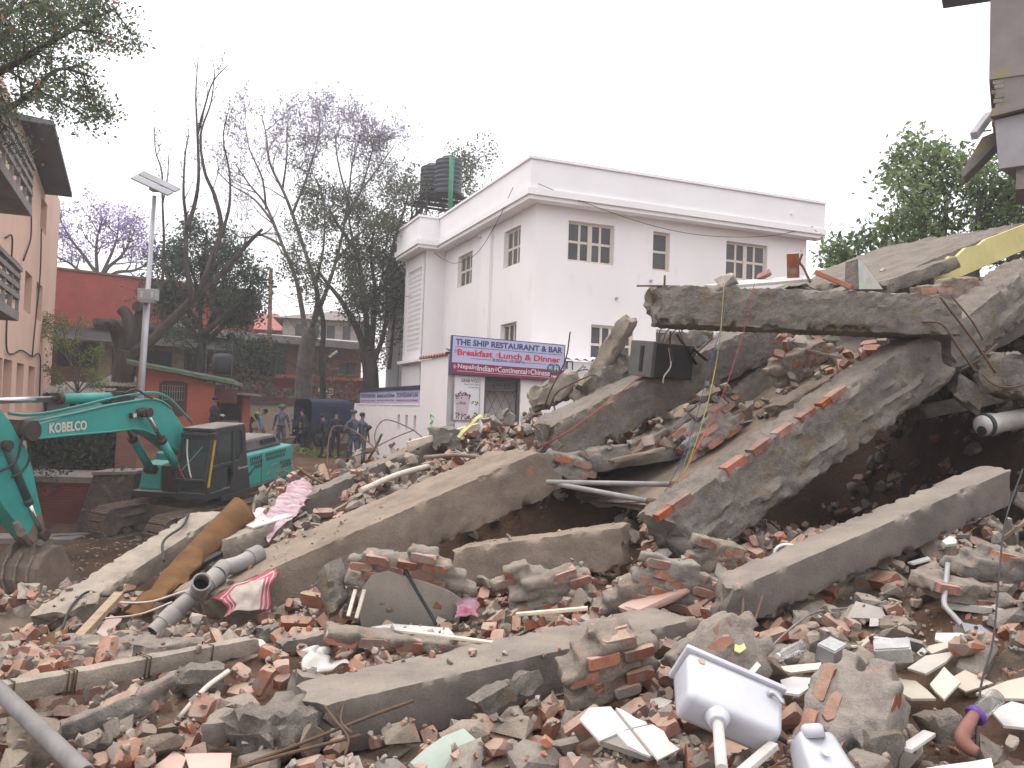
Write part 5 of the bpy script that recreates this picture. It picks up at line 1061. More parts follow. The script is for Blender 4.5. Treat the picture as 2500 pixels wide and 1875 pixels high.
# ---- upper structure
deck = ep('deck', MB().box((-.8, 0, 1.14), (3.6, 2.74, .16)), GREYM, bevel=.03)
body = MB().hexa([(-2.75, .0, 1.22), (.12, .0, 1.22), (.12, 1.37, 1.22), (-2.75, 1.37, 1.22), (-2.75, .0, 2.12), (.12, .0, 2.12), (.12, 1.37, 2.12), (-2.75, 1.37, 2.12)])
house = ep('engine_housing', MB().box((-1.35, .0, 1.67), (2.75, 2.72, .9)), TEAL, bevel=.06)
ep('counterweight', MB().prism([(-2.5, -1.37, 1.05), (-2.5, 1.37, 1.05), (-2.85, 1.2, 1.05), (-3.0, .6, 1.05), (-3.05, 0, 1.05), (-3.0, -.6, 1.05), (-2.85, -1.2, 1.05)], (0, 0, 1.06)), TEAL, bevel=.05, recalc=True)
hood = ep('engine_hood', MB().hexa([(-2.5, -.55, 2.12), (-.25, -.55, 2.12), (-.25, 1.12, 2.12), (-2.5, 1.12, 2.12), (-2.3, -.45, 2.47), (-.4, -.45, 2.47), (-.4, .98, 2.47), (-2.3, .98, 2.47)]), GREYM, bevel=.06)
for grp, x0, n_, z_ in ((0, -1.75, 5, 2.33), (1, -2.12, 4, 2.33)):
    for k in range(n_): ep('hood_slot', MB().box((x0 + k * .085, 1.09 - .0, z_), (.035, .06, .12), Matrix.Rotation(R(22), 3, 'X')), M['black'], hood)
for (x0, z_, n_) in ((-.35, 1.98, 7), (-.38, 1.86, 7), (-.55, 1.74, 5), (-1.15, 2.0, 13), (-1.2, 1.88, 12), (-1.95, 1.66, 7), (-2.0, 1.55, 7)):
    for k in range(n_): ep('vent_slot', MB().hexa([(x0 - k * .09, 1.352, z_ - .05), (x0 - k * .09 - .045, 1.352, z_ - .05), (x0 - k * .09 - .045, 1.368, z_ - .05), (x0 - k * .09, 1.368, z_ - .05), (x0 - k * .09 - .02, 1.352, z_ + .05), (x0 - k * .09 - .065, 1.352, z_ + .05), (x0 - k * .09 - .065, 1.368, z_ + .05), (x0 - k * .09 - .02, 1.368, z_ + .05)]), M['black'], house)
for x_ in (-.92,): ep('door_seam', MB().box((x_, 1.362, 1.66), (.012, .012, .84)), M['black'], house)
ep('swoosh', MB().prism([Vector((x, 1.362, z)) for x, z in ((-.05, 1.5), (-.5, 1.72), (-.85, 1.84), (-.5, 1.66), (-.05, 1.38))], (0, .008, 0)), GREYM, house, recalc=True)
for dx_, dz_ in ((-1.4, 1.52), (-1.95, 1.5)): ep('mud_streak', MB().tube(bez([(dx_ + .2, 1.365, dz_ - .12), (dx_, 1.365, dz_ - .02), (dx_ - .12, 1.365, dz_ + .13), (dx_ - .32, 1.365, dz_ + .14)], 4), .022, 5), MUDM, house)
ep('tool_box', MB().hexa([(.15, -1.3, 1.22), (.85, -1.3, 1.22), (.85, -.62, 1.22), (.15, -.62, 1.22), (.15, -1.3, 1.95), (.7, -1.24, 1.9), (.7, -.66, 1.9), (.15, -.62, 1.95)]), TEAL, bevel=.07)
ep('boom_foot_bracket', MB().box((.5, 0, 1.55), (.9, .95, .75)), OILY, bevel=.03)
# ---- cab
cy0, cy1 = .46, 1.37
prof = [(1.62, 1.22), (1.72, 1.75), (1.42, 2.72), (1.30, 2.92), (1.05, 3.0), (.05, 3.0), (-.12, 2.9), (-.16, 2.2), (-.32, 1.22)]
def side(y, pts): return [Vector((x, y, z)) for x, z in pts]
cab = MB()
fr_ = [(1.62, 1.22), (1.70, 1.72), (1.40, 2.72), (1.28, 2.90), (1.05, 2.97), (.05, 2.97), (-.12, 2.88), (-.16, 2.1), (-.32, 1.22)]
cabo = ep('cab_floor', MB().box((.68, (cy0 + cy1) / 2, 1.30), (1.95, cy1 - cy0, .16)), GREYM)
rf = ep('cab_roof', MB().prism([(1.34, cy0, 2.9), (1.34, cy1, 2.9), (-.14, cy1, 2.9), (-.14, cy0, 2.9)], (0, 0, .12)), GREYM, bevel=.05, recalc=True)
def frame_poly(y0, y1, outer, inner, nm, mt):
    n = len(outer); b_ = MB(); O0 = side(y0, outer); I0 = side(y0, inner); O1 = side(y1, outer); I1 = side(y1, inner); b_.v = [tuple(p) for p in O0 + I0 + O1 + I1]
    for k in range(n):
        j = (k + 1) % n; b_.f += [(k, j, n + j, n + k), (2 * n + k, 3 * n + k, 3 * n + j, 2 * n + j), (k, 2 * n + k, 2 * n + j, j), (n + k, n + j, 3 * n + j, 3 * n + k)]
    b_.sm = [False] * len(b_.f); return ep(nm, b_, mt, recalc=True)
for y0, y1 in ((cy1 - .06, cy1), (cy0, cy0 + .05)):
    out_ = fr_; inn = [(1.50, 1.36), (1.57, 1.74), (1.30, 2.66), (1.22, 2.80), (1.05, 2.85), (.10, 2.85), (.02, 2.78), (.0, 2.1), (-.05, 1.36)]
    frame_poly(y0, y1, out_, inn, 'cab_side_frame', GREYM)
ep('door_post', MB().bar((.42, cy1 - .03, 1.36), (.42, cy1 - .03, 2.86), .06, .1, (1, 0, 0)), GREYM)
ep('door_rail', MB().bar((-.02, cy1 - .03, 2.02), (1.52, cy1 - .03, 2.02), .05, .07), GREYM)
ep('lower_door_panel', MB().prism(side(cy1 - .035, [(-.02, 1.36), (.40, 1.36), (.40, 2.0), (.0, 2.0)]), (0, .03, 0)), GREYM, recalc=True)
ep('rear_quarter_panel', MB().prism(side(cy1 - .002, [(-.32, 1.22), (-.16, 2.1), (-.14, 2.5), (.02, 2.3), (.34, 1.95), (.62, 1.4), (.55, 1.24)]), (0, .012, 0)), GREYM, recalc=True)
ep('side_window', MB().prism(side(cy1 - .045, [(.45, 2.05), (1.47, 2.05), (1.29, 2.66), (1.21, 2.8), (.45, 2.84)]), (0, .01, 0)), GLASSC, recalc=True)
ep('side_window', MB().prism(side(cy1 - .045, [(.01, 2.1), (.39, 2.05), (.39, 2.84), (.1, 2.84), (.03, 2.77)]), (0, .01, 0)), GLASSC, recalc=True)
ep('lower_side_window', MB().prism(side(cy1 - .045, [(.70, 1.5), (1.0, 1.38), (1.48, 1.38), (1.55, 1.74), (1.49, 2.0), (.70, 2.0)]), (0, .01, 0)), GLASSC, recalc=True)
ep('side_window', MB().prism(side(cy0 + .02, [(-.05, 1.4), (1.5, 1.4), (1.57, 1.74), (1.3, 2.66), (1.2, 2.82), (.05, 2.82)]), (0, .01, 0)), GLASSC, recalc=True)
ep('windscreen', MB().hexa([(1.66, cy0 + .04, 1.74), (1.66, cy1 - .06, 1.74), (1.64, cy1 - .06, 1.74), (1.64, cy0 + .04, 1.74), (1.36, cy0 + .04, 2.72), (1.36, cy1 - .06, 2.72), (1.34, cy1 - .06, 2.72), (1.34, cy0 + .04, 2.72)]), GLASSC)
ep('lower_windscreen', MB().hexa([(1.59, cy0 + .04, 1.32), (1.59, cy1 - .06, 1.32), (1.57, cy1 - .06, 1.32), (1.57, cy0 + .04, 1.32), (1.655, cy0 + .04, 1.70), (1.655, cy1 - .06, 1.70), (1.635, cy1 - .06, 1.70), (1.635, cy0 + .04, 1.70)]), GLASSC)
ep('front_bar', MB().bar((1.66, cy0, 1.72), (1.66, cy1, 1.72), .05, .05), GREYM); ep('front_header', MB().bar((1.36, cy0, 2.80), (1.36, cy1, 2.80), .07, .16), GREYM)
vis = ep('visor_grille', MB().hexa([(1.42, cy0 + .05, 2.84), (1.42, cy1 - .12, 2.84), (1.36, cy1 - .12, 2.84), (1.36, cy0 + .05, 2.84), (1.37, cy0 + .05, 2.9), (1.37, cy1 - .12, 2.9), (1.33, cy1 - .12, 2.9), (1.33, cy0 + .05, 2.9)]), M['black'])
ep('cab_rear', MB().prism([(-.13, cy0, 1.3), (-.13, cy1 - .06, 1.3), (-.13, cy1 - .06, 2.9), (-.13, cy0, 2.9)], (.03, 0, 0)), GREYM, recalc=True)
seat = ep('seat', MB().box((.35, .92, 1.75), (.5, .5, .16)), M['black'], bevel=.04); ep('seat_back', MB().box((.1, .92, 2.15), (.16, .48, .75)), M['black'], seat, bevel=.05)
ep('console', MB().box((.9, 1.2, 1.75), (.4, .14, .5)), M['black']); ep('console', MB().box((.9, .6, 1.75), (.4, .14, .5)), M['black'])
ep('wiper', MB().bar((1.62, .62, 1.95), (1.47, 1.12, 2.55), .02, .02), M['steel'])
ep('white_tape', MB().tube(bez([(1.37, .62, 2.74), (1.50, .70, 2.35), (1.60, .82, 2.0), (1.66, .92, 1.78)], 4), .022, 4), M['white_tile'])
ep('red_tape', MB().tube(bez([(1.52, .42, 2.3), (1.62, .55, 2.0), (1.70, .78, 1.72)], 4), .018, 4), mat('tape_red', (.42, .03, .05), rough=.6, bump=0))
ep('yellow_tape', MB().bar((1.33, 1.395, 2.72), (1.64, 1.395, 1.55), .012, .075, (0, 1, 0)), mat('tape_yellow', (.55, .33, .03), (.42, .25, .03), scale=12, rough=.6, bump=0))
ep('mirror', MB().box((1.42, 1.42, 2.86), (.06, .12, .1)), GREYM, bevel=.01)
text('Geospec', 'lettering', WHT, EX, EM @ Vector((.28, 1.386, 1.78)), EM.to_3x3() @ Vector((-1, 0, 0)), EM.to_3x3() @ Vector((-.05, 0, 1)), .5, .10, .01)
# ---- undercarriage, slewed towards the left of the picture
TM = EM @ Matrix.Rotation(R(-15), 4, 'Z') @ Matrix.Translation((.25, 0, 0))
TI = EI @ TM                                       # track frame -> machine frame
def tp(mb): return mb.xf(TI)
ep('slew_ring', MB().cyl((0, 0, .85), (0, 0, 1.07), .62, 24), MUDM)
ep('car_body', tp(MB().box((0, 0, .62), (1.5, 1.9, .42))), MUDM, bevel=.04)
def shoe_mesh():
    b_ = MB(); b_.box((0, 0, 0), (.17, .6, .03))
    for dx_ in (-.06, 0, .055): b_.box((dx_, 0, .026), (.018, .6, .026))
    return b_.mesh('shoe', TRKM)
SHOE = shoe_mesh(); HL, RAD = 1.72, .40; per = 4 * HL + 2 * math.pi * RAD; NS = 46
for sgn in (1, -1):
    yc = sgn * 1.12
    trk = ep('track', tp(MB().box((0, yc, .46), (2 * HL - .2, .30, .36))), MUDM, bevel=.04)
    ep('track_guard', tp(MB().hexa([(-1.5, yc - .22, .60), (1.5, yc - .22, .60), (1.5, yc + .26 , .60), (-1.5, yc + .26, .60), (-1.2, yc - .2, .72), (1.2, yc - .2, .72), (1.2, yc + .2, .72), (-1.2, yc + .2, .72)])), MUDM, trk)
    for cx_ in (-HL, HL): ep('idler' if cx_ > 0 else 'sprocket', tp(MB().cyl((cx_, yc - .12, .46), (cx_, yc + .12, .46), .33, 20)), MUDM, trk)
    for k in range(7): ep('roller', tp(MB().cyl((-1.3 + k * .43, yc - .16, .17), (-1.3 + k * .43, yc + .16, .17), .10, 10)), MUDM, trk)
    for k in range(NS):
        s_ = per * k / NS
        if s_ < 2 * HL: x_, z_, an = -HL + s_, .46 + RAD, 0
        elif s_ < 2 * HL + math.pi * RAD: t = (s_ - 2 * HL) / RAD; x_, z_, an = HL + RAD * math.sin(t), .46 + RAD * math.cos(t), t
        elif s_ < 4 * HL + math.pi * RAD: x_, z_, an = HL - (s_ - 2 * HL - math.pi * RAD), .46 - RAD, math.pi
        else: t = (s_ - 4 * HL - math.pi * RAD) / RAD; x_, z_, an = -HL - RAD * math.sin(t), .46 - RAD * math.cos(t), math.pi + t
        put(SHOE, 'track_shoe', TM @ Matrix.Translation((x_, yc, z_)) @ Matrix.Rotation(an, 4, 'Y'), trk)
# ------------------------------------------------------------------ solar street lamp
d = 26.5; b0 = at(334, 1100, d); b1 = at(377, 478, d); gzb = gz(b0.x, d)
sp_ = thing('solar_street_lamp', (b0.x, d, gzb), 'tall galvanised solar street lamp with tilted panel and grey battery box', 'street lamp')
foot = b0.lerp(b1, (gzb - b0.z) / (b1.z - b0.z)); galv = mat('galvanised', (.40, .40, .42), (.33, .33, .35), scale=2, rough=.5, bump=.03, metal=.4)
mid = foot.lerp(b1, .62)
MB().tube([foot, mid, mid + Vector((0, 0, .01)), b1], [.105, .10, .075, .065], 12).build('pole', galv, sp_); MB().cyl(foot, foot + Vector((0, 0, .25)), .16, 12).build('base_flange', galv, sp_)
pan = mat('panel_back', (.25, .25, .27), (.2, .2, .215), scale=2, rough=.5, bump=0)
c00, c10, c01, c11 = at(319, 437, 26.1), at(409, 479, 26.1), at(351, 420, 26.75), at(441, 463, 26.75)
def pq(a_, b_): return c00.lerp(c10, a_).lerp(c01.lerp(c11, a_), b_)
pn = (c10 - c00).cross(c01 - c00).normalized(); pn = pn if pn.z > 0 else -pn
for b0_, b1_ in ((0, .44), (.56, 1)): MB().prism([pq(0, b0_), pq(1, b0_), pq(1, b1_), pq(0, b1_)], pn * .045).build('solar_panel', pan, sp_, recalc=True)
for a_ in (.2, .78): MB().bar(pq(a_ - .16, .5) - pn * .03, pq(a_ + .14, .5) - pn * .03, .05, .035, pn).build('panel_rail', M['white_trim'], sp_)
MB().box(pq(.52, .5) - pn * .13, (.32, .3, .2)).build('lamp_head', galv, sp_, bevel=.03)
q = at(362, 720, d - .15); MB().box(q, (.60, .22, .36)).build('battery_box', galv, sp_, bevel=.02); MB().box(q + Vector((0, 0, -.21)), (.45, .2, .07)).build('box_foot', galv, sp_)
for sx in (-.16, .16):
    for k in range(5): MB().box(q + Vector((sx, -.112, -.08 + k * .04)), (.07, .01, .018)).build('vent_slot', M['white_trim'], sp_)
# ------------------------------------------------------------------ police truck
NAVY = mat('canvas_navy', (.022, .030, .075), (.016, .022, .056), scale=2, rough=.75, bump=.15, bscale=14)
TRKB = mat('truck_dark', (.02, .022, .03), (.014, .015, .02), scale=2, rough=.5, bump=0)
tq = at(735, 1100, 34.6); TZ = gz(tq.x, 34.6) + .0
tu = Vector((.75, .66, 0)).normalized(); tn = Vector((tu.y, -tu.x, 0)); TR = basis(tu * .92, -tn * .92, (0, 0, .92), (tq.x, 34.6, TZ))
TK = thing('police_truck', TR.translation, 'dark navy covered police truck with canvas canopy seen from behind', 'truck', mat=TR)
def tpart(nm, mb, mt, par=None, **k): return mb.build(nm, mt, par or TK, local=True, **k)
W2 = .85
bed = tpart('cargo_body', MB().box((1.0, 0, .82), (2.0, 2 * W2, .42)), TRKB, bevel=.03)
arch = [(-W2, 1.02), (-W2, 1.82), (-W2 + .06, 1.98), (-W2 + .25, 2.09), (0, 2.14), (W2 - .25, 2.09), (W2 - .06, 1.98), (W2, 1.82), (W2, 1.02)]
cn = MB(); n_ = len(arch); vs = []
for x in (0.0, .66, 1.33, 2.0):
    for y, z in arch: vs.append((x, y, z + (-.02 if x in (.66, 1.33) else 0)))
    for y, z in arch: vs.append((x, y * .96, (z - .03) if z > 1.1 else z))
fs = []
for i in range(3):
    for k in range(n_ - 1):
        a, c2 = i * 2 * n_, (i + 1) * 2 * n_; fs += [(a + k, a + k + 1, c2 + k + 1, c2 + k), (a + n_ + k + 1, a + n_ + k, c2 + n_ + k, c2 + n_ + k + 1)]
for k in range(n_ - 1): fs += [(k, n_ + k, n_ + k + 1, k + 1), (6 * n_ + k, 6 * n_ + k + 1, 7 * n_ + k + 1, 7 * n_ + k)]
cn.add(vs, fs); canopy = tpart('canopy', cn, NAVY, recalc=True)
fw = MB(); fw.prism([(1.98, y * .97, z - .01) for y, z in arch], (.02, 0, 0)); tpart('canopy_front', fw, NAVY, recalc=True)
tpart('front_window', MB().box((1.96, .15, 1.62), (.02, .6, .3)), M['white_plaster'], bevel=.005); tpart('front_window_bar', MB().box((1.95, .15, 1.62), (.02, .03, .3)), TRKB)
tpart('side_flap', MB().box((1.15, -W2 - .005, 1.62), (.55, .015, .26)), TRKB)
tg = tpart('tailgate', MB().box((-.03, 0, .86), (.05, 2 * W2 - .04, .5)), TRKB, bevel=.01); tpart('bumper', MB().box((-.12, 0, .52), (.14, 1.6, .14)), TRKB, bevel=.02)
spare = tpart('spare_wheel', MB().lathe([(.12, -.02), (.36, 0), (.39, .06), (.39, .14), (.34, .18), (.15, .18)], (-.08, -.35, .98), (-1, 0, 0), 22), M['rubber'])
try: text('\u0930\u0940', 'lettering', M['white_tile'], TK, TR @ Vector((-.28, -.22, .82)), TR.to_3x3() @ Vector((0, -1, 0)), (0, 0, 1), .22, .30, .0)
except Exception: pass
tpart('truck_cab', MB().hexa([(2.05, -.8, .6), (3.0, -.8, .6), (3.0, .8, .6), (2.05, .8, .6), (2.05, -.72, 1.75), (2.75, -.72, 1.75), (2.75, .72, 1.75), (2.05, .72, 1.75)]), TRKB, bevel=.05)
tpart('cab_window', MB().box((2.4, -.775, 1.42), (.5, .02, .34)), M['glass_dark']); tpart('bonnet', MB().box((3.4, 0, .9), (.9, 1.3, .5)), TRKB, bevel=.06)
for x_ in (.55, 3.2):
    for sy in (-1, 1):
        wh = tpart('wheel', MB().lathe([(.2, -.11), (.36, -.11), (.39, -.07), (.39, .07), (.36, .11), (.2, .11)], (x_, sy * .72, .39), (0, 1, 0), 22), M['rubber']); tpart('rim', MB().lathe([(.05, -.06), (.21, -.05), (.21, .05), (.05, .06)], (x_, sy * .78, .39), (0, 1, 0), 16), TRKB, wh)
# ------------------------------------------------------------------ people
SKIN = mat('skin', (.26, .15, .10), (.22, .125, .085), scale=6, rough=.6, bump=0); HAIR = mat('hair', (.012, .011, .011), rough=.6, bump=0)
CAMO = mat('camo', (.10, .115, .155), (.03, .036, .058), scale=7, rough=.9, bump=.05, c3=(.24, .26, .30), c3s=9, c3t=.61); NAVYU = mat('navy_uniform', (.020, .023, .046), (.014, .016, .032), scale=4, rough=.9, bump=.05)
BOOT = mat('boot', (.016, .015, .015), rough=.5, bump=0); GLOVE = mat('glove', (.55, .54, .52), rough=.9, bump=0); BLUESL = mat('blue_sleeve', (.10, .26, .48), rough=.9, bump=.03); VEST = mat('vest', (.03, .034, .036), rough=.8, bump=.03); HIVIS = mat('hivis', (.58, .68, .05), rough=.7, bump=0)
TROUS = mat('trouser', (.05, .05, .055), rough=.9, bump=.03); HELM = mat('helmet_m', (.10, .105, .085), (.075, .08, .065), scale=8, rough=.8, bump=.05)
def person(label, px, py_feet, d, yaw, H=1.70, lean=0.0, top=CAMO, bot=CAMO, sleeve=None, arms=((.10, .24, -.02), (.10, .24, -.02)), head=None, stride=.10, hand=SKIN, turn=0, crouch=0.0, vest=False, short=False, z=None):
    """one skinned body; x = facing direction in the local frame; arms: hand offsets (forward, outward, up from hip)"""
    g = at(px, py_feet, d); zf = gz(g.x, d) if z is None else z
    m = Matrix.Translation((g.x, d, zf)) @ Matrix.Rotation(yaw, 4, 'Z'); root = thing('person', m.translation, label, 'person', mat=m)
    s = H / 1.70; hip = Vector((0, 0, .90 - crouch)) * s; L = Matrix.Rotation(lean, 3, 'Y')
    def up(x, y, z_): return hip + L @ (Vector((x, y, z_)) * s)
    V, E, RR, TG = [], [], [], []
    def add(p, r, tg, par=None):
        V.append(Vector(p)); RR.append(r * s if isinstance(r, (int, float)) else (r[0] * s, r[1] * s)); TG.append(tg)
        if par is not None: E.append((par, len(V) - 1))
        return len(V) - 1
    pel = add(hip, (.135, .165), 'bot'); wa = add(up(.01, 0, .17), (.115, .15), 'top', pel); ch = add(up(.01, 0, .36), (.125, .185), 'top', wa); cl = add(up(0, 0, .50), (.095, .15), 'top', ch); nk = add(up(.01, 0, .565), .055, 'skin', cl)
    hl = Matrix.Rotation(turn, 3, 'Z')
    def hd(x, y, z_): return up(.01, 0, .58) + (L @ (hl @ (Vector((x, y, z_)) * s))) * 1.0
    h1 = add(hd(.02, 0, .055), .068, 'skin', nk); h2 = add(hd(.015, 0, .13), .088, 'skin', h1); h3 = add(hd(.0, 0, .20), .075, 'hair', h2); nose = add(hd(.115, 0, .095), .014, 'skin', h2)
    for sd_, (af, ao, au) in zip((1, -1), arms):
        sh = add(up(0, sd_ * .17, .47), .066, 'top', cl); hnd = hip + Vector((af, sd_ * ao, au)) * s + (L @ Vector((0, 0, .0))); shp = V[sh]
        mid_ = shp.lerp(hnd, .5); ln = (hnd - shp).length; bend = max(0, (.56 * s) ** 2 - ln ** 2) ** .5 * .5; el_ = mid_ + Vector((-.7, sd_ * .5, -.35)).normalized() * bend
        e = add(el_, .047, 'arm' if not short else 'arm', sh); wr = add(el_.lerp(hnd, .88), .034, 'fore', e); dirn = (hnd - el_).normalized(); pm = add(hnd + dirn * .03, (.036, .022), 'hand', wr); sid = dirn.cross(Vector((1, 0, .3))).normalized()
        for k in range(4): add(V[pm] + dirn * (.085 - .012 * abs(k - 1.3)) + sid * (.024 * (k - 1.5)) + Vector((.012, 0, 0)), .010, 'hand', pm)
        add(V[wr] + dirn * .07 + sid * -.05, .011, 'hand', pm)
    for sd_ in (1, -1):
        st_ = stride * sd_; hp_ = add(hip + Vector((0, sd_ * .095, -.06)) * s, .098, 'bot', pel); kn = add(Vector((st_ * .5 + crouch * .75 + .03, sd_ * .10, .49 - crouch * .25)) * s, .066, 'bot', hp_); an = add(Vector((st_, sd_ * .11, .11)) * s, .045, 'boot', kn); hl_ = add(Vector((st_ - .03, sd_ * .11, .045)) * s, .04, 'boot', an); toe = add(Vector((st_ + .17, sd_ * .12, .04)) * s, (.045, .035), 'boot', an)
    me = bpy.data.meshes.new('body'); me.from_pydata([tuple(v) for v in V], E, []); o = bpy.data.objects.new('body', me); COL.objects.link(o)
    md = o.modifiers.new('s', 'SKIN'); md.use_smooth_shade = True; md.branch_smoothing = .6
    for k, sv in enumerate(me.skin_vertices[0].data): sv.radius = RR[k] if isinstance(RR[k], tuple) else (RR[k], RR[k]); sv.use_root = (k == 0)
    o.modifiers.new('u', 'SUBSURF').levels = 1
    dg = bpy.context.evaluated_depsgraph_get(); dg.update(); me2 = bpy.data.meshes.new_from_object(o.evaluated_get(dg)); bpy.data.objects.remove(o); bpy.data.meshes.remove(me)
    me2.name = 'body'; me2.materials.clear(); mats = {'top': 0, 'bot': 1, 'skin': 2, 'hair': 3, 'arm': 4, 'fore': 5, 'hand': 6, 'boot': 7}
    for mm in (top, bot, SKIN, HAIR, sleeve or top, (SKIN if short else (sleeve or top)), hand, BOOT): me2.materials.append(mm)
    VA = np.array([tuple(v) for v in V]); SM = []; ST = []
    for a, b_ in E:
        for t in (.25, .5, .75): SM.append(VA[a] * (1 - t) + VA[b_] * t); ST.append(TG[b_] if t > .3 else (TG[b_] if TG[a] == 'top' and TG[b_] in ('arm', 'bot') else TG[a]))
    SM = np.array(SM)
    for p in me2.polygons:
        c = np.array(p.center); k = int(((SM - c) ** 2).sum(1).argmin()); p.material_index = mats[ST[k]]; p.use_smooth = True
    bo_ = bpy.data.objects.new('body', me2); COL.objects.link(bo_); bo_.parent = root
    def part(nm, mb, mt): return mb.xf(m).build(nm, mt, root)
    if head == 'helmet': part('helmet', MB().lathe([(.125 * s, 0), (.13 * s, .04), (.115 * s, .10), (.07 * s, .145), (.01, .155)], hd(0, 0, .11), L @ Vector((0, 0, 1)), 16), HELM)
    elif head: 
        part('cap', MB().lathe([(.097 * s, 0), (.10 * s, .05), (.09 * s, .085), (.02, .09)], hd(0, 0, .15), L @ Vector((0, 0, 1)), 14), head); part('cap_peak', MB().box(hd(.12, 0, .16), (.10, .14, .012), L.copy()), head)
    else: part('hair', MB().lathe([(.088 * s, -.03), (.096 * s, .03), (.08 * s, .09), (.02, .115)], hd(-.018, 0, .14), L @ Vector((0, 0, 1)), 14), HAIR)
    part('belt', MB().lathe([(.15 * s, 0), (.155 * s, .02), (.15 * s, .05)], up(0, 0, .06) , L @ Vector((0, 0, 1)), 16), BOOT if top is not CAMO else TROUS)
    if vest:
        for zz in (.22, .40):
            part('reflective_band', MB().lathe([(.165 * s, 0), (.168 * s, .03), (.165 * s, .06)], up(0, 0, zz), L @ Vector((0, 0, 1)), 16), HIVIS)
        for sy in (.08, -.08): part('reflective_strap', MB().tube([up(.14, sy, .2), up(.14, sy, .42), up(.02, sy, .54), up(-.14, sy, .42), up(-.14, sy, .2)], .022, 5), HIVIS)
    return root
P_ = math.pi
person('officer in navy uniform and cap writing on paper beside the hut door', 517, 1090, 29.6, -.25, 1.70, .05, NAVYU, NAVYU, None, ((.30, .12, .22), (.32, .05, .2)), NAVYU, .04, GLOVE, 0)
person('man bending over in black and yellow reflective vest with blue sleeves', 603, 1120, 32.5, .15, 1.66, 1.0, VEST, TROUS, BLUESL, ((.55, .16, -.25), (.5, .2, -.3)), None, .12, SKIN, 0, vest=True)
person('soldier in grey camouflage and helmet standing with back turned at the old wall', 683, 1130, 30.5, P_ / 2 + .1, 1.75, .02, CAMO, CAMO, None, ((.02, .30, -.12), (.10, .30, -.12)), 'helmet', .06, GLOVE, .3, short=True)
person('person in dark navy uniform leaning to the left behind the truck tailgate', 744, 1115, 33.5, P_ - .5, 1.72, .35, NAVYU, NAVYU, None, ((.40, .18, -.05), (.36, .12, -.08)), NAVYU, .10, GLOVE)
person('person in dark clothes crouching low beside the truck tailgate', 716, 1115, 34.3, 1.0, 1.62, .7, NAVYU, NAVYU, None, ((.35, .15, -.1), (.35, .15, -.1)), None, .16, GLOVE, crouch=.28)
person('stooping officer in navy with light shoulder patch beside the truck', 796, 1120, 32.0, P_ / 2 + .9, 1.68, .42, NAVYU, NAVYU, None, ((.36, .16, .0), (.3, .16, -.1)), None, .14, SKIN)
person('upright officer in plain navy uniform between truck and white wall', 818, 1115, 32.6, P_ / 2 + .3, 1.74, .12, NAVYU, NAVYU, None, ((.2, .2, .05), (.2, .2, .05)), NAVYU, .08, SKIN)
person('soldier in blue grey camouflage and cap walking with back turned by the slab', 860, 1140, 25.6, P_ / 2 + .55, 1.72, .06, CAMO, CAMO, None, ((.16, .28, -.02), (.05, .28, -.08)), CAMO, .14, SKIN, .2, short=True)
person('soldier in camouflage half hidden behind another by the white wall', 880, 1110, 29.6, P_ / 2 - .3, 1.74, .04, CAMO, CAMO, None, ((.05, .27, -.08), (.05, .27, -.08)), None, .06, SKIN)
# green leaves / cloth lying on the road
n = 420; q = at(790, 1112, 33); x = q.x + rng.normal(0, .45, n); y = 33 + rng.normal(0, .5, n)
leaf_cloud(np.stack([x, y, ground_np(x, y) + rng.uniform(.02, .2, n)], 1), rng.uniform(.05, .11, n), None, 3).build('cut_branches', M['leaf_bright'], None, 'heap of bright green cut leaves on the road by the officers', 'leaves', kind='stuff')
q = at(708, 1105, 32.4); st_ = thing('stretcher', (q.x, q.y, q.z), 'dark folded stretcher held low near the truck tailgate', 'stretcher')
MB().bar(at(697, 1122, 32.4), at(722, 1085, 33.0), .45, .06).build('canvas', HELM, st_); MB().cyl(at(693, 1124, 32.2), at(725, 1080, 33.2), .02, 6).build('pole', M['dark_steel'], st_)
# ------------------------------------------------------------------ standing remains of the concrete building at the right
M['stained'] = mat('stained', (.235, .205, .19), (.165, .145, .135), scale=.9, rough=.93, bump=.25, bscale=18, c3=(.25, .205, .12), c3s=1.2, c3t=.60, spec=.1)
M['rcwhite'] = mat('rcwhite', (.36, .355, .37), (.28, .275, .285), scale=1.5, rough=.9, bump=.2, spec=.1)
V3_ = lambda a, b, c: Vector((a, b, c))
d = 13.0; p = at(2413, 300, d); PB = Plane((p.x, d, 0), (.86, -.51, 0))
zt = PB.st(2413, -260)[1]; zb = PB.st(2420, 312)[1]; s1 = 6.0
rb = thing('damaged_building', PB.w(2.5, 0), 'grey stained concrete building left standing beside the rubble with torn slab', 'building')
MB().pbox(PB, 0, s1, PB.st(2413, 195)[1], zt, -4, 0).build('wall', M['stained'], rb)
MB().pbox(PB, .10, s1, zb, PB.st(2413, 195)[1], -.3, -.02).build('lower_wall', M['stained'], rb)
zz = PB.st(2413, 195)[1]; k = 0                    # toothed brick edge of the torn wall
while zz > zb + .04:
    zz -= .075; k += 1; w = (.05 if k % 2 else .025) + random.uniform(-.015, .015)
    MB().pbox(PB, .10 - w, .10 + .10, zz, zz + .062, -.23, -.015 + random.uniform(-.01, .006)).build('brick', M['mortar'] if k < 9 or k % 3 == 0 else M['brick_raw'], rb)
MB().pbox(PB, -.75, s1, zt - 1.38, zt - 1.2, -4, 1.5).build('upper_slab', M['grey_roof'], rb) if False else None
e0 = PB.st(2298, -2); e1 = PB.st(2413, 20)
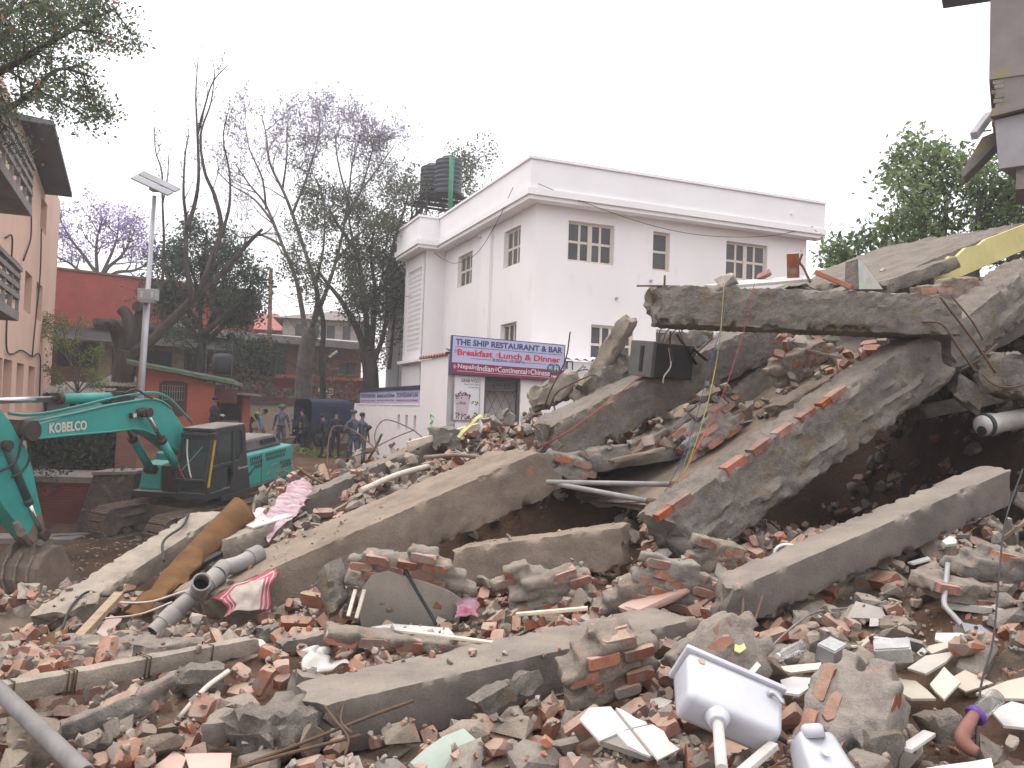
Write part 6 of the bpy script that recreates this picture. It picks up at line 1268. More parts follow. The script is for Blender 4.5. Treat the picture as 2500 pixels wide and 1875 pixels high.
MB().hexa([PB.w(e0[0], e0[1], .0), PB.w(s1, e1[1] - .1, .02), PB.w(s1, e1[1], -.4), PB.w(e0[0], e0[1] + .02, -.4), PB.w(e0[0], e0[1] + .14, .0), PB.w(s1, e1[1] + .1, .02), PB.w(s1, e1[1] + .14, -.4), PB.w(e0[0], e0[1] + .14, -.4)]).build('eave_slab', M['grey_roof'], rb)
fs0 = [at(2345, 425, 12.6), at(2352, 432, 12.6), at(2440, 345, 12.7), at(2440, 318, 12.7), at(2398, 335, 12.65)]
MB().prism(fs0, V3_(.45, .8, .12)).build('hanging_slab', M['stained'], rb, recalc=True)
MB().bar(at(2378, 332, 12.5), at(2415, 282, 12.9), .10, .12).build('broken_lintel', M['rcwhite'], rb, bevel=.01); MB().cyl(at(2385, 322, 12.7), at(2420, 318, 12.8), .012, 6).build('bent_bar', M['rebar'], rb)
for cs_ in (1.5, 4.6): MB().pbox(PB, cs_, cs_ + .4, 0, zb + .1, -.5, -.1).build('column', M['stained'], rb)
MB().pbox(PB, 2.6, s1, -0, zb, -4, -1.2).build('rear_frame', M['stained'], rb)
# floor slab ends below: boxed parapet, sloping slab remains
q0 = PB.st(2443, 310); q1 = PB.st(2452, 445)
MB().hexa([PB.w(.16, q1[1] + .05, .62), PB.w(s1, q1[1] + .35, .62), PB.w(s1, q1[1] + .35, -.6), PB.w(.5, q1[1] + .05, -.6), PB.w(.10, q0[1] - .08, .62), PB.w(s1, q0[1] + .7, .62), PB.w(s1, q0[1] + .7, -.6), PB.w(.45, q0[1] - .08, -.6)]).build('balcony_parapet', M['rcwhite'], rb)
MB().hexa([PB.w(.04, q0[1] - .06, .74), PB.w(s1, q0[1] + .78, .74), PB.w(s1, q0[1] + .78, -.3), PB.w(.20, q0[1] + .02, -.3), PB.w(.06, q0[1] + .06, .74), PB.w(s1, q0[1] + .9, .74), PB.w(s1, q0[1] + 1.1, -.3), PB.w(.22, q0[1] + .22, -.3)]).build('balcony_coping', M['stained'], rb)
MB().pbox(PB, .38, s1, q1[1] - .25, q1[1] + .12, -.5, .5).build('balcony_beam', M['grey_conc'], rb)
# ------------------------------------------------------------------ fallen beams and slabs
KEEP = set(); BIG = []                                        # (verts, faces) of large pieces for the settling height map
def rough_block(p0, p1, w, h, seed=0, seg=.045, amp=.012, edge=.035, end=.10, round_=.03, bulge=0.0, upv=(0, 0, 1), face='front', taper=1.0):
    """broken concrete member between p0 and p1 (centre line of its front face); w goes back, h across"""
    p0, p1 = Vector(p0), Vector(p1); ax = (p1 - p0); L_ = ax.length; ax.normalize(); upv = Vector(upv)
    s = ax.cross(upv).normalized()
    if s.y < 0: s = -s
    u = s.cross(ax).normalized()
    if u.z < 0: u = -u
    nu = max(3, int(h / seg)); ns = max(3, int(w / seg)); nx = max(4, int(L_ / seg))
    ring = []
    for i in range(nu): ring.append((0, -h / 2 + h * i / nu))
    for i in range(ns): ring.append((w * i / ns, h / 2))
    for i in range(nu): ring.append((w, h / 2 - h * i / nu))
    for i in range(ns): ring.append((w - w * i / ns, -h / 2))
    n = len(ring); V = []; off = Vector((seed * 7.3, seed * 3.1, seed * 1.7)); N = mnoise
    sl0 = [random.Random(seed * 3 + 1).uniform(-.35, .35) for _ in range(4)]
    for i in range(nx + 1):
        t = i / nx; k = 1 - (1 - taper) * t
        for a, b in ring:
            q = Vector((L_ * t, a, b)); da = min(a, w - a); db = h / 2 - abs(b)
            nrm = Vector((0, 0, 0))
            if a < 1e-6: nrm.y -= 1
            if w - a < 1e-6: nrm.y += 1
            if db < 1e-6: nrm.z += 1 if b > 0 else -1
            corner = nrm.length > 1.2
            if corner: nrm.normalize()
            dist = da if db < 1e-6 else db
            if corner: dist = 0
            ed = max(0., 1 - dist / max(edge, 1e-3))
            dv = nrm * (amp * (.55 * N.fractal(q * 5 + off, .9, 2.1, 3) + .85 * N.fractal(q * 17 + off, .55, 2.2, 4)))
            if ed > 0:
                ch = N.fractal(Vector((q.x * 7, a * 3, b * 3)) + off * 1.3, .6, 2.2, 5)
                c2 = round_ * .22 + edge * 1.25 * max(0, ch - .08) ** .8
                dv += Vector((0, w / 2 - a, -b)).normalized() * (c2 * ed)
            if bulge and a < 1e-6: dv += Vector((0, -1, 0)) * bulge * min(1, max(0, N.fractal(Vector((q.x * 2.6, 0, b * 5)) + off, .9, 2.1, 4) * 1.1 + (.35 if b < -.04 else -.35))) * min(1, db / .09)
            ex_ = 0; rr = min(t * L_, (1 - t) * L_)
            if rr < end:
                f = (1 - rr / end); e0 = 0 if t < .5 else 2
                pl = (sl0[e0] * (a - w / 2) + sl0[e0 + 1] * b) + end * .45 * N.fractal(Vector((a * 5, b * 5, e0 * 4.)) + off, .7, 2, 4)
                ex_ = pl * f; dv += Vector((0, w / 2 - a, -b)) * (.10 * f * f * (1 + N.noise(q * 8 + off)))
            q2 = Vector((q.x + ex_, a, b * k)) + dv
            V.append(p0 + ax * q2.x + s * q2.y + u * q2.z)
    F = [(i * n + k, i * n + (k + 1) % n, (i + 1) * n + (k + 1) % n, (i + 1) * n + k) for i in range(nx) for k in range(n)]
    # end caps: concentric rings closing on a centre point
    for i, fl in ((0, True), (nx, False)):
        base = [V[i * n + k] for k in range(n)]; c = sum(base, Vector()) / n; prev = list(range(i * n, i * n + n))
        for f in (.6, .25):
            b0 = len(V)
            for k in range(n):
                q = c.lerp(base[k], f); V.append(q + ax * (mnoise.fractal(q * 9 + off, .8, 2, 3) * end * .22 * (-1 if fl else 1)))
            for k in range(n):
                j = (k + 1) % n; F.append((prev[j], prev[k], b0 + k, b0 + j) if fl else (prev[k], prev[j], b0 + j, b0 + k))
            prev = list(range(b0, b0 + n))
        V.append(c); ci = len(V) - 1
        for k in range(n):
            j = (k + 1) % n; F.append((prev[j], prev[k], ci) if fl else (prev[k], prev[j], ci))
    m = MB(); m.v = [tuple(v) for v in V]; m.f = F; m.sm = [True] * len(F)
    m.fr = (p0, ax, s, u, L_)
    return m
def smooth_by_angle(o, ang=R(42)):
    me = o.data; bm = bmesh.new(); bm.from_mesh(me); bmesh.ops.recalc_face_normals(bm, faces=bm.faces)
    for e in bm.edges: e.smooth = e.calc_face_angle(0) < ang if len(e.link_faces) == 2 else False
    bm.to_mesh(me); bm.free()
def beam(name, label, cat, a, b, w, h, mt='concrete', big=True, parent=None, **k):
    m = rough_block(at(*a), at(*b), w, h, **k)
    if big: BIG.append((np.array(m.v), m.f))
    if name in ('concrete_beam', 'concrete_shard', 'concrete_lump', 'slab_beam'): KEEP.add(len(BIG) - 1)
    o = m.build(name, M[mt], parent, label, cat) if parent is None else m.build(name, M[mt], parent)
    smooth_by_angle(o); return o, m.fr
# lying beam across the foreground
B8, f8 = beam('concrete_beam', 'long grey concrete beam lying across the foreground bricks with smooth painted top', 'beam', (800, 1788, 4.70), (1710, 1562, 6.12), .46, .31, 'concrete_smooth', seed=8, seg=.035, amp=.005, edge=.05, end=.16)
B8b, _ = beam('concrete_beam', 'crumbled rough end of a beam with bent rebar in the foreground', 'beam', (640, 1825, 4.5), (860, 1772, 4.86), .40, .24, 'concrete', seed=18, amp=.05, edge=.10, end=.15)
# front right beam
B7, f7 = beam('concrete_beam', 'square concrete beam with pale dusty top propped over the brick debris at the right', 'beam', (1800, 1487, 6.0), (2484, 1183, 7.25), .34, .29, 'concrete_smooth', seed=7, seg=.035, amp=.005, edge=.045, end=.14)
# main diagonal with brick courses along its top
mroot, f2 = beam('concrete_beam', 'biggest rough tilted concrete beam with a line of bricks along its upper edge', 'beam', (1655, 1325, 7.5), (2302, 866, 8.75), .40, .60, 'concrete', seed=2, amp=.022, edge=.06, end=.16, bulge=.085, seg=.032)
p0, ax, s_, u_, L_ = f2
BRK = MB().box((0, 0, 0), (.23, .11, .07)).mesh('brick', M['brick_raw'])
for t in (.21, .30, .385, .47, .545, .585, -.02, .03):
    q = p0 + ax * (L_ * t + .1) + s_ * .05 + u_ * (.30 - .014); put(BRK, 'brick', basis(ax, s_, u_, q) @ Matrix.Rotation(random.uniform(-.06, .06), 4, 'Z') @ Matrix.Scale(random.uniform(.8, 1.05), 4), mroot)
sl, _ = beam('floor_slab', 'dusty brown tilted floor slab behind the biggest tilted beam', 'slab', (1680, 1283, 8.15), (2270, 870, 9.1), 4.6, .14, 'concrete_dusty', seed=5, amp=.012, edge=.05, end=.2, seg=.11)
beam('floor_slab', 'added floor slab keeping the opening below the beam joint dark', 'slab', (2230, 960, 9.1), (2760, 640, 10.2), 4.6, .16, 'concrete_smooth', seed=35, amp=.012, edge=.05, end=.2, seg=.12)  # roof slab added to keep daylight out of the opening
beam('floor_slab', 'added floor slab keeping the gap behind the steel conduits dark', 'slab', (1310, 1160, 9.5), (1640, 1112, 9.6), 2.4, .12, 'concrete', seed=36, amp=.012, edge=.05, end=.15, seg=.1)  # slab added as a cover so the gap below stays dark
# small beam in the middle
beam('concrete_beam', 'short thick concrete beam lying below the dark opening', 'beam', (1108, 1392, 7.85), (1522, 1338, 7.55), .42, .37, 'concrete_dusty', seed=6, amp=.014, edge=.05, end=.16)
# middle slanting slab with thick edge
beam('slab_beam', 'long slanting beam with broad dusty brown top leading down to the red checked cloth', 'beam', (500, 1530, 7.85), (1342, 1150, 9.35), 1.0, .50, 'concrete_dusty', seed=4, amp=.014, edge=.07, end=.2, taper=1.0)
# upper middle beam
beam('concrete_beam', 'slanting concrete beam carrying the grey metal case', 'beam', (1368, 1082, 9.6), (1960, 792, 10.7), .8, .47, 'concrete', seed=3, amp=.018, edge=.07, end=.16, seg=.036)
# horizontal beam at the top
B1, _ = beam('concrete_beam', 'level concrete beam jutting out at the top of the heap with rounded end', 'beam', (1585, 742, 8.95), (2330, 768, 8.35), .52, .42, 'concrete', seed=1, amp=.022, edge=.08, end=.14, round_=.06, seg=.032)
# dark flat beam to the left
beam('concrete_beam', 'flat grey beam slanting up towards the soldier beside the excavator', 'beam', (700, 1272, 11.0), (1100, 1094, 11.9), .5, .38, 'concrete_smooth', seed=9, amp=.012, edge=.06, end=.22)
# upper right continuation
beam('concrete_beam', 'thick rough beam continuing up from the joint with twisted rebar', 'beam', (2340, 848, 8.75), (2570, 668, 9.7), .5, .46, 'concrete', seed=12, amp=.03, edge=.09, end=.2, bulge=.05)
beam('concrete_lump', 'rounded rough concrete lump under the beam joint by the silver tube', 'rubble', (2400, 905, 8.6), (2560, 925, 8.4), .5, .42, 'concrete', seed=13, amp=.05, edge=.12, end=.2)
beam('concrete_lump', 'small rough concrete lump hanging at the rebar joint', 'rubble', (2330, 930, 8.8), (2390, 985, 8.7), .25, .22, 'concrete', seed=14, amp=.03, edge=.09, end=.1)
# left pale members
beam('concrete_beam', 'pale thin concrete beam beside the rolled brown carpet', 'beam', (178, 1520, 8.55), (552, 1268, 11.6), .42, .24, 'concrete_pale', seed=10, amp=.010, edge=.05, end=.16)
pc, fpc = beam('plaster_slab', 'short broken slab with bright cream plaster top below the flat grey beam', 'slab', (548, 1345, 9.7), (722, 1285, 10.6), .42, .24, 'concrete_pale', seed=11, amp=.016, edge=.06, end=.12)
p0, ax, s_, u_, L_ = fpc; MB().prism([p0 + ax * a + s_ * b + u_ * .128 for a, b in ((L_ * .42, .03), (L_ * .97, .0), (L_ * 1.0, .2), (L_ * .95, .36), (L_ * .55, .33), (L_ * .45, .2))], u_ * .02).build('plaster_skin', M['white_plaster'], pc, recalc=True)
# upper right: tilted roof slab with yellow painted edge, lower slab, brick piece, mint shard
ys, fy = beam('roof_slab', 'tilted roof slab with yellow painted underside edge at the top of the heap', 'slab', (2225, 690, 10.6), (2540, 560, 11.6), 2.8, .34, 'concrete', seed=15, amp=.03, edge=.06, end=.25, seg=.1)
p0, ax, s_, u_, L_ = fy
pts = [(.32, -.16), (.36, .02), (.55, .05), (.72, .14), (.85, .10), (1.05, .16), (1.3, .13), (1.45, .165), (L_ + .2, .15), (L_ + .2, -.17), (1.1, -.165), (.7, -.165)]
MB().prism([p0 + ax * a + u_ * b - s_ * .045 for a, b in pts], s_ * .05).build('yellow_paint', M['yellow_paint'], ys, recalc=True)
beam('roof_slab', 'lower broken slab end beneath the yellow edged roof slab', 'slab', (2135, 712, 10.0), (2330, 645, 10.5), .9, .16, 'concrete', seed=16, amp=.02, edge=.05, end=.2, seg=.08)
ms = thing('mint_wall_shard', at(2110, 700, 9.6), 'upright wall shard with a mint green painted edge on the level beam', 'rubble')
MB().hexa([at(2062, 705, 9.5), at(2097, 706, 9.4), at(2097, 706, 9.7), at(2062, 705, 9.8), at(2064, 640, 9.5), at(2095, 632, 9.4), at(2095, 632, 9.7), at(2064, 640, 9.8)]).build('masonry', M['concrete'], ms)
MB().hexa([at(2097, 706, 9.39), at(2108, 706, 9.38), at(2108, 706, 9.7), at(2097, 706, 9.7), at(2095, 632, 9.39), at(2106, 640, 9.38), at(2106, 640, 9.7), at(2095, 632, 9.7)]).build('mint_face', M['mint'], ms)
MB().add([at(2108, 706, 9.38), at(2156, 706, 9.6), at(2106, 640, 9.38), at(2108, 706, 9.7), at(2156, 706, 9.75), at(2106, 640, 9.7)], [(0, 1, 2), (5, 4, 3), (0, 3, 4, 1), (1, 4, 5, 2), (2, 5, 3, 0)]).build('plaster_face', M['white_plaster'], ms)
# leaning shards in front of the white building
beam('concrete_shard', 'tall narrow concrete shard leaning upright before the white building', 'rubble', (1405, 985, 10.9), (1528, 775, 10.5), .2, .28, 'concrete_pale', seed=20, amp=.018, edge=.06, end=.14, taper=.62)
beam('concrete_shard', 'jagged concrete shard with rebar hanging beside the upright shard', 'rubble', (1285, 980, 11.2), (1405, 930, 11.0), .35, .32, 'concrete_pale', seed=21, amp=.04, edge=.12, end=.16)
beam('concrete_shard', 'rough concrete lump between the upright shard and the metal case', 'rubble', (1445, 960, 10.6), (1555, 880, 10.7), .3, .34, 'concrete', seed=22, amp=.05, edge=.12, end=.14)
beam('concrete_shard', 'rough concrete lump sitting behind the metal case under the level beam', 'rubble', (1625, 842, 10.6), (1738, 830, 10.6), .35, .30, 'concrete', seed=23, amp=.04, edge=.12, end=.14)
beam('concrete_shard', 'crushed concrete end with black fibres at the top of the flat grey beam', 'rubble', (1050, 1070, 11.6), (1120, 1075, 11.6), .4, .30, 'concrete', seed=24, amp=.05, edge=.1, end=.12)
beam('plank_slab', 'dusty fallen plank of plaster lying on the brick slope under the level beam', 'slab', (1930, 985, 9.4), (2110, 868, 9.9), .35, .06, 'concrete_dusty', seed=25, amp=.006, edge=.02, end=.06)
beam('masonry_strip', 'strip of brick masonry below the fallen plaster plank', 'rubble', (1920, 1005, 9.2), (2095, 905, 9.6), .3, .16, 'mortar', seed=26, amp=.02, edge=.05, end=.08)
beam('concrete_beam', 'dark beam deep inside the black opening', 'beam', (2240, 1010, 9.8), (2480, 960, 9.6), .3, .16, 'concrete', seed=27, amp=.01, edge=.04, end=.1)
beam('wall_panel', 'broken brick wall panel with grey render under the slanting beam', 'rubble', (1800, 1000, 10.4), (1935, 865, 10.8), .3, .42, 'mortar', seed=28, amp=.02, edge=.06, end=.1)
beam('concrete_lump', 'rubble lump of fallen wall between the two slanting beams', 'rubble', (1590, 1098, 9.85), (1705, 1045, 10.0), .45, .30, 'mortar', seed=29, amp=.05, edge=.12, end=.2)
beam('plank_slab', 'thin pale slab poking out of the dark opening below the slanting beam', 'slab', (1495, 1128, 9.35), (1622, 1098, 9.4), .14, .05, 'concrete_dusty', seed=30, amp=.006, edge=.02, end=.06)
# ------------------------------------------------------------------ hand-placed things in the rubble
def reg(mb): BIG.append((np.array(mb.v), mb.f)); return mb
def hull_mesh(pts):
    bm = bmesh.new()
    for p in pts: bm.verts.new(p)
    r_ = bmesh.ops.convex_hull(bm, input=bm.verts); 
    bmesh.ops.delete(bm, geom=list({g for g in r_['geom_interior'] + r_['geom_unused'] if isinstance(g, bmesh.types.BMVert)}), context='VERTS')
    bm.verts.ensure_lookup_table(); m = MB(); m.v = [tuple(v.co) for v in bm.verts]; ix = {v: i for i, v in enumerate(bm.verts)}
    m.f = [tuple(ix[v] for v in f.verts) for f in bm.faces]; m.sm = [False] * len(m.f); bm.free(); return m
def chipped_brick(seed, lx=.23, ly=.112, lz=.07, chip=.5, rough_end=False):
    r_ = random.Random(seed); P = []
    for sx in (-1, 1):
        for sy in (-1, 1):
            for sz in (-1, 1):
                c = Vector((sx * lx / 2, sy * ly / 2, sz * lz / 2)); k = r_.uniform(.008, .02) if r_.random() > chip else r_.uniform(.02, .055)
                if rough_end and sx > 0: c.x -= r_.uniform(0, .05)
                for d_ in (Vector((-sx, 0, 0)), Vector((0, -sy, 0)), Vector((0, 0, -sz))): P.append(c + d_ * k * r_.uniform(.4, 1.0))
    return hull_mesh(P)
BRV = [chipped_brick(100 + k, chip=.75).mesh('brick', M['brick']) for k in range(6)]
def masonry(name, label, pos, x, y, dims, seed, keep=.86, cat='rubble', plaster=None, brickw=(.22, .105, .065), mt='mortar'):
    """lump of brickwork: mortar core and single bricks as parts; x = course direction, y = across, pos = centre"""
    r_ = random.Random(seed); x = Vector(x).normalized(); y = Vector(y); y = (y - x * y.dot(x)).normalized(); z = x.cross(y); m = basis(x, y, z, pos); root = thing(name, pos, label, cat, mat=m)
    nx, ny, nz = dims; bl, bwid, bh = brickw; j = .014; core = MB(); cells = []
    for k in range(nz):
        for i in range(nx):
            for l in range(ny):
                ox = (.5 if k % 2 else 0); cx = (i - (nx - 1) / 2 + ox - .25) * (bl + j); cyy = (l - (ny - 1) / 2) * (bwid + j); cz = (k - (nz - 1) / 2) * (bh + j)
                rad = (abs(cx) / (nx * bl / 2)) ** 2 + (abs(cyy) / (max(ny, 1) * bwid / 2)) ** 2 * .3 + (abs(cz) / (nz * bh / 2)) ** 2
                if rad > 1.15 and r_.random() > keep * .55: continue
                if r_.random() > keep + .12: continue
                cells.append((cx, cyy, cz))
    for c in cells:
        e = [r_.uniform(-.008, .016) for _ in range(3)]
        core.add([(c[0] + sx * ((bl + j) / 2 + e[0]) + r_.uniform(-.02, .02), c[1] + sy * ((bwid + j) / 2 + e[1]) + r_.uniform(-.018, .018), c[2] + sz * ((bh + j) / 2 + e[2]) + r_.uniform(-.012, .012)) for sz in (-1, 1) for sx, sy in ((-1, -1), (1, -1), (1, 1), (-1, 1))], [(3, 2, 1, 0), (4, 5, 6, 7), (0, 1, 5, 4), (1, 2, 6, 5), (2, 3, 7, 6), (3, 0, 4, 7)])
    me0 = core.mesh('mortar', M[mt]); o0 = bpy.data.objects.new('mortar_tmp', me0); COL.objects.link(o0)
    rm = o0.modifiers.new('r', 'REMESH'); rm.mode = 'VOXEL'; rm.voxel_size = .02; rm.use_smooth_shade = True
    dg = bpy.context.evaluated_depsgraph_get(); me = bpy.data.meshes.new_from_object(o0.evaluated_get(dg)); bpy.data.objects.remove(o0); bpy.data.meshes.remove(me0); me.name = 'mortar'
    me.update(); sd3 = Vector((seed * 3.7, seed, -seed))
    co = np.zeros(len(me.vertices) * 3); me.vertices.foreach_get('co', co); co = co.reshape(-1, 3); nn = np.array([tuple(v.normal) for v in me.vertices])
    dsp = np.array([.016 * mnoise.noise(Vector(p) * 16 + sd3) + .018 * mnoise.noise(Vector(p) * 6 + sd3) for p in co]); me.vertices.foreach_set('co', (co + nn * dsp[:, None]).ravel())
    me.materials.clear(); me.materials.append(M[mt]); me.update(); o = bpy.data.objects.new('mortar', me); COL.objects.link(o); o.parent = root; WM[o.name] = m
    w = MB(); w.v = [tuple(m @ Vector(v)) for v in core.v]; w.f = core.f; reg(w)
    for c in cells:
        if r_.random() < .22: continue
        q = Vector(c) + Vector((r_.uniform(-.02, .02), r_.uniform(-.03, .012), r_.uniform(-.012, .008)))
        sc = Matrix.Diagonal((bl / .23 * 1.03, bwid / .112 * 1.05, bh / .07 * 1.04, 1))
        put(r_.choice(BRV), 'brick', m @ Matrix.Translation(q) @ Matrix.Rotation(r_.uniform(-.10, .10), 4, 'Z') @ Matrix.Rotation(r_.uniform(-.09, .09), 4, 'X') @ Matrix.Rotation(r_.uniform(-.06, .06), 4, 'Y') @ sc @ Matrix.Diagonal((r_.uniform(.7, 1), 1, r_.uniform(.9, 1.03), 1)), root)
    if plaster:
        off, mtp, poly = plaster
        pm = MB().prism([m @ Vector((a, off, b)) for a, b in poly], y * .022); reg(pm); pm.build('plaster', M[mtp], root, recalc=True)
    return root
def slab_piece(name, label, quad, th, mt, cat='slab', edge_mt=None, jit=.015, par=None):
    """thin broken plate through given 3D outline"""
    c = sum(quad, Vector()) / len(quad); n_ = (quad[1] - quad[0]).cross(quad[2] - quad[0]).normalized()
    if n_.dot(CAMP - c) < 0: n_ = -n_
    pts = []
    for k in range(len(quad)):
        a, b = quad[k], quad[(k + 1) % len(quad)]; ns = max(1, int((b - a).length / .09))
        for i in range(ns):
            q = a.lerp(b, i / ns); pts.append(q + (Vector((random.gauss(0, 1), random.gauss(0, 1), random.gauss(0, 1))) * jit if i else Vector()))
    pts = [p - n_ * (p - c).dot(n_) for p in pts]
    mb = MB().prism([p - n_ * th for p in pts], n_ * th)
    if par is None: reg(mb)
    return mb.build(name, M[mt], par, None if par else label, None if par else cat, recalc=True)
V3 = Vector
# --- brickwork lumps
masonry('masonry_lump', 'arched lump of brickwork backed by a smooth grey plaster face', at(1005, 1432, 7.05), (1, .05, -.12), (.12, 1, .35), (4, 1, 9), 1, .97, plaster=(-.085, 'plaster', [(-.36, -.40), (.30, -.44), (.42, .0), (.30, .06), (.05, .12), (-.2, .16), (-.33, .1), (-.42, -.1)]))
masonry('masonry_lump', 'ragged orange lump of loose brickwork behind the foreground beam', at(1325, 1437, 7.2), (.9, .1, .25), (.1, 1, .3), (3, 2, 6), 2, .8)
masonry('masonry_lump', 'mortar lump topped with a pink painted patch', at(1530, 1472, 6.9), (.95, .1, .2), (.0, 1, .2), (2, 2, 5), 3, .95, plaster=None)
masonry('masonry_lump', 'grey block of brickwork with deep horizontal mortar joints', at(1668, 1432, 6.85), (.97, .15, -.2), (-.1, 1, .1), (3, 1, 5), 4, 1.0)
masonry('masonry_lump', 'darker block of brickwork tucked under the biggest beam', at(1783, 1388, 7.3), (.95, .15, -.25), (.1, 1, .1), (3, 1, 5), 5, .98)
masonry('masonry_lump', 'big masonry lump resting against the foreground beam', at(1478, 1612, 5.15), (.9, .2, .22), (.0, 1, .3), (2, 2, 5), 7, .92)
masonry('masonry_lump', 'rough masonry lump with a yellow painted spot above the cistern', at(1765, 1605, 5.1), (.8, .3, .5), (.1, 1, -.2), (2, 2, 5), 8, .9)
masonry('masonry_lump', 'round ended masonry block showing orange brick cores beside the cisterns', at(2085, 1745, 4.35), (.5, .5, .75), (.5, .6, -.6), (2, 2, 5), 9, .95)
masonry('masonry_lump', 'flat slab of brickwork with pale screed top left of the beam', at(1015, 1568, 6.2), (.97, .2, -.12), (.1, 1, .0), (5, 2, 1), 10, .95)
masonry('masonry_lump', 'long low strip of brickwork with sandy top beside the concrete post', at(310, 1590, 6.6), (1, -.05, .03), (.0, 1, .0), (5, 2, 2), 12, .97)
masonry('masonry_lump', 'tilted strip of old bricks under the concrete post', at(275, 1745, 5.1), (.88, .2, .42), (-.1, 1, .1), (3, 1, 2), 13, .97)
masonry('masonry_lump', 'loose brickwork showing at the upper end of the biggest beam', at(2330, 715, 9.6), (.95, .2, .1), (.0, 1, .1), (4, 1, 4), 14, .95)
masonry('masonry_lump', 'hanging brickwork with pale tiles below the slanting beam', at(1730, 1050, 9.6), (.8, .3, .55), (.1, 1, -.1), (3, 2, 5), 15, .8)
masonry('masonry_lump', 'brick slope fragments beneath the level beam', at(1960, 880, 10.0), (.85, .4, .4), (.1, 1, .3), (4, 2, 4), 16, .7)
masonry('masonry_lump', 'block of bricks half buried beside the short thick beam', at(905, 1472, 7.4), (.5, .3, .85), (.3, 1, .0), (2, 2, 3), 17, .8)
masonry('masonry_lump', 'lump of brickwork at the right edge under the propped beam', at(2455, 1385, 6.3), (.9, .1, -.2), (.1, 1, .1), (3, 2, 3), 18, .85)
masonry('masonry_lump', 'lump of brickwork behind the shovel on the right slope', at(2330, 1440, 6.1), (.85, .3, -.1), (.1, 1, .1), (3, 2, 2), 19, .85)
masonry('masonry_lump', 'shadowed lump of bricks on the floor slab behind the conduits', at(1470, 1118, 9.75), (.9, .2, .15), (.1, 1, .1), (3, 2, 3), 20, .8)
masonry('masonry_lump', 'broken brickwork wedged under the slanting beam', at(1395, 1140, 9.6), (.85, .3, -.2), (.1, 1, .1), (2, 2, 3), 21, .8)
masonry('masonry_lump', 'tumbled bricks below the hanging wires in shadow', at(1580, 1088, 9.9), (.8, .3, .4), (.1, 1, .2), (3, 2, 3), 22, .75)
# --- concrete and plaster pieces of note
def chunk(label, a, b, w, h, seed, mt='concrete', nm='concrete_chunk', **k): return beam(nm, label, 'rubble', a, b, w, h, mt, seed=seed, amp=k.pop('amp', .02), edge=k.pop('edge', .06), end=k.pop('end', .08), seg=.04, **k)
chunk('brown stained concrete chunk standing on end beside the checked cloth', (800, 1490, 6.9), (775, 1395, 7.0), .2, .2, 41)
chunk('grey flat concrete block on the bricks near the white plastic bag', (690, 1590, 6.4), (820, 1560, 6.5), .12, .13, 42, 'concrete_smooth')
chunk('weathered grey chunk lying against the concrete post', (430, 1670, 5.6), (545, 1665, 5.7), .2, .17, 43)
chunk('angular grey mortar block among the bricks', (745, 1690, 5.2), (800, 1695, 5.3), .25, .18, 44, 'concrete_smooth')
chunk('smooth grey mortar slab in the lower left bricks', (500, 1795, 4.75), (585, 1790, 4.8), .22, .14, 45, 'concrete_smooth')
chunk('broken grey strip with orange brick end leaning on the foreground beam', (1180, 1735, 4.7), (1320, 1655, 5.0), .1, .13, 46)
chunk('flat grey slab fragment right of the propped beam', (2205, 1365, 6.9), (2330, 1325, 7.1), .3, .06, 47, 'concrete_dusty')
chunk('grey rubble block between the cistern and masonry', (2360, 1775, 4.25), (2270, 1790, 4.3), .15, .14, 48)
chunk('pale pinkish strip slab leaning over the end of the foreground beam', (1560, 1500, 6.5), (1690, 1440, 6.8), .22, .06, 49, 'pink_tile', 'slab_strip', amp=.004, edge=.01)
chunk('dark grey block beside the smaller cistern', (2130, 1850, 4.05), (2210, 1840, 4.1), .2, .2, 50)
chunk('big pale plaster lump in the very lower left', (0, 1840, 4.5), (120, 1850, 4.55), .3, .2, 51, 'concrete_dusty')
chunk('grey chunk showing below the concrete post', (640, 1560, 6.9), (735, 1535, 7.1), .16, .14, 52)
# yellow painted bits
slab_piece('painted_fragment', 'yellow painted plaster fragment on the crest before the gate', [at(1110, 1062, 11.6), at(1130, 1045, 11.7), at(1150, 1020, 11.75), at(1182, 1018, 11.8), at(1192, 1038, 11.7), at(1150, 1055, 11.6)], .05, 'yellow_paint', 'rubble')
slab_piece('painted_fragment', 'small yellow painted plaster flake beside the foreground beam', [at(1794, 1573, 5.0), at(1815, 1567, 5.02), at(1822, 1583, 4.98), at(1806, 1594, 4.95), at(1793, 1588, 4.96)], .01, 'yellow_paint', 'rubble')
slab_piece('painted_fragment', 'mint green painted plaster flake above the white cistern', [at(1806, 1664, 4.5), at(1848, 1615, 4.6), at(1858, 1625, 4.58), at(1838, 1648, 4.53), at(1815, 1664, 4.49)], .012, 'mint', 'rubble')
slab_piece('painted_fragment', 'pale mint plaster plate with orange stains in the bottom foreground', [at(995, 1868, 4.2), at(1075, 1805, 4.4), at(1125, 1785, 4.5), at(1160, 1805, 4.48), at(1140, 1850, 4.3), at(1060, 1900, 4.15)], .03, 'mint', 'rubble')
slab_piece('painted_fragment', 'small mint fragment under the propped beam', [at(2300, 1320, 6.5), at(2318, 1308, 6.55), at(2335, 1316, 6.5), at(2335, 1326, 6.45), at(2310, 1330, 6.45)], .02, 'mint', 'rubble')
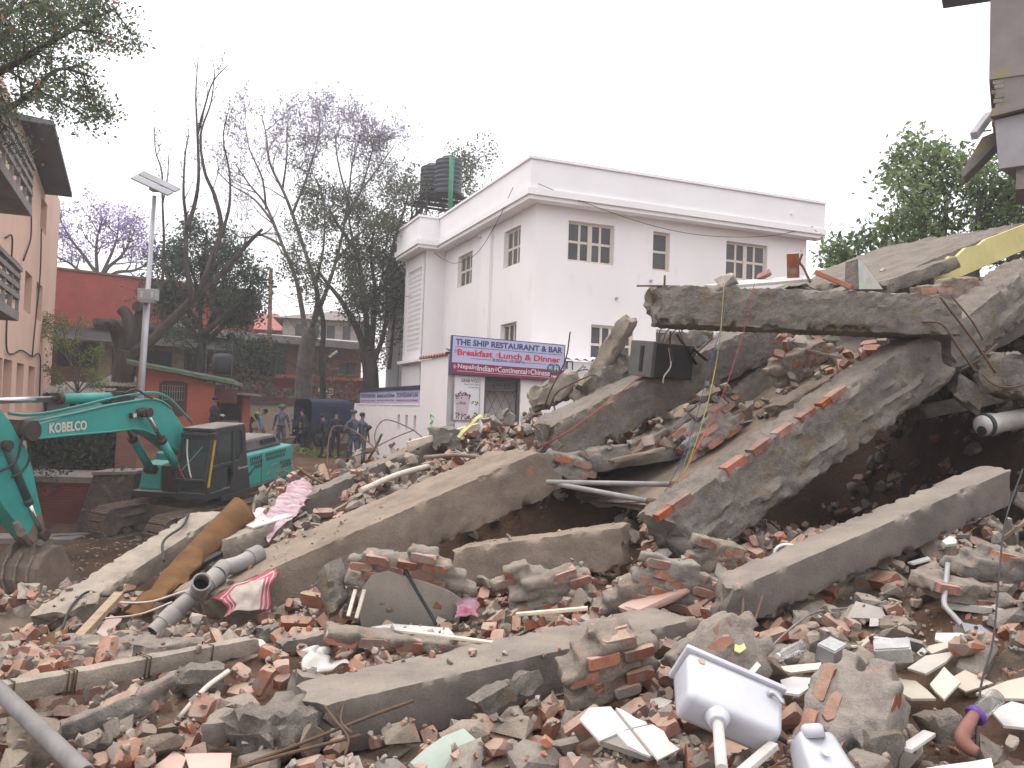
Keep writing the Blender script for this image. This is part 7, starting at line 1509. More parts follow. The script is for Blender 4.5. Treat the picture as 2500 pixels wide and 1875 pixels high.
# --- tiles: big white piece with four tiles, others
wt = thing('broken_tiling', at(1520, 1790, 4.3), 'broken panel of four large white tiles leaning beside the cistern', 'tiles')
O = at(1543, 1778, 4.35); tu_ = (at(1600, 1765, 4.42) - O).normalized(); tv_ = (at(1536, 1710, 4.55) - O).normalized(); tv_ = (tv_ - tu_ * tv_.dot(tu_)).normalized(); tn_ = tu_.cross(tv_); tn_ = tn_ if tn_.dot(CAMP - O) > 0 else -tn_
for poly in ([(-.02, .004), (-.215, -.03), (-.235, .13), (-.14, .19), (-.02, .17)], [(.004, .004), (.004, .155), (.03, .13), (.065, .06), (.10, .02), (.10, .004)], [(-.02, -.004), (-.10, -.004), (-.09, -.10), (-.05, -.16), (-.02, -.19)], [(.004, -.004), (.125, -.004), (.155, -.06), (.14, -.13), (.16, -.19), (.004, -.22)]):
    pts = [O + tu_ * a + tv_ * b for a, b in poly]; reg(MB().prism(pts, tn_ * -.012)).build('tile', M['white_tile'], wt, recalc=True)
MB().prism([O + tu_ * a + tv_ * b - tn_ * .012 for a, b in ((-.2, -.02), (-.2, .12), (.0, .15), (.1, 0), (.13, -.18), (-.02, -.18))], tn_ * -.03).build('mortar_bed', M['plaster'], wt, recalc=True)
for lab, q, mt in (('white tile corner lying on the rubble in the bottom right', [(2260, 1875), (2420, 1850), (2428, 1885), (2300, 1910)], 'white_tile'), ('white tile fragment above the cistern lid', [(1905, 1660), (1935, 1652), (1982, 1655), (1975, 1680), (1950, 1695), (1915, 1690)], 'white_tile'), ('broken pale beige tile leaning in the tile heap', [(2175, 1655), (2235, 1662), (2285, 1705), (2225, 1705), (2180, 1680)], 'cream_tile'), ('squarish beige tile standing in the tile heap', [(2270, 1670), (2305, 1628), (2345, 1665), (2305, 1706)], 'cream_tile'), ('long beige tile across the tile heap', [(2215, 1630), (2260, 1600), (2340, 1588), (2310, 1615), (2260, 1645)], 'cream_tile'), ('white tile offcut lying behind the beige tiles', [(2285, 1545), (2350, 1545), (2380, 1565), (2330, 1578), (2282, 1560)], 'white_tile'), ('beige tile slivers at the back of the tile heap', [(2255, 1580), (2320, 1566), (2330, 1575), (2275, 1595)], 'cream_tile'), ('large pale tile at the right edge beside the clear jar', [(2382, 1690), (2460, 1660), (2530, 1645), (2530, 1710), (2440, 1705)], 'cream_tile'), ('white board scrap behind the propped beam', [(2215, 1372), (2265, 1358), (2272, 1365), (2228, 1376)], 'white_tile'), ('whitewashed plaster plate at the right edge', [(2420, 1735), (2470, 1712), (2540, 1730), (2540, 1780), (2450, 1770)], 'white_plaster'), ('cream plaster board on the lower left bricks', [(590, 1810), (600, 1775), (735, 1758), (735, 1780), (660, 1808)], 'white_plaster'), ('pink tile lying in the bottom left corner', [(370, 1875), (425, 1833), (455, 1850), (440, 1885)], 'pink_tile'), ('pink floor tile flat at the bottom edge', [(450, 1840), (565, 1838), (560, 1890), (465, 1885)], 'pink_tile'), ('tilted pink tile against the pale beam', [(225, 1555), (270, 1500), (298, 1510), (250, 1568)], 'pink_tile'), ('white screed plate lying on the brickwork strip', [(905, 1530), (960, 1522), (1095, 1532), (1110, 1550), (1000, 1545)], 'white_plaster'), ('cream plank of wood in front of the plastic bottle', [(1890, 1630), (1990, 1620), (2005, 1618), (2000, 1632), (1930, 1640)], 'wood_pale')):
    d0 = {}; pts = []
    for px, py in q:                             # lie on the debris surface at that pixel
        lo_, hi_ = 3.4, 9.0
        for _ in range(28):
            mid_ = (lo_ + hi_) / 2; p = at(px, py, mid_)
            if p.z > gz(p.x, mid_) + .16: lo_ = mid_
            else: hi_ = mid_
        pts.append(at(px, py, lo_))
    slab_piece('tile_fragment' if 'tile' in lab else 'board', lab, pts, .014, mt, 'tile' if 'tile' in lab else 'board', jit=.004)
# --- white cistern
def rbox(mb_dims, bev): pass
CI = at(1780, 1722, 4.15)
cxv = (at(1905, 1800, 4.12) - at(1650, 1690, 4.12)).normalized(); czv = (at(1685, 1640, 4.35) - at(1650, 1730, 4.1)); czv = (czv - cxv * czv.dot(cxv)).normalized(); cyv = czv.cross(cxv)
CM = basis(cxv, cyv, czv, CI); cs = thing('toilet_cistern', CI, 'large white ceramic toilet cistern lying tilted on the bricks', 'cistern', mat=CM)
cb = MB().hexa([(-.245, -.085, -.14), (.225, -.085, -.14), (.225, .085, -.14), (-.245, .085, -.14), (-.26, -.10, .14), (.25, -.10, .14), (.25, .10, .14), (-.26, .10, .14)])
w = MB(); w.v = [tuple(CM @ V3(v)) for v in cb.v]; w.f = cb.f; reg(w); 
o = cb.build('tank', M['porcelain'], cs, local=True, bevel=.035); [setattr(p, 'use_smooth', True) for p in o.data.polygons]
o = MB().box((-.005, 0, .155), (.535, .225, .03)).build('lid', M['porcelain'], cs, local=True, bevel=.012)
sp0 = V3((-.08, -.03, -.13)); MB().lathe([(.055, 0), (.06, .03), (.045, .06), (.04, .075)], sp0, (-.1, -.25, -1), 18).build('outlet_collar', M['porcelain'], cs, local=True)
MB().cyl(sp0 + V3((-.1, -.25, -1)).normalized() * .06, sp0 + V3((-.1, -.25, -1)).normalized() * .42, .026, 14).build('flush_pipe', M['white_tile'], cs, local=True)
MB().tube(bez([(.165, -.085, .07), (.165, -.115, .07), (.19, -.122, .06), (.225, -.12, .02)], 4), [.02, .019, .016, .014, .012, .012, .012, .012, .012, .012, .012, .012, .009][:13], 8).build('flush_lever', M['steel'], cs, local=True)
MB().lathe([(.018, 0), (.018, .003)], (-.19, -.0985, .10), (0, -1, 0), 16).build('maker_badge', mat('badge', (.50, .36, .25), rough=.5, bump=0), cs, local=True)
MB().cyl((.222, -.02, -.09), (.285, -.02, -.10), .012, 8).build('inlet_bolt', M['dark_steel'], cs, local=True)
cable([CM @ V3((.28, -.02, -.10)), at(1985, 1806, 4.0), at(2040, 1830, 3.95), at(2085, 1880, 3.9), at(2105, 1930, 3.85)], .012, 'inlet_hose', 'cream flexible water hose curving from the cistern over the smaller white one', None, mat('cream_hose', (.50, .44, .30), rough=.6, bump=.05), 8, 'hose')
# smaller white vessel
SI = at(1995, 1850, 3.95); sxv = V3((.95, .2, -.1)).normalized(); szv = (at(2010, 1790, 4.1) - at(1990, 1890, 3.9)); szv = (szv - sxv * szv.dot(sxv)).normalized(); SMt = basis(sxv, szv.cross(sxv), szv, SI)
s2 = thing('small_cistern', SI, 'small white plastic cistern with round neck beside the large one', 'cistern', mat=SMt)
b = MB().hexa([(-.12, -.09, -.14), (.12, -.09, -.14), (.12, .09, -.14), (-.12, .09, -.14), (-.085, -.07, .10), (.095, -.07, .10), (.095, .07, .10), (-.085, .07, .10)]); w = MB(); w.v = [tuple(SMt @ V3(v)) for v in b.v]; w.f = b.f; reg(w)
o = b.build('body', M['porcelain'], s2, local=True, bevel=.03); [setattr(p, 'use_smooth', True) for p in o.data.polygons]
MB().lathe([(.055, 0), (.05, .05), (.034, .062), (.026, .062), (.022, .05)], (-.02, -.06, .06), (-.1, -.5, .8), 18).build('neck', M['porcelain'], s2, local=True); MB().lathe([(.022, 0), (.022, .004)], V3((-.02, -.06, .06)) + V3((-.1, -.5, .8)).normalized() * .06, (-.1, -.5, .8), 14).build('opening', M['darkin'], s2, local=True)
MB().lathe([(.02, 0), (.02, .003)], (-.02, -.098, -.04), (0, -1, .15), 16).build('emblem', mat('grey_badge', (.55, .55, .57), rough=.4, bump=0), s2, local=True)
# --- rolled carpet
JUTE = mat('jute', (.20, .108, .052), (.145, .08, .04), scale=5, rough=1, bump=.8, bscale=120, spec=.05); a = at(600, 1245, 10.6); b = at(395, 1440, 8.9)
cr = thing('rolled_carpet', b, 'rolled brown jute carpet sticking up beside the pale thin beam', 'carpet')
ax = (a - b).normalized(); L_ = (a - b).length; e1 = ax.cross(V3((0, 0, 1))).normalized(); e2 = e1.cross(ax); prof = []
vs, fs = [], []; NT = 46; NL = 14
for i in range(NL + 1):
    t = i / NL
    for k in range(NT):
        th = 2 * math.pi * 1.55 * k / (NT - 1); r_ = (.12 + .08 * t) * (1 - .07 * th / 6) + .012 * mnoise.noise(V3((th * .9, t * 3, 2))); fl = 1 - .6 * max(0, 1 - t / .4) ** 2
        vs.append(b + ax * (L_ * t - .16 * t ** 5 * max(0, .25 + (e1 * math.cos(th) + e2 * math.sin(th)).dot(V3((.75, -.62, .2))))) + e1 * (r_ * math.cos(th)) + e2 * (r_ * math.sin(th) * fl))
for i in range(NL):
    for k in range(NT - 1): q = i * NT + k; fs.append((q, q + 1, q + NT + 1, q + NT))
m = MB().add(vs, fs, True); o = m.build('roll', JUTE, cr); md = o.modifiers.new('s', 'SOLIDIFY'); md.thickness = .014
def cloth(name, label, grid_pts, nu, nv, mt, par=None, th=.006, wr=.02, seed=0, cat='cloth', sc=7):
    """wrinkled sheet through a 2D grid of control points [rows][cols]"""
    rows = [bez(r_, nu) for r_ in grid_pts]; cols = [bez([r_[k] for r_ in rows], nv) for k in range(len(rows[0]))]
    H_, W_ = len(cols[0]), len(cols); vs = []
    for i in range(H_):
        for k in range(W_):
            q = cols[k][i]; vs.append(q + V3((mnoise.noise(q * sc + V3((seed, 0, 0))), mnoise.noise(q * sc + V3((0, seed, 5))), mnoise.noise(q * sc + V3((3, 0, seed))))) * wr)
    fs = [(i * W_ + k, i * W_ + k + 1, (i + 1) * W_ + k + 1, (i + 1) * W_ + k) for i in range(H_ - 1) for k in range(W_ - 1)]
    o = MB().add(vs, fs, True).build(name, mt, par, None if par else label, None if par else cat); md = o.modifiers.new('s', 'SOLIDIFY'); md.thickness = th; return o
cloth('carpet_tail', '', [[at(470, 1325, 9.5), at(410, 1385, 9.0), at(350, 1450, 8.5), at(300, 1495, 8.2)], [at(500, 1350, 9.3), at(440, 1410, 8.8), at(385, 1465, 8.35), at(325, 1500, 8.1)], [at(490, 1385, 9.1), at(430, 1440, 8.6), at(370, 1480, 8.3), at(330, 1510, 8.0)]], 6, 6, JUTE, cr, .012, .05, 3)
# checked cloth draped over the slanting beam
def check_mat():
    m = mat('checked_cloth', (.50, .44, .385), (.36, .305, .26), scale=7, rough=.95, bump=.2, bscale=90); nt = m.node_tree; p = nt.nodes['Principled BSDF']; src = p.inputs['Base Color'].links[0].from_socket
    tc = nt.nodes.new('ShaderNodeAttribute'); tc.attribute_name = 'band'; r_ = nt.nodes.new('ShaderNodeValToRGB'); cr_ = r_.color_ramp; cr_.interpolation = 'CONSTANT'
    cr_.elements[0].color = (0, 0, 0, 1); cr_.elements[1].position = .62; cr_.elements[1].color = (1, 1, 1, 1)
    for p_, c_ in ((.70, 0), (.76, 1), (.86, 0), (.90, 1)): e = cr_.elements.new(p_); e.color = (c_, c_, c_, 1)
    nt.links.new(tc.outputs['Fac'], r_.inputs[0]); mx = nt.nodes.new('ShaderNodeMixRGB'); mx.inputs[2].default_value = (.34, .075, .10, 1); nt.links.new(r_.outputs[0], mx.inputs[0]); nt.links.new(src, mx.inputs[1]); nt.links.new(mx.outputs[0], p.inputs['Base Color']); return m
ck = cloth('checked_cloth', 'dirty white cloth with red checked border draped over the slanting beam', [[at(520, 1462, 7.9), at(575, 1430, 7.9), at(630, 1405, 7.95), at(682, 1385, 8.1)], [at(545, 1470, 7.72), at(580, 1445, 7.74), at(625, 1430, 7.78), at(670, 1415, 7.88)], [at(555, 1490, 7.68), at(590, 1475, 7.7), at(620, 1465, 7.72), at(660, 1450, 7.8)], [at(550, 1505, 7.66), at(585, 1492, 7.66), at(618, 1490, 7.68), at(655, 1488, 7.74)]], 9, 9, check_mat(), wr=.03, seed=2, sc=9)
H_ = 28; W_ = len(ck.data.vertices) // H_; at_ = ck.data.attributes.new('band', 'FLOAT', 'POINT'); vals = []
for i in range(len(ck.data.vertices)): r_, c_ = divmod(i, W_); vals.append(max(abs(2 * c_ / (W_ - 1) - 1) if True else 0, (1 - r_ / (H_ - 1)) if r_ < 6 else 0))
at_.data.foreach_set('value', vals)
# striped bedding beside the carpet
cloth('striped_bedding', 'bundle of pink and white striped bedding hanging behind the rolled carpet', [[at(625, 1300, 10.4), at(660, 1240, 10.7), at(700, 1195, 11.2), at(735, 1165, 11.6)], [at(645, 1310, 10.2), at(680, 1262, 10.5), at(722, 1215, 11.0), at(760, 1185, 11.4)], [at(660, 1322, 10.1), at(695, 1280, 10.3), at(735, 1240, 10.8), at(765, 1205, 11.2)]], 8, 8, mat('striped', (.52, .42, .43), (.30, .17, .20), scale=9, stretch=(.35, 2.5, 2.5), rough=.95, bump=.3), wr=.06, seed=4, sc=6)
cloth('white_cloth', 'crumpled white sheet scrap near the excavator track', [[at(612, 1250, 11.8), at(640, 1235, 12), at(665, 1240, 12.1)], [at(622, 1265, 11.6), at(645, 1258, 11.7), at(672, 1252, 11.9)], [at(630, 1272, 11.5), at(650, 1268, 11.6), at(680, 1262, 11.7)]], 6, 6, M['white_tile'], wr=.08, seed=9, sc=8)
cloth('plastic_bag', 'crumpled dirty white plastic bag on the bricks before the brickwork strip', [[at(735, 1595, 6.05), at(775, 1580, 6.1), at(812, 1583, 6.1)], [at(745, 1612, 5.95), at(780, 1605, 5.98), at(830, 1612, 6.0)], [at(752, 1628, 5.85), at(800, 1632, 5.88), at(858, 1630, 5.92)]], 8, 8, M['white_plaster'], wr=.07, seed=6, sc=10)
cloth('purple_rag', 'crumpled lilac rag beside the plaster faced brick lump', [[at(1105, 1475, 6.95), at(1130, 1462, 7), at(1165, 1470, 7)], [at(1105, 1495, 6.85), at(1135, 1490, 6.85), at(1160, 1490, 6.9)], [at(1115, 1510, 6.8), at(1140, 1505, 6.8), at(1160, 1505, 6.85)]], 7, 7, mat('rag', (.38, .28, .32), (.30, .08, .12), scale=9, rough=.95, bump=.2), wr=.07, seed=7, sc=10)
cloth('sacking', 'scrap of brown sacking at the left edge of the heap', [[at(95, 1580, 7.4), at(130, 1545, 7.5), at(165, 1525, 7.7)], [at(105, 1605, 7.1), at(140, 1580, 7.2), at(160, 1560, 7.4)]], 7, 7, JUTE, wr=.05, seed=8)
# --- grey plastic drain pipe with tee and bends
dp = thing('drain_pipe', at(480, 1450, 8.2), 'grey plastic drain pipe with a tee and two bends below the carpet', 'pipe')
run = [at(375, 1545, 7.55), at(440, 1482, 7.75), at(500, 1432, 7.95), at(532, 1402, 8.1), at(545, 1388, 8.2), at(580, 1378, 8.3), at(612, 1362, 8.45)]
MB().pipe(bez(run[:4], 5), .075, .066, 16).build('straight_run', M['pvc'], dp); MB().pipe(bez(run[3:], 6), .08, .068, 16).build('bend', M['pvc'], dp)
for k, (i, j) in enumerate(((0, 1), (1, 2), (2, 3), (3, 4))):
    c = run[i].lerp(run[j], .6); dd = (run[j] - run[i]).normalized(); MB().pipe([c - dd * .07, c + dd * .07], .086, .07, 16).build('socket', M['pvc'], dp)
MB().pipe([run[6] - (run[6] - run[5]).normalized() * .02, run[6] + (run[6] - run[5]).normalized() * .12], .092, .075, 16).build('socket', M['pvc'], dp)
tq0 = at(485, 1447, 7.9); tq1 = at(492, 1420, 7.55); MB().pipe([tq0, tq0.lerp(tq1, .65), tq1], .082, .068, 18).build('tee_branch', M['pvc'], dp); MB().lathe([(.067, 0), (.067, .004)], tq0.lerp(tq1, .55), tq1 - tq0, 16).build('bore', M['darkin'], dp)
# --- concrete post with wire ties, and round pipe at the lower left
po, fpo = beam('concrete_post', 'slender square concrete post tied with wire lying on the bricks', 'post', (-60, 1712, 4.85), (632, 1578, 6.35), .12, .125, 'concrete_pale', seed=61, amp=.003, edge=.012, end=.04)
p0, ax, s_, u_, L_ = fpo
for t in (.06, .10, .265, .28, .29, .53, .545, .79):
    pts = [p0 + ax * (L_ * t + .01 * math.sin(k)) + s_ * a + u_ * b_ for k, (a, b_) in enumerate(((-.006, -.07), (-.006, .07), (.126, .07), (.126, -.07), (-.006, -.07)))]; MB().tube(pts, .006, 5).build('wire_tie', M['rebar'], po)
mp_ = thing('metal_pipe', at(90, 1790, 4.4), 'thick grey metal pipe slanting across the lower left corner', 'pipe'); MB().pipe([at(-40, 1650, 4.9), at(210, 1890, 4.15)], .045, .038, 16).build('tube', M['pvc'], mp_)
# --- metal case on the slanting beam
KM = mat('case_grey', (.035, .033, .034), (.026, .025, .026), scale=3, rough=.6, bump=.05, dust=.3, dcol=(.16, .145, .13)); kc = at(1618, 880, 10.1); kx = (at(1688, 872, 10.3) - at(1585, 862, 10.0)).normalized(); kz = V3((.12, -.05, 1)); kz = (kz - kx * kz.dot(kx)).normalized(); KMt = basis(kx, kz.cross(kx), kz, kc)
kt = thing('metal_case', kc, 'dark grey metal equipment case lying on the slanting beam', 'case', mat=KMt)
MB().box((0, 0, 0), (.58, .42, .40)).build('body', KM, kt, local=True, bevel=.012); MB().box((-.30, 0, 0), (.05, .44, .42)).build('front_frame', mat('case_pale', (.11, .107, .105), rough=.6, bump=0, dust=.4), kt, local=True, bevel=.01); MB().box((-.328, -.02, .0), (.012, .06, .30)).build('front_slot', M['black'], kt, local=True); MB().box((0, .0, .206), (.56, .40, .012)).build('top_plate', M['concrete_pale'], kt, local=True)
for k in range(3): cable([KMt @ V3((-.2 + .05 * k, -.15, .2)), KMt @ V3((-.15 + .1 * k, -.1, .36)), KMt @ V3((.1 + .05 * k, -.05, .42)), KMt @ V3((.25, .0, .3 + .06 * k))], .007, 'case_cable', 'loose cable looping over the grey metal case', 'cables over the metal case')
cable([KMt @ V3((-.1, -.22, .15)), KMt @ V3((-.08, -.26, -.05)), KMt @ V3((-.16, -.26, -.18)), KMt @ V3((-.15, -.24, -.26))], .008, 'power_cord', 'white cord hanging down the side of the grey metal case', None, M['white_tile'])
for a_, b_ in (((1638, 852), (1668, 885)), ((1652, 815), (1700, 890)), ((1690, 870), (1735, 828)), ((1690, 850), (1725, 880))): MB().bar(at(*a_, 9.95), at(*b_, 10.05), .05, .012).build('bent_metal_strip', M['dark_steel'], None, 'bent dark metal strip tangled above the grey metal case', 'metal strip', 'bent metal strips by the case')
# --- silver tube (motor housing) at the right edge in the opening
SV = mat('silver', (.45, .44, .43), (.33, .32, .31), scale=5, rough=.5, bump=.05, metal=.4, dust=.5); a = at(2395, 1040, 8.4); b = at(2560, 1010, 8.9)
sv = thing('silver_tube', a, 'dusty silver cylinder with dark rim lying at the mouth of the opening', 'cylinder'); ax = (b - a).normalized(); MB().lathe([(.03, 0), (.09, .01), (.11, .04), (.115, .12), (.1, .2), (.1, .8)], a, ax, 24).build('shell', SV, sv); MB().lathe([(.05, 0), (.05, .006)], a - ax * .002 + V3((0, -.01, -.05)), ax, 14).build('port', M['black'], sv); MB().lathe([(.118, 0), (.121, .03), (.118, .05)], a + ax * .03, ax, 24).build('rim', M['dark_steel'], sv)
# --- shovel-like steel bar with plate
sh = thing('steel_strut', at(2350, 1500, 5.6), 'bent galvanised steel strut with a flat bolted plate standing in the rubble', 'strut'); gl = mat('dull_galv', (.36, .36, .365), (.27, .27, .275), scale=5, rough=.55, bump=.05, metal=.4, dust=.4)
MB().tube(bez([at(2314, 1376, 6.1), at(2309, 1430, 5.95), at(2306, 1475, 5.8), at(2330, 1505, 5.65), at(2350, 1528, 5.5)], 5), .018, 10).build('bar', gl, sh); pm = slab_piece('plate', '', [at(2346, 1520, 5.5), at(2395, 1530, 5.52), at(2412, 1540, 5.5), at(2425, 1580, 5.35), at(2400, 1575, 5.32), at(2362, 1548, 5.38)], .006, 'steel', par=sh, jit=0)
for px, py in ((2382, 1533), (2388, 1558), (2412, 1568)): MB().lathe([(.012, 0), (.012, .01)], at(px, py, 5.39), (0, -1, .5), 10).build('bolt', M['dark_steel'], sh)
# --- clear plastic bottle, jar with purple lid, foil boxes
bt = thing('plastic_bottle', at(1925, 1590, 5.05), 'clear ribbed plastic water bottle lying above the beige plank', 'bottle'); a = at(1898, 1602, 5.0); b = at(1955, 1578, 5.1); ax = (b - a).normalized(); prof = [(.014, 0), (.014, .025), (.03, .05)] + [(.034 if k % 2 else .03, .05 + .012 * k) for k in range(14)] + [(.03, .225), (.01, .23)]
MB().lathe(prof, a, ax, 18).build('bottle_body', M['clear'], bt); MB().lathe([(.017, 0), (.017, .018)], a - ax * .004, ax, 12).build('cap', M['white_tile'], bt)
jr = thing('plastic_jar', at(2430, 1715, 4.4), 'clear plastic jar with a purple lid at the right edge', 'jar'); a = at(2385, 1745, 4.35); b = at(2445, 1690, 4.4); ax = (b - a).normalized(); MB().lathe([(.045, .0), (.045, .02), (.042, .025), (.042, .15), (.036, .165), (.02, .165)], a, ax, 20).build('jar_body', M['clear'], jr); MB().lathe([(.05, -.022), (.052, 0), (.05, .012)], a, ax, 20).build('lid', mat('purple', (.13, .05, .30), rough=.4, bump=0), jr)
bp_ = thing('brown_pipe_bend', at(2365, 1800, 4.2), 'curved reddish brown pipe bend below the clear jar', 'pipe'); MB().tube(bez([at(2378, 1745, 4.3), at(2358, 1780, 4.22), at(2350, 1805, 4.18), at(2365, 1825, 4.15), at(2388, 1838, 4.12)], 5), [.026 + .012 * math.sin(math.pi * k / 20) for k in range(21)], 14).build('bend', mat('brown_pipe', (.22, .095, .07), (.16, .07, .055), scale=6, rough=.5, bump=.1), bp_)
FOIL = mat('foil', (.55, .55, .54), (.42, .42, .41), scale=14, rough=.35, bump=.5, bscale=60, metal=.7)
for lab, px, py, d_, dims, ang in (('shiny foil lidded box lying on the bricks near the tile heap', 2180, 1590, 5.0, (.20, .13, .09), (-.35, .25)), ('empty clear plastic box standing beside the round ended masonry', 2150, 1670, 4.65, (.09, .16, .17), (-.6, -.3)), ('grey plastic tub upside down behind the tile fragments', 2030, 1592, 5.1, (.14, .12, .10), (.7, .2))):
    m = Matrix.Translation(at(px, py, d_)) @ Matrix.Rotation(ang[0], 4, 'Z') @ Matrix.Rotation(ang[1], 4, 'X') @ Matrix.Rotation(-.2, 4, 'Y'); t_ = thing('food_box', m.translation, lab, 'box', mat=m)
    bb = MB().box((0, 0, 0), dims); w = MB(); w.v = [tuple(m @ V3(v)) for v in bb.v]; w.f = bb.f; reg(w); bb.build('box_body', FOIL if 'foil' in lab else M['clear'] if 'clear' in lab else M['steel'], t_, local=True, bevel=.008); MB().box((0, 0, dims[2] / 2 + .004), (dims[0] * .92, dims[1] * .9, .006)).build('lid', FOIL, t_, local=True, bevel=.002)
# --- planks, strips, poles
for lab, a, b, w, h, mt in (('white painted batten lying over the brickwork strip', (985, 1540, 6.05), (1245, 1575, 5.95), .05, .02, 'wood_pale'), ('white batten under the orange brick lump', (1260, 1500, 6.8), (1435, 1485, 6.7), .06, .025, 'wood_pale'), ('old grey timber leaning across the pale thin beam', (180, 1570, 7.3), (292, 1450, 7.9), .09, .05, 'wood'), ('thin grey batten standing by the brown chunk', (850, 1505, 6.8), (868, 1440, 6.95), .03, .02, 'wood_pale'), ('pale lath leaning beside the plaster faced lump', (870, 1510, 6.75), (890, 1440, 6.9), .03, .02, 'wood_pale'), ('white painted edge strip lying below the cistern', (1800, 1895, 3.85), (1890, 1818, 4.0), .05, .03, 'white_plaster'), ('small white board leaning against bricks at lower right', (2210, 1830, 4.1), (2270, 1790, 4.3), .06, .02, 'white_plaster'), ('cream batten on the crest near the gate', (995, 1085, 11.6), (1170, 1040, 11.9), .12, .08, 'wood_pale'), ('dark metal channel beside the rolled carpet', (452, 1400, 9.0), (538, 1352, 9.5), .08, .05, 'black'), ('white fluorescent tube housing on the right slope', (2300, 1475, 6.1), (2420, 1490, 6.0), .08, .05, 'white_plaster'), ('white strip in the dark behind the foreground beam end', (1720, 1490, 6.6), (1790, 1482, 6.7), .05, .02, 'white_plaster')):
    m = MB().bar(at(*a), at(*b), w, h); reg(m); m.build('plank' if 'wood' in mt else 'strip', M[mt], None, lab, 'plank', bevel=.004)
for lab, a, b, r_ in (('tan wooden pole with a broken knob lying on the slanting beam', (880, 1198, 9.6), (1045, 1138, 10.6), .035), ('second thinner pole lying higher on the slanting beam', (1035, 1117, 10.6), (1180, 1117, 10.9), .025), ('white bent branch crossing the lower left bricks', (435, 1755, 5.2), (558, 1638, 5.6), .016)):
    m = MB().tube(bez([at(*a), at(*a).lerp(at(*b), .5) + V3((0, 0, .03)), at(*b)], 5), r_, 8); m.build('pole', M['wood_pale'] if 'white' in lab or 'tan' in lab else M['wood'], None, lab, 'pole')
for lab, a, b in (('upper grey steel conduit sticking out of the dark opening', (1335, 1177, 8.9), (1665, 1183, 8.4)), ('lower grey steel conduit sloping out of the dark opening', (1350, 1180, 8.9), (1608, 1228, 8.2))):
    t_ = thing('steel_conduit', at(*a), lab, 'pipe'); MB().cyl(at(*a), at(*b), .027, 10).build('tube', M['pvc'], t_); q = at(*b); dd = (at(*b) - at(*a)).normalized(); MB().cyl(q - dd * .12, q - dd * .02, .035, 10).build('coupling', M['rebar'], t_)
# orange tile / timber on the level beam
MB().bar(at(1992, 665, 9.0), at(2080, 703, 8.8), .12, .05).build('terracotta_strip', mat('terra', (.38, .15, .09), rough=.9, bump=.2), None, 'orange terracotta strip lying on the level beam', 'strip', bevel=.006)
slab_piece('plaster_fragment', 'white plaster plate lying on top of the level beam', [at(1720, 693, 9.3), at(1830, 680, 9.5), at(1990, 668, 9.5), at(1985, 690, 9.1), at(1760, 697, 9.05)], .03, 'white_plaster', 'rubble')
# ------------------------------------------------------------------ loose rubble, settled piece by piece on a height map
GX0, GX1, GY0, GY1, GR = -8.0, 8.8, 3.0, 14.2, .03
NX, NY = int((GX1 - GX0) / GR), int((GY1 - GY0) / GR)
gx = GX0 + (np.arange(NX) + .5) * GR; gy = GY0 + (np.arange(NY) + .5) * GR
cgx = np.arange(GX0, GX1 + .3, .3); cgy = np.arange(GY0, GY1 + .3, .3)
cz = ground_np(*np.meshgrid(cgx, cgy))
def bil(Z, x, y):
    fx = np.clip((x - cgx[0]) / .3, 0, Z.shape[1] - 1.001); fy = np.clip((y - cgy[0]) / .3, 0, Z.shape[0] - 1.001); ix = fx.astype(int); iy = fy.astype(int); a = fx - ix; b = fy - iy
    return Z[iy, ix] * (1 - a) * (1 - b) + Z[iy, ix + 1] * a * (1 - b) + Z[iy + 1, ix] * (1 - a) * b + Z[iy + 1, ix + 1] * a * b
XX, YY = np.meshgrid(gx, gy); HM = bil(cz, XX, YY); G0 = HM.copy(); CE = np.full_like(HM, 1e9); BLK = np.zeros_like(HM, bool)
def sample(V, F, step=.02):
    out = [V]
    tri = []
    for f in F:
        for k in range(1, len(f) - 1): tri.append((f[0], f[k], f[k + 1]))
    T = np.array(tri); A, B, C_ = V[T[:, 0]], V[T[:, 1]], V[T[:, 2]]
    ar = np.linalg.norm(np.cross(B - A, C_ - A), axis=1) / 2; n = np.minimum(np.ceil(ar / step ** 2).astype(int), 4000); idx = np.repeat(np.arange(len(T)), n)
    u = rng.random(len(idx)); v = rng.random(len(idx)); m = u + v > 1; u[m] = 1 - u[m]; v[m] = 1 - v[m]
    out.append(A[idx] + (B - A)[idx] * u[:, None] + (C_ - A)[idx] * v[:, None]); return np.concatenate(out)
def cells(P):
    ix = ((P[:, 0] - GX0) / GR).astype(int); iy = ((P[:, 1] - GY0) / GR).astype(int); ok = (ix >= 0) & (ix < NX) & (iy >= 0) & (iy < NY); return ix[ok], iy[ok], P[ok, 2]
for V, F in BIG:
    ix, iy, z = cells(sample(V, F)); 
    if not len(ix): continue
    lo = np.full_like(HM, 1e9); hi = np.full_like(HM, -1e9); np.minimum.at(lo, (iy, ix), z); np.maximum.at(hi, (iy, ix), z); c = hi > -1e8
    solid = c & (lo < HM + .16); HM[solid] = np.maximum(HM[solid], hi[solid]); BLK |= solid; up_ = c & ~solid; CE[up_] = np.minimum(CE[up_], lo[up_])
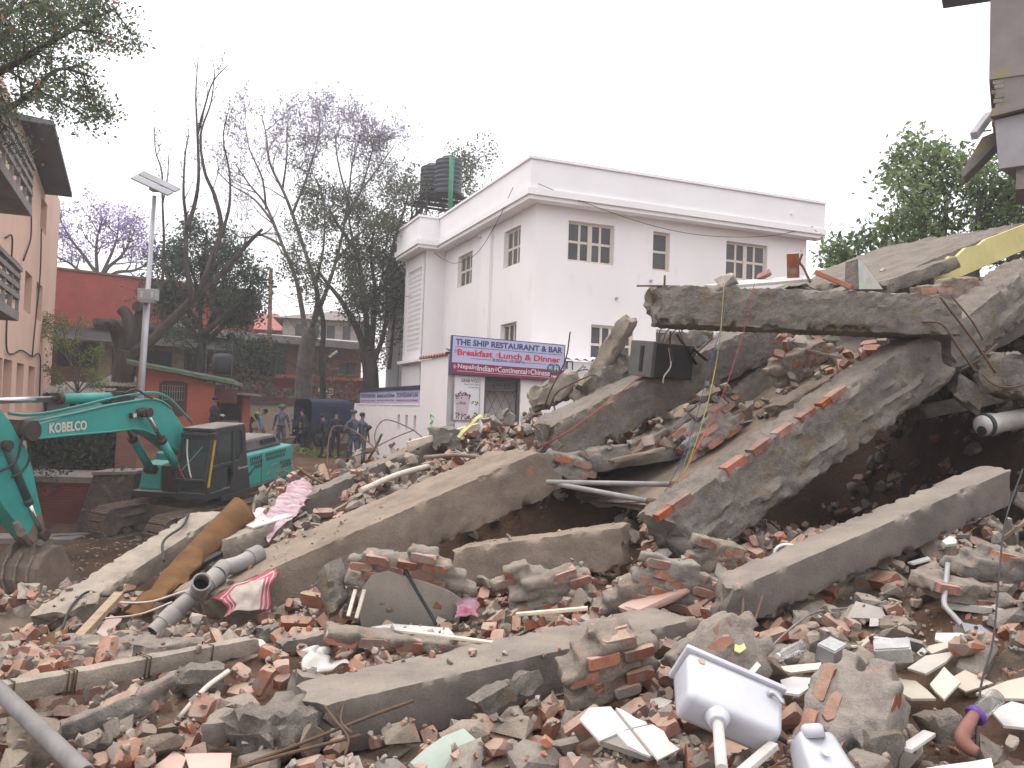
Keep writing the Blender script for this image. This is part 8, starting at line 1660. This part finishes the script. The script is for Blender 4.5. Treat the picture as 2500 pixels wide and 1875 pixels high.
# --- piece shapes
def chunk_shape(seed, a, b, c):
    r_ = random.Random(seed); P = []
    for _ in range(18):
        v = Vector((r_.uniform(-1, 1), r_.uniform(-1, 1), r_.uniform(-1, 1))); m = max(abs(v.x), abs(v.y), abs(v.z)); v = v / m * r_.uniform(.75, 1.0) if r_.random() < .75 else v; P.append(Vector((v.x * a, v.y * b, v.z * c)))
    return hull_mesh(P)
def shard_shape(seed, a, b, th):
    r_ = random.Random(seed); n = r_.randint(4, 6); P = []; ph_ = r_.random() * 6
    for k in range(n):
        t = ph_ + 2 * math.pi * (k + r_.uniform(-.3, .3)) / n; rr = r_.uniform(.7, 1.1)
        for z in (-th / 2, th / 2): P.append(Vector((a * rr * math.cos(t), b * rr * math.sin(t), z)))
    return hull_mesh(P)
KINDS = {}
def kind(k, shapes, material, name): KINDS[k] = dict(name=name, mats=material, items=[(mb, mb.mesh(name, M[material]), sample(np.array(mb.v), mb.f, .022)) for mb in shapes])
kind('brick', [chipped_brick(k, lx=L, chip=c, rough_end=L < .2) for k, (L, c) in enumerate([(.23, .35), (.23, .6), (.235, .8), (.18, .7), (.14, .8), (.12, .7), (.16, .9), (.10, .8)])], 'brick', 'brick')
kind('chunk', [chunk_shape(k, *d) for k, d in enumerate([(.10, .08, .05), (.13, .09, .05), (.08, .06, .05), (.06, .05, .04), (.15, .10, .06), (.09, .05, .035), (.07, .07, .03), (.11, .10, .07)])], 'chunk', 'concrete_chunk')
kind('mortar', [chunk_shape(50 + k, *d) for k, d in enumerate([(.13, .10, .06), (.16, .11, .08), (.10, .08, .06)])], 'mortar', 'mortar_chunk')
kind('plate', [shard_shape(k, *d) for k, d in enumerate([(.13, .09, .022), (.10, .08, .02), (.16, .10, .03), (.08, .06, .018)])], 'plaster', 'plaster_plate')
kind('tile', [shard_shape(20 + k, *d) for k, d in enumerate([(.10, .08, .011), (.13, .09, .011), (.07, .06, .011)])], 'cream_tile', 'tile_shard')
kind('white', [shard_shape(30 + k, *d) for k, d in enumerate([(.08, .06, .012), (.10, .05, .012), (.05, .04, .01)])], 'white_plaster', 'white_plaster_flake')
kind('stick', [hull_mesh([Vector((sx * L / 2, sy * w / 2 * (.8 if sx > 0 else 1), sz * h / 2)) for sx in (-1, 1) for sy in (-1, 1) for sz in (-1, 1)]) for L, w, h in ((.45, .04, .02), (.7, .03, .025), (.3, .05, .012))], 'wood', 'timber_stick')
STEEP = 9.; PLACED = []                                          # placed: (kind, item, matrix)
def place(kd, it, x, y, sc, flat, sink=.82, tries=1):
    mb, me, S = KINDS[kd]['items'][it]
    # local slope
    ix, iy = int((x - GX0) / GR), int((y - GY0) / GR)
    if not (6 < ix < NX - 6 and 6 < iy < NY - 6) or BLK[iy, ix]: return False
    k = 4; dzx = (HM[iy, ix + k] - HM[iy, ix - k]) / (2 * k * GR); dzy = (HM[iy + k, ix] - HM[iy - k, ix]) / (2 * k * GR)
    n = Vector((-max(-1, min(1, dzx)), -max(-1, min(1, dzy)), 1)).normalized()
    n = (n + Vector((rng.normal(), rng.normal(), 0)) * flat).normalized()
    if rng.random() < .22 and kd in ('brick', 'chunk', 'mortar'): base = Matrix.Rotation(math.pi / 2, 3, 'X' if rng.random() < .65 else 'Y')
    else: base = Matrix.Identity(3)
    rot = (n.to_track_quat('Z', 'Y').to_matrix() @ Matrix.Rotation(rng.uniform(0, 6.283), 3, 'Z') @ base)
    Rm = np.array(rot) * sc; P = S @ Rm.T + np.array([x, y, 0])
    cx = ((P[:, 0] - GX0) / GR).astype(int); cy = ((P[:, 1] - GY0) / GR).astype(int)
    if cx.min() < 0 or cy.min() < 0 or cx.max() >= NX or cy.max() >= NY: return False
    if BLK[cy, cx].mean() > .25: return False
    fl = cy * NX + cx; o = np.argsort(fl, kind='stable'); fs_ = fl[o]; z = P[o, 2]; st_ = np.flatnonzero(np.r_[True, fs_[1:] != fs_[:-1]]); uq = fs_[st_]; lo = np.minimum.reduceat(z, st_); hi = np.maximum.reduceat(z, st_)
    h = HM.ravel()[uq]
    if h.max() - h.min() > STEEP or (STEEP < 1 and h.max() > 3.45 and rng.random() < .88): return False
    gap = np.sort(h - lo); z0 = gap[min(len(gap) - 1, int(len(gap) * sink))]
    top = hi + z0
    if (top > CE.ravel()[uq] - .01).any(): return False
    if z0 + P[:, 2].max() - bil(cz, np.array([x]), np.array([y]))[0] > (.19 if y < 6.8 else .25 if y < 8.6 else .38) + .16 * rng.random() ** 2: return False
    HM.ravel()[uq] = np.maximum(h, top)
    m = rot.to_4x4() @ Matrix.Scale(sc, 4); m.translation = (x, y, z0); PLACED.append((kd, it, m)); return True
def in_view(x, y): return -(y * .62 + .8) < x < y * .62 + 2.0
def sample_xy():
    while True:
        x = rng.uniform(-6.6, 8.4); y = 3.3 + 9.9 * rng.random() ** 1.25
        if not in_view(x, y): continue
        if -.95 < x < 1.35 and 8.35 < y < 10.4: continue
        if x < -3.6 and y > 8.8 + .25 * (x + 6): 
            if rng.random() < .92: continue          # bare earth of the pit side
        return x, y
def zone(x, y):                                      # share of bricks
    v = .5 + .5 * mnoise.noise(Vector((x * .55, y * .55, 4))); b = .66 if x < 1.2 and y < 8 else .40
    if y > 9: b = .33
    return min(.85, max(.12, b + (v - .5) * .9))
def run(n, weights, scr, flat, sink):
    ks = list(weights); w = np.array([weights[k] for k in ks], float)
    for _ in range(n):
        x, y = sample_xy(); b = zone(x, y); ww = w.copy()
        ww[ks.index('brick')] *= b * 2; 
        for q in ('chunk', 'mortar'):
            if q in ks: ww[ks.index(q)] *= (1 - b) * 2
        if 'tile' in ks: ww[ks.index('tile')] *= 3.0 if (x > 1.6 and y < 6.2) else .4
        kd = ks[rng.choice(len(ks), p=ww / ww.sum())]; place(kd, rng.integers(len(KINDS[kd]['items'])), x, y, rng.uniform(*scr), flat, sink)
run(1850, dict(brick=.34, chunk=.38, mortar=.20, plate=.06, stick=.01), (.85, 1.3), .2, .6)
run(2900, dict(brick=.50, chunk=.33, mortar=.04, plate=.06, tile=.03, white=.025, stick=.022), (.8, 1.15), .26, .8)
run(1100, dict(brick=.46, chunk=.34, plate=.06, tile=.04, white=.05, stick=.03), (.45, .95), .4, .88)
# second pass: debris lying on the slanting slabs and the crest, whose undersides are open
CLEAN = np.zeros_like(BLK); SAVE = (HM.copy(), BLK.copy(), CE.copy(), cz.copy()); STEEP = .38
for i_, (V, F) in enumerate(BIG):
    ix, iy, z = cells(sample(V, F, .025))
    if len(ix): hi = np.full_like(HM, -1e9); np.maximum.at(hi, (iy, ix), z); u_ = hi > HM; HM[u_] = hi[u_]; CLEAN[u_] = i_ in KEEP
BLK = CLEAN; CE[:] = 1e9; cz = np.full_like(cz, 1e3); sxy0 = sample_xy
def sample_xy(): return rng.uniform(-.6, 5.6), rng.uniform(8.9, 12.8)
run(1500, dict(brick=.42, chunk=.34, mortar=.12, plate=.07, white=.02, stick=.03), (.6, 1.15), .3, .8)
sample_xy = sxy0; HM, BLK, CE, cz = SAVE
LAB = dict(brick=('loose red brick lying among the rubble', 'brick', 'loose bricks scattered over the rubble heap'), chunk=('rough grey broken concrete chunk among the rubble', 'rubble', 'concrete chunks scattered over the rubble heap'), mortar=('crumbly mortar chunk with brick traces among the rubble', 'rubble', 'mortar chunks scattered over the rubble heap'), plate=('flat grey plaster plate broken off a wall', 'rubble', 'plaster plates scattered over the rubble heap'), tile=('small broken beige tile shard among the rubble', 'tile', 'beige tile shards scattered over the rubble heap'), white=('small flake of white plaster on the rubble', 'rubble', 'white plaster flakes scattered over the rubble heap'), stick=('splintered timber stick lying on the rubble', 'timber', 'timber sticks scattered over the rubble heap'))
def scr_size(m):
    p = m.translation; v = p - CAMP; w = v.dot(Fv); x, y = 1250 + FPX * v.dot(Rv) / w, 937.5 - FPX * v.dot(Uv) / w
    if not (-60 < x < 2560 and 900 < y < 1940): return 0
    return m.to_scale().x / w
LIM = dict(brick=300, chunk=230, mortar=80, plate=70, tile=50, white=60, stick=50); REST = {k: MB() for k in KINDS}
def vol(kd, it): a = np.array(KINDS[kd]['items'][it][0].v); return float(np.prod(a.max(0) - a.min(0)) ** (1 / 3))
for kd in KINDS:
    lst = sorted([q for q in PLACED if q[0] == kd], key=lambda q: -scr_size(q[2]) * vol(q[0], q[1]))
    for i, (k_, it, m) in enumerate(lst):
        if i < LIM[kd] and scr_size(m) > 0: put(KINDS[kd]['items'][it][1], KINDS[kd]['name'], m, None, *LAB[kd])
        else:
            mb = KINDS[kd]['items'][it][0]; A = np.array(m.to_3x3()); REST[kd].add((np.array(mb.v) @ A.T + np.array(m.translation)).tolist(), mb.f)
for kd, mt, nm, lab in (('brick', 'brick_i', 'brick_debris', 'countless further broken bricks filling the rubble heap'), ('chunk', 'chunk_i', 'concrete_debris', 'countless further concrete lumps filling the rubble heap'), ('mortar', 'mortar', 'mortar_debris', 'further crumbled mortar filling the rubble heap'), ('plate', 'plaster', 'plaster_debris', 'further small plaster pieces filling the rubble heap'), ('tile', 'cream_tile', 'tile_debris', 'further tile splinters filling the rubble heap'), ('white', 'white_plaster', 'plaster_flakes', 'further white plaster crumbs in the rubble heap'), ('stick', 'wood', 'timber_debris', 'further timber splinters in the rubble heap')):
    if REST[kd].v: REST[kd].build(nm, M[mt], None, lab, 'debris', kind='stuff')
# gravel and crumbs over everything
GS = [np.array(chunk_shape(90 + k, .5, .42, .34).v) for k in range(4)]; GF = [chunk_shape(90 + k, .5, .42, .34).f for k in range(4)]
for nm, mt, n, s0, s1, seed in (('grit', 'chunk_i', 6500, .012, .05, 1), ('brick_grit', 'brick_i', 3500, .012, .045, 2)):
    r_ = np.random.default_rng(seed); mb = MB(); c = 0
    while c < n:
        x, y = sample_xy(); ix, iy = int((x - GX0) / GR), int((y - GY0) / GR)
        if not (0 <= ix < NX and 0 <= iy < NY): continue
        if BLK[iy, ix] and (r_.random() < .8 or y < 5.2): continue
        s = s0 + (s1 - s0) * r_.random() ** 2.5; k = r_.integers(4); q = r_.normal(size=4); q /= np.linalg.norm(q); w_, a, b, d_ = q
        Rm = np.array([[1 - 2 * (b * b + d_ * d_), 2 * (a * b - d_ * w_), 2 * (a * d_ + b * w_)], [2 * (a * b + d_ * w_), 1 - 2 * (a * a + d_ * d_), 2 * (b * d_ - a * w_)], [2 * (a * d_ - b * w_), 2 * (b * d_ + a * w_), 1 - 2 * (a * a + b * b)]])
        mb.add((GS[k] @ Rm.T * s * 1.6 + np.array([x, y, HM[iy, ix] + s * .25])).tolist(), GF[k]); c += 1
    mb.build(nm, M[mt], None, 'fine grit and crumbs of brick covering the heap' if 'brick' in nm else 'fine concrete grit and dust crumbs covering the heap', 'grit', kind='stuff')
# pebbles strewn on the bare earth of the pit
n = 3200; x = rng.uniform(-11, -3.4, n); y = rng.uniform(9, 23, n); sz = .015 + .05 * rng.random(n) ** 3; z = ground_np(x, y); mb = MB()
for i in range(n): k = i % 4; mb.add((GS[k] * sz[i] * 1.8 + np.array([x[i], y[i], z[i] + .02 + .06 * mnoise.noise(Vector((x[i], y[i], 0)))])).tolist(), GF[k])
mb.build('pebbles', M['chunk_i'], None, 'pebbles and clods strewn on the brown earth of the pit', 'pebbles', kind='stuff')
# dust and fine rubble filling the gaps between the pieces
F0 = np.where(BLK, G0 + .05, HM); F1 = F0.copy()
for _ in range(3):
    for ax_ in (0, 1):
        c = np.cumsum(np.pad(F1, [(5, 4) if k == ax_ else (0, 0) for k in (0, 1)], mode='edge'), axis=ax_); z0_ = np.zeros_like(np.take(c, [0], ax_)); c = np.concatenate([z0_, c], ax_)
        F1 = (np.take(c, range(9, c.shape[ax_]), ax_) - np.take(c, range(0, c.shape[ax_] - 9), ax_)) / 9
        F1 = F1[:NY, :NX]
FD = np.minimum(F1 - .045, CE - .05)[::2, ::2]; ox_, oy_ = gx[::2], gy[::2]
FD = FD + .012 * np.random.default_rng(5).normal(size=FD.shape); FD[0, :] -= .5; FD[-1, :] -= .6; FD[:, 0] -= .5; FD[:, -1] -= .5
XD, YD = np.meshgrid(ox_, oy_); ny_, nx_ = FD.shape; ii = (np.arange(ny_ - 1)[:, None] * nx_ + np.arange(nx_ - 1)[None]).ravel()
mb = MB(); mb.v = np.stack([XD.ravel(), YD.ravel(), FD.ravel()], 1).tolist(); mb.f = np.stack([ii, ii + 1, ii + 1 + nx_, ii + nx_], 1).tolist(); mb.sm = [True] * len(mb.f)
mb.build('rubble_dust', mat('rubble_dust', (.27, .205, .155), (.17, .13, .10), scale=3, rough=.98, bump=1.0, bscale=40, spec=.05, speck=.35, c3=(.30, .15, .09), c3s=6, c3t=.62, bdist=.03), None, 'dust and fine crushed rubble filling the gaps of the heap', 'dust', kind='stuff')
print('PIECES', len(PLACED), {k: sum(1 for p in PLACED if p[0] == k) for k in KINDS})
# ------------------------------------------------------------------ wires, rebars and cables
def wire(name, label, cat, pts, r, mt, group=None, n=6): return MB().tube(bez([at(*p) for p in pts], n), r, 5).build(name, mt, None, label, cat, group)
WB = {'blue': mat('wire_blue', (.03, .06, .20), rough=.5, bump=0), 'yellow': mat('wire_yellow', (.50, .36, .04), rough=.5, bump=0), 'green': mat('wire_green', (.05, .20, .14), rough=.5, bump=0), 'red': mat('wire_red', (.40, .05, .05), rough=.5, bump=0), 'orange': mat('wire_orange', (.50, .17, .04), rough=.5, bump=0), 'grey': mat('wire_grey', (.22, .21, .2), rough=.6, bump=0)}
wire('hanging_wire', 'thin blue electric wire hanging from the level beam', 'wire', [(1766, 692, 8.8), (1762, 790, 8.75), (1735, 880, 8.6), (1700, 1020, 8.4), (1660, 1130, 8.2), (1615, 1215, 8.1)], .0038, WB['blue'])
wire('hanging_wire', 'thin yellow electric wire hanging from the level beam', 'wire', [(1768, 692, 8.79), (1757, 830, 8.7), (1740, 930, 8.55), (1715, 1030, 8.4), (1672, 1150, 8.2), (1620, 1235, 8.05), (1560, 1275, 7.9)], .0038, WB['yellow'])
wire('hanging_wire', 'thin green electric wire hanging beside the yellow one', 'wire', [(1770, 750, 8.78), (1752, 860, 8.65), (1730, 980, 8.5), (1690, 1080, 8.3), (1650, 1180, 8.1), (1590, 1265, 7.9)], .0038, WB['green'])
wire('hanging_wire', 'thin dark red electric wire hanging right of the yellow one', 'wire', [(1842, 690, 8.75), (1815, 810, 8.65), (1770, 950, 8.5), (1720, 1060, 8.3), (1680, 1140, 8.2), (1655, 1170, 8.1)], .0034, WB['red'])
wire('hanging_wire', 'thin orange electric wire ending at the steel conduits', 'wire', [(1735, 1030, 8.4), (1700, 1095, 8.25), (1665, 1165, 8.1), (1625, 1195, 8.05)], .0038, WB['orange'])
wire('tangled_wire', 'tangle of green and yellow wire by the foreground beam end', 'wire', [(1770, 1545, 5.6), (1790, 1530, 5.6), (1785, 1555, 5.55), (1800, 1545, 5.55), (1778, 1560, 5.5)], .0038, WB['green'])
wire('red_cable', 'red cable running along the top of the slanting beam past the case', 'cable', [(1575, 910, 9.9), (1480, 985, 9.6), (1400, 1045, 9.5), (1320, 1090, 9.6)], .0055, WB['red'])
wire('black_cable', 'thick black cable arched over the plaster faced brick lump', 'cable', [(965, 1345, 7.2), (985, 1385, 6.95), (1010, 1430, 6.9), (1045, 1490, 6.85), (1065, 1525, 6.8)], .014, M['cable'])
wire('black_cable', 'black cable lying along the pale thin beam near the carpet', 'cable', [(460, 1255, 11.4), (445, 1285, 10.8), (400, 1320, 10.2), (400, 1370, 9.4)], .016, M['cable'])
wire('black_cable', 'black cable looping on the earth at the foot of the pale beam', 'cable', [(150, 1540, 8.0), (175, 1480, 8.6), (215, 1445, 8.9), (260, 1455, 8.6), (330, 1440, 8.9)], .014, M['cable'])
wire('grey_wire', 'long thin grey wire hanging down at the right edge', 'wire', [(2497, 1145, 6.3), (2455, 1270, 5.9), (2440, 1400, 5.5), (2425, 1560, 5.0), (2398, 1660, 4.7), (2385, 1760, 4.35), (2384, 1850, 4.1)], .006, M['cable'])
wire('grey_wire', 'thin grey wire crossing the rubble above the plastic bottle', 'wire', [(1870, 1592, 5.4), (1935, 1530, 5.7), (1990, 1495, 6.0), (2060, 1485, 6.2), (2140, 1487, 6.3)], .007, WB['grey'])
wire('grey_wire', 'loose wire curling over the masonry beside the checked cloth', 'wire', [(830, 1430, 7.3), (880, 1370, 7.5), (930, 1345, 7.4), (965, 1345, 7.2)], .008, WB['grey'])
wire('white_hose', 'white plastic hose bent out of the dark below the biggest beam', 'hose', [(1890, 1365, 7.2), (1895, 1340, 7.2), (1920, 1330, 7.2), (1968, 1340, 7.1)], .016, M['white_tile'])
k = 0
for pts, r_, lab in (
    ([(610, 1862, 4.3), (760, 1805, 4.5), (900, 1750, 4.7), (1010, 1710, 4.85)], .010, 'long rusty rebar running along the crumbled beam end'),
    ([(560, 1880, 4.2), (720, 1835, 4.4), (880, 1795, 4.55)], .010, 'second rusty rebar low in front of the crumbled beam end'),
    ([(790, 1720, 4.75), (820, 1760, 4.6), (850, 1800, 4.5), (842, 1845, 4.4)], .007, 'bent stirrup hooked on the crumbled beam end'),
    ([(840, 1712, 4.8), (832, 1760, 4.62), (860, 1790, 4.5)], .007, 'second bent stirrup on the crumbled beam end'),
    ([(1815, 1458, 6.0), (1812, 1500, 5.85), (1795, 1540, 5.75), (1775, 1560, 5.7)], .010, 'rebar curling from the lower end of the propped beam'),
    ([(1862, 1455, 5.98), (1840, 1520, 5.8), (1810, 1555, 5.7), (1790, 1590, 5.6)], .009, 'second rebar curling from the propped beam end'),
    ([(1715, 1480, 6.4), (1740, 1460, 6.4), (1768, 1452, 6.3), (1775, 1470, 6.2)], .009, 'short hooked rebar beside the propped beam end'),
    ([(1520, 1420, 7.3), (1570, 1375, 7.4), (1605, 1335, 7.4)], .011, 'rebar leaning from the joint of the biggest beam to the pink patch'),
    ([(2295, 725, 8.2), (2345, 790, 8.25), (2390, 850, 8.3), (2430, 910, 8.35)], .012, 'rusty rebar crossing the upper beam joint'),
    ([(2250, 785, 8.2), (2300, 792, 8.15), (2340, 850, 8.2), (2375, 900, 8.3)], .012, 'curved rusty rebar sagging over the upper beam joint'),
    ([(2320, 720, 8.3), (2370, 780, 8.3), (2400, 830, 8.35)], .009, 'short rusty rebar at the upper beam joint'),
    ([(2345, 905, 8.4), (2400, 870, 8.35), (2435, 840, 8.4)], .009, 'rebar pointing up right from the beam joint'),
    ([(2400, 915, 8.4), (2430, 940, 8.3), (2470, 945, 8.3), (2510, 935, 8.3)], .010, 'rebar bending along the rounded concrete lump'),
    ([(1555, 698, 8.9), (1620, 698, 8.95), (1660, 699, 9.0)], .010, 'rebar end lying on the level beam tip'),
    ([(1622, 697, 9.1), (1623, 672, 9.1)], .012, 'short upright rebar on the level beam tip'),
    ([(1978, 690, 9.0), (1962, 655, 9.05), (1952, 640, 9.05), (1958, 620, 9.05)], .014, 'kinked rebar standing on the level beam'),
    ([(1637, 810, 9.1), (1635, 845, 9.4), (1640, 880, 9.8)], .012, 'rebar dropping from the level beam onto the case'),
    ([(1330, 990, 11.0), (1345, 950, 10.9), (1380, 880, 10.8), (1392, 810, 10.7)], .010, 'thin rebar rising beside the jagged shard'),
    ([(1340, 1000, 10.9), (1358, 960, 10.8), (1400, 935, 10.6), (1445, 915, 10.5)], .011, 'bent rebar bridging the two leaning shards'),
    ([(1358, 1010, 10.9), (1350, 975, 10.9), (1368, 950, 10.85)], .010, 'short bent rebar under the jagged shard'),
    ([(820, 1225, 11.4), (800, 1130, 11.8), (812, 1045, 12.2), (860, 1050, 12.3), (905, 1085, 12), (925, 1110, 11.8)], .010, 'tall looping wire rebar beside the soldier'),
    ([(925, 1110, 11.9), (915, 1060, 12.2), (940, 1025, 12.4), (1000, 1045, 12.2), (1040, 1075, 12)], .009, 'arched rebar loop before the white wall'),
    ([(835, 1125, 12), (900, 1100, 12), (960, 1070, 12.1), (1010, 1050, 12.1)], .008, 'slack wire stretching across the crest'),
    ([(648, 1210, 11.5), (668, 1180, 11.6), (690, 1150, 11.7), (735, 1170, 11.6)], .012, 'dark rod poking up behind the striped bedding'),
    ([(725, 1140, 12), (760, 1165, 11.8), (800, 1185, 11.6)], .022, 'dark split board lying near the flat beam top'),
    ([(1215, 1040, 11.4), (1240, 1090, 11.2), (1262, 1130, 11)], .009, 'rusty rod leaning on the crest below the gate'),
    ([(1290, 1008, 11.2), (1312, 1050, 11.0), (1330, 1085, 10.8)], .009, 'thin rod beside the orange brick on the crest'),
    ([(270, 1470, 8.6), (360, 1470, 8.2), (430, 1450, 8.1), (520, 1420, 8.2)], .010, 'pale rope lying across the slope under the carpet'),
    ([(250, 1510, 8.2), (340, 1500, 7.9), (420, 1470, 7.9)], .009, 'second pale rope below the carpet tail'),
    ([(885, 1128, 12.0), (892, 1060, 12.3), (905, 1040, 12.3)], .03, 'black broken post standing near the white boundary wall'),
    ([(900, 1120, 12.0), (918, 1090, 12.1), (932, 1060, 12.2)], .018, 'black splinter leaning beside the broken post')):
    wire('rebar' if 'rebar' in lab or 'stirrup' in lab else 'rod', lab, 'rebar' if 'rebar' in lab or 'stirrup' in lab else 'rod', pts, r_, M['rebar'] if 'black' not in lab and 'pale' not in lab else (M['cable'] if 'black' in lab else M['wood_pale']))
# service cables on the white building
def wcable(P, pts, o_, lab, r_=.010): MB().tube(bez([P.w(*P.st(*p), o_) for p in pts], 6), r_, 5).build('service_cable', M['cable'], None, lab, 'cable')
wcable(PR, [(1297, 458), (1400, 500), (1560, 555), (1700, 582), (1850, 583), (1960, 560)], .50, 'thin black cable sagging across the front windows of the white building')
wcable(PL, [(1290, 462), (1250, 545), (1200, 620), (1150, 645), (1120, 640), (1090, 620)], .50, 'thin black cable swinging along the side windows of the white building')
wcable(PL, [(1066, 520), (1078, 590), (1085, 620)], .5, 'pair of thin cables dropping from the roof tanks')
wcable(PL, [(1085, 618), (1040, 690), (1010, 790), (1000, 950)], .55, 'thin cable running down past the pierced screen')
wcable(PL, [(1085, 620), (1060, 720), (1030, 860), (1015, 960)], .6, 'second thin cable running down to the boundary wall')
# ------------------------------------------------------------------ faint dusty haze over the whole place
hzm = bpy.data.materials.new('haze'); hzm.use_nodes = True; hnt = hzm.node_tree; hnt.nodes.clear(); ho = hnt.nodes.new('ShaderNodeOutputMaterial'); hv = hnt.nodes.new('ShaderNodeVolumePrincipled')
hv.inputs['Color'].default_value = (.95, .93, .93, 1); hv.inputs['Density'].default_value = .0021; hv.inputs['Anisotropy'].default_value = .2; hnt.links.new(hv.outputs[0], ho.inputs['Volume'])
hb = MB().box((0, 100, 9.5), (520, 420, 26)).build('haze', hzm, None, 'thin dusty haze hanging over the street', 'haze', kind='stuff')
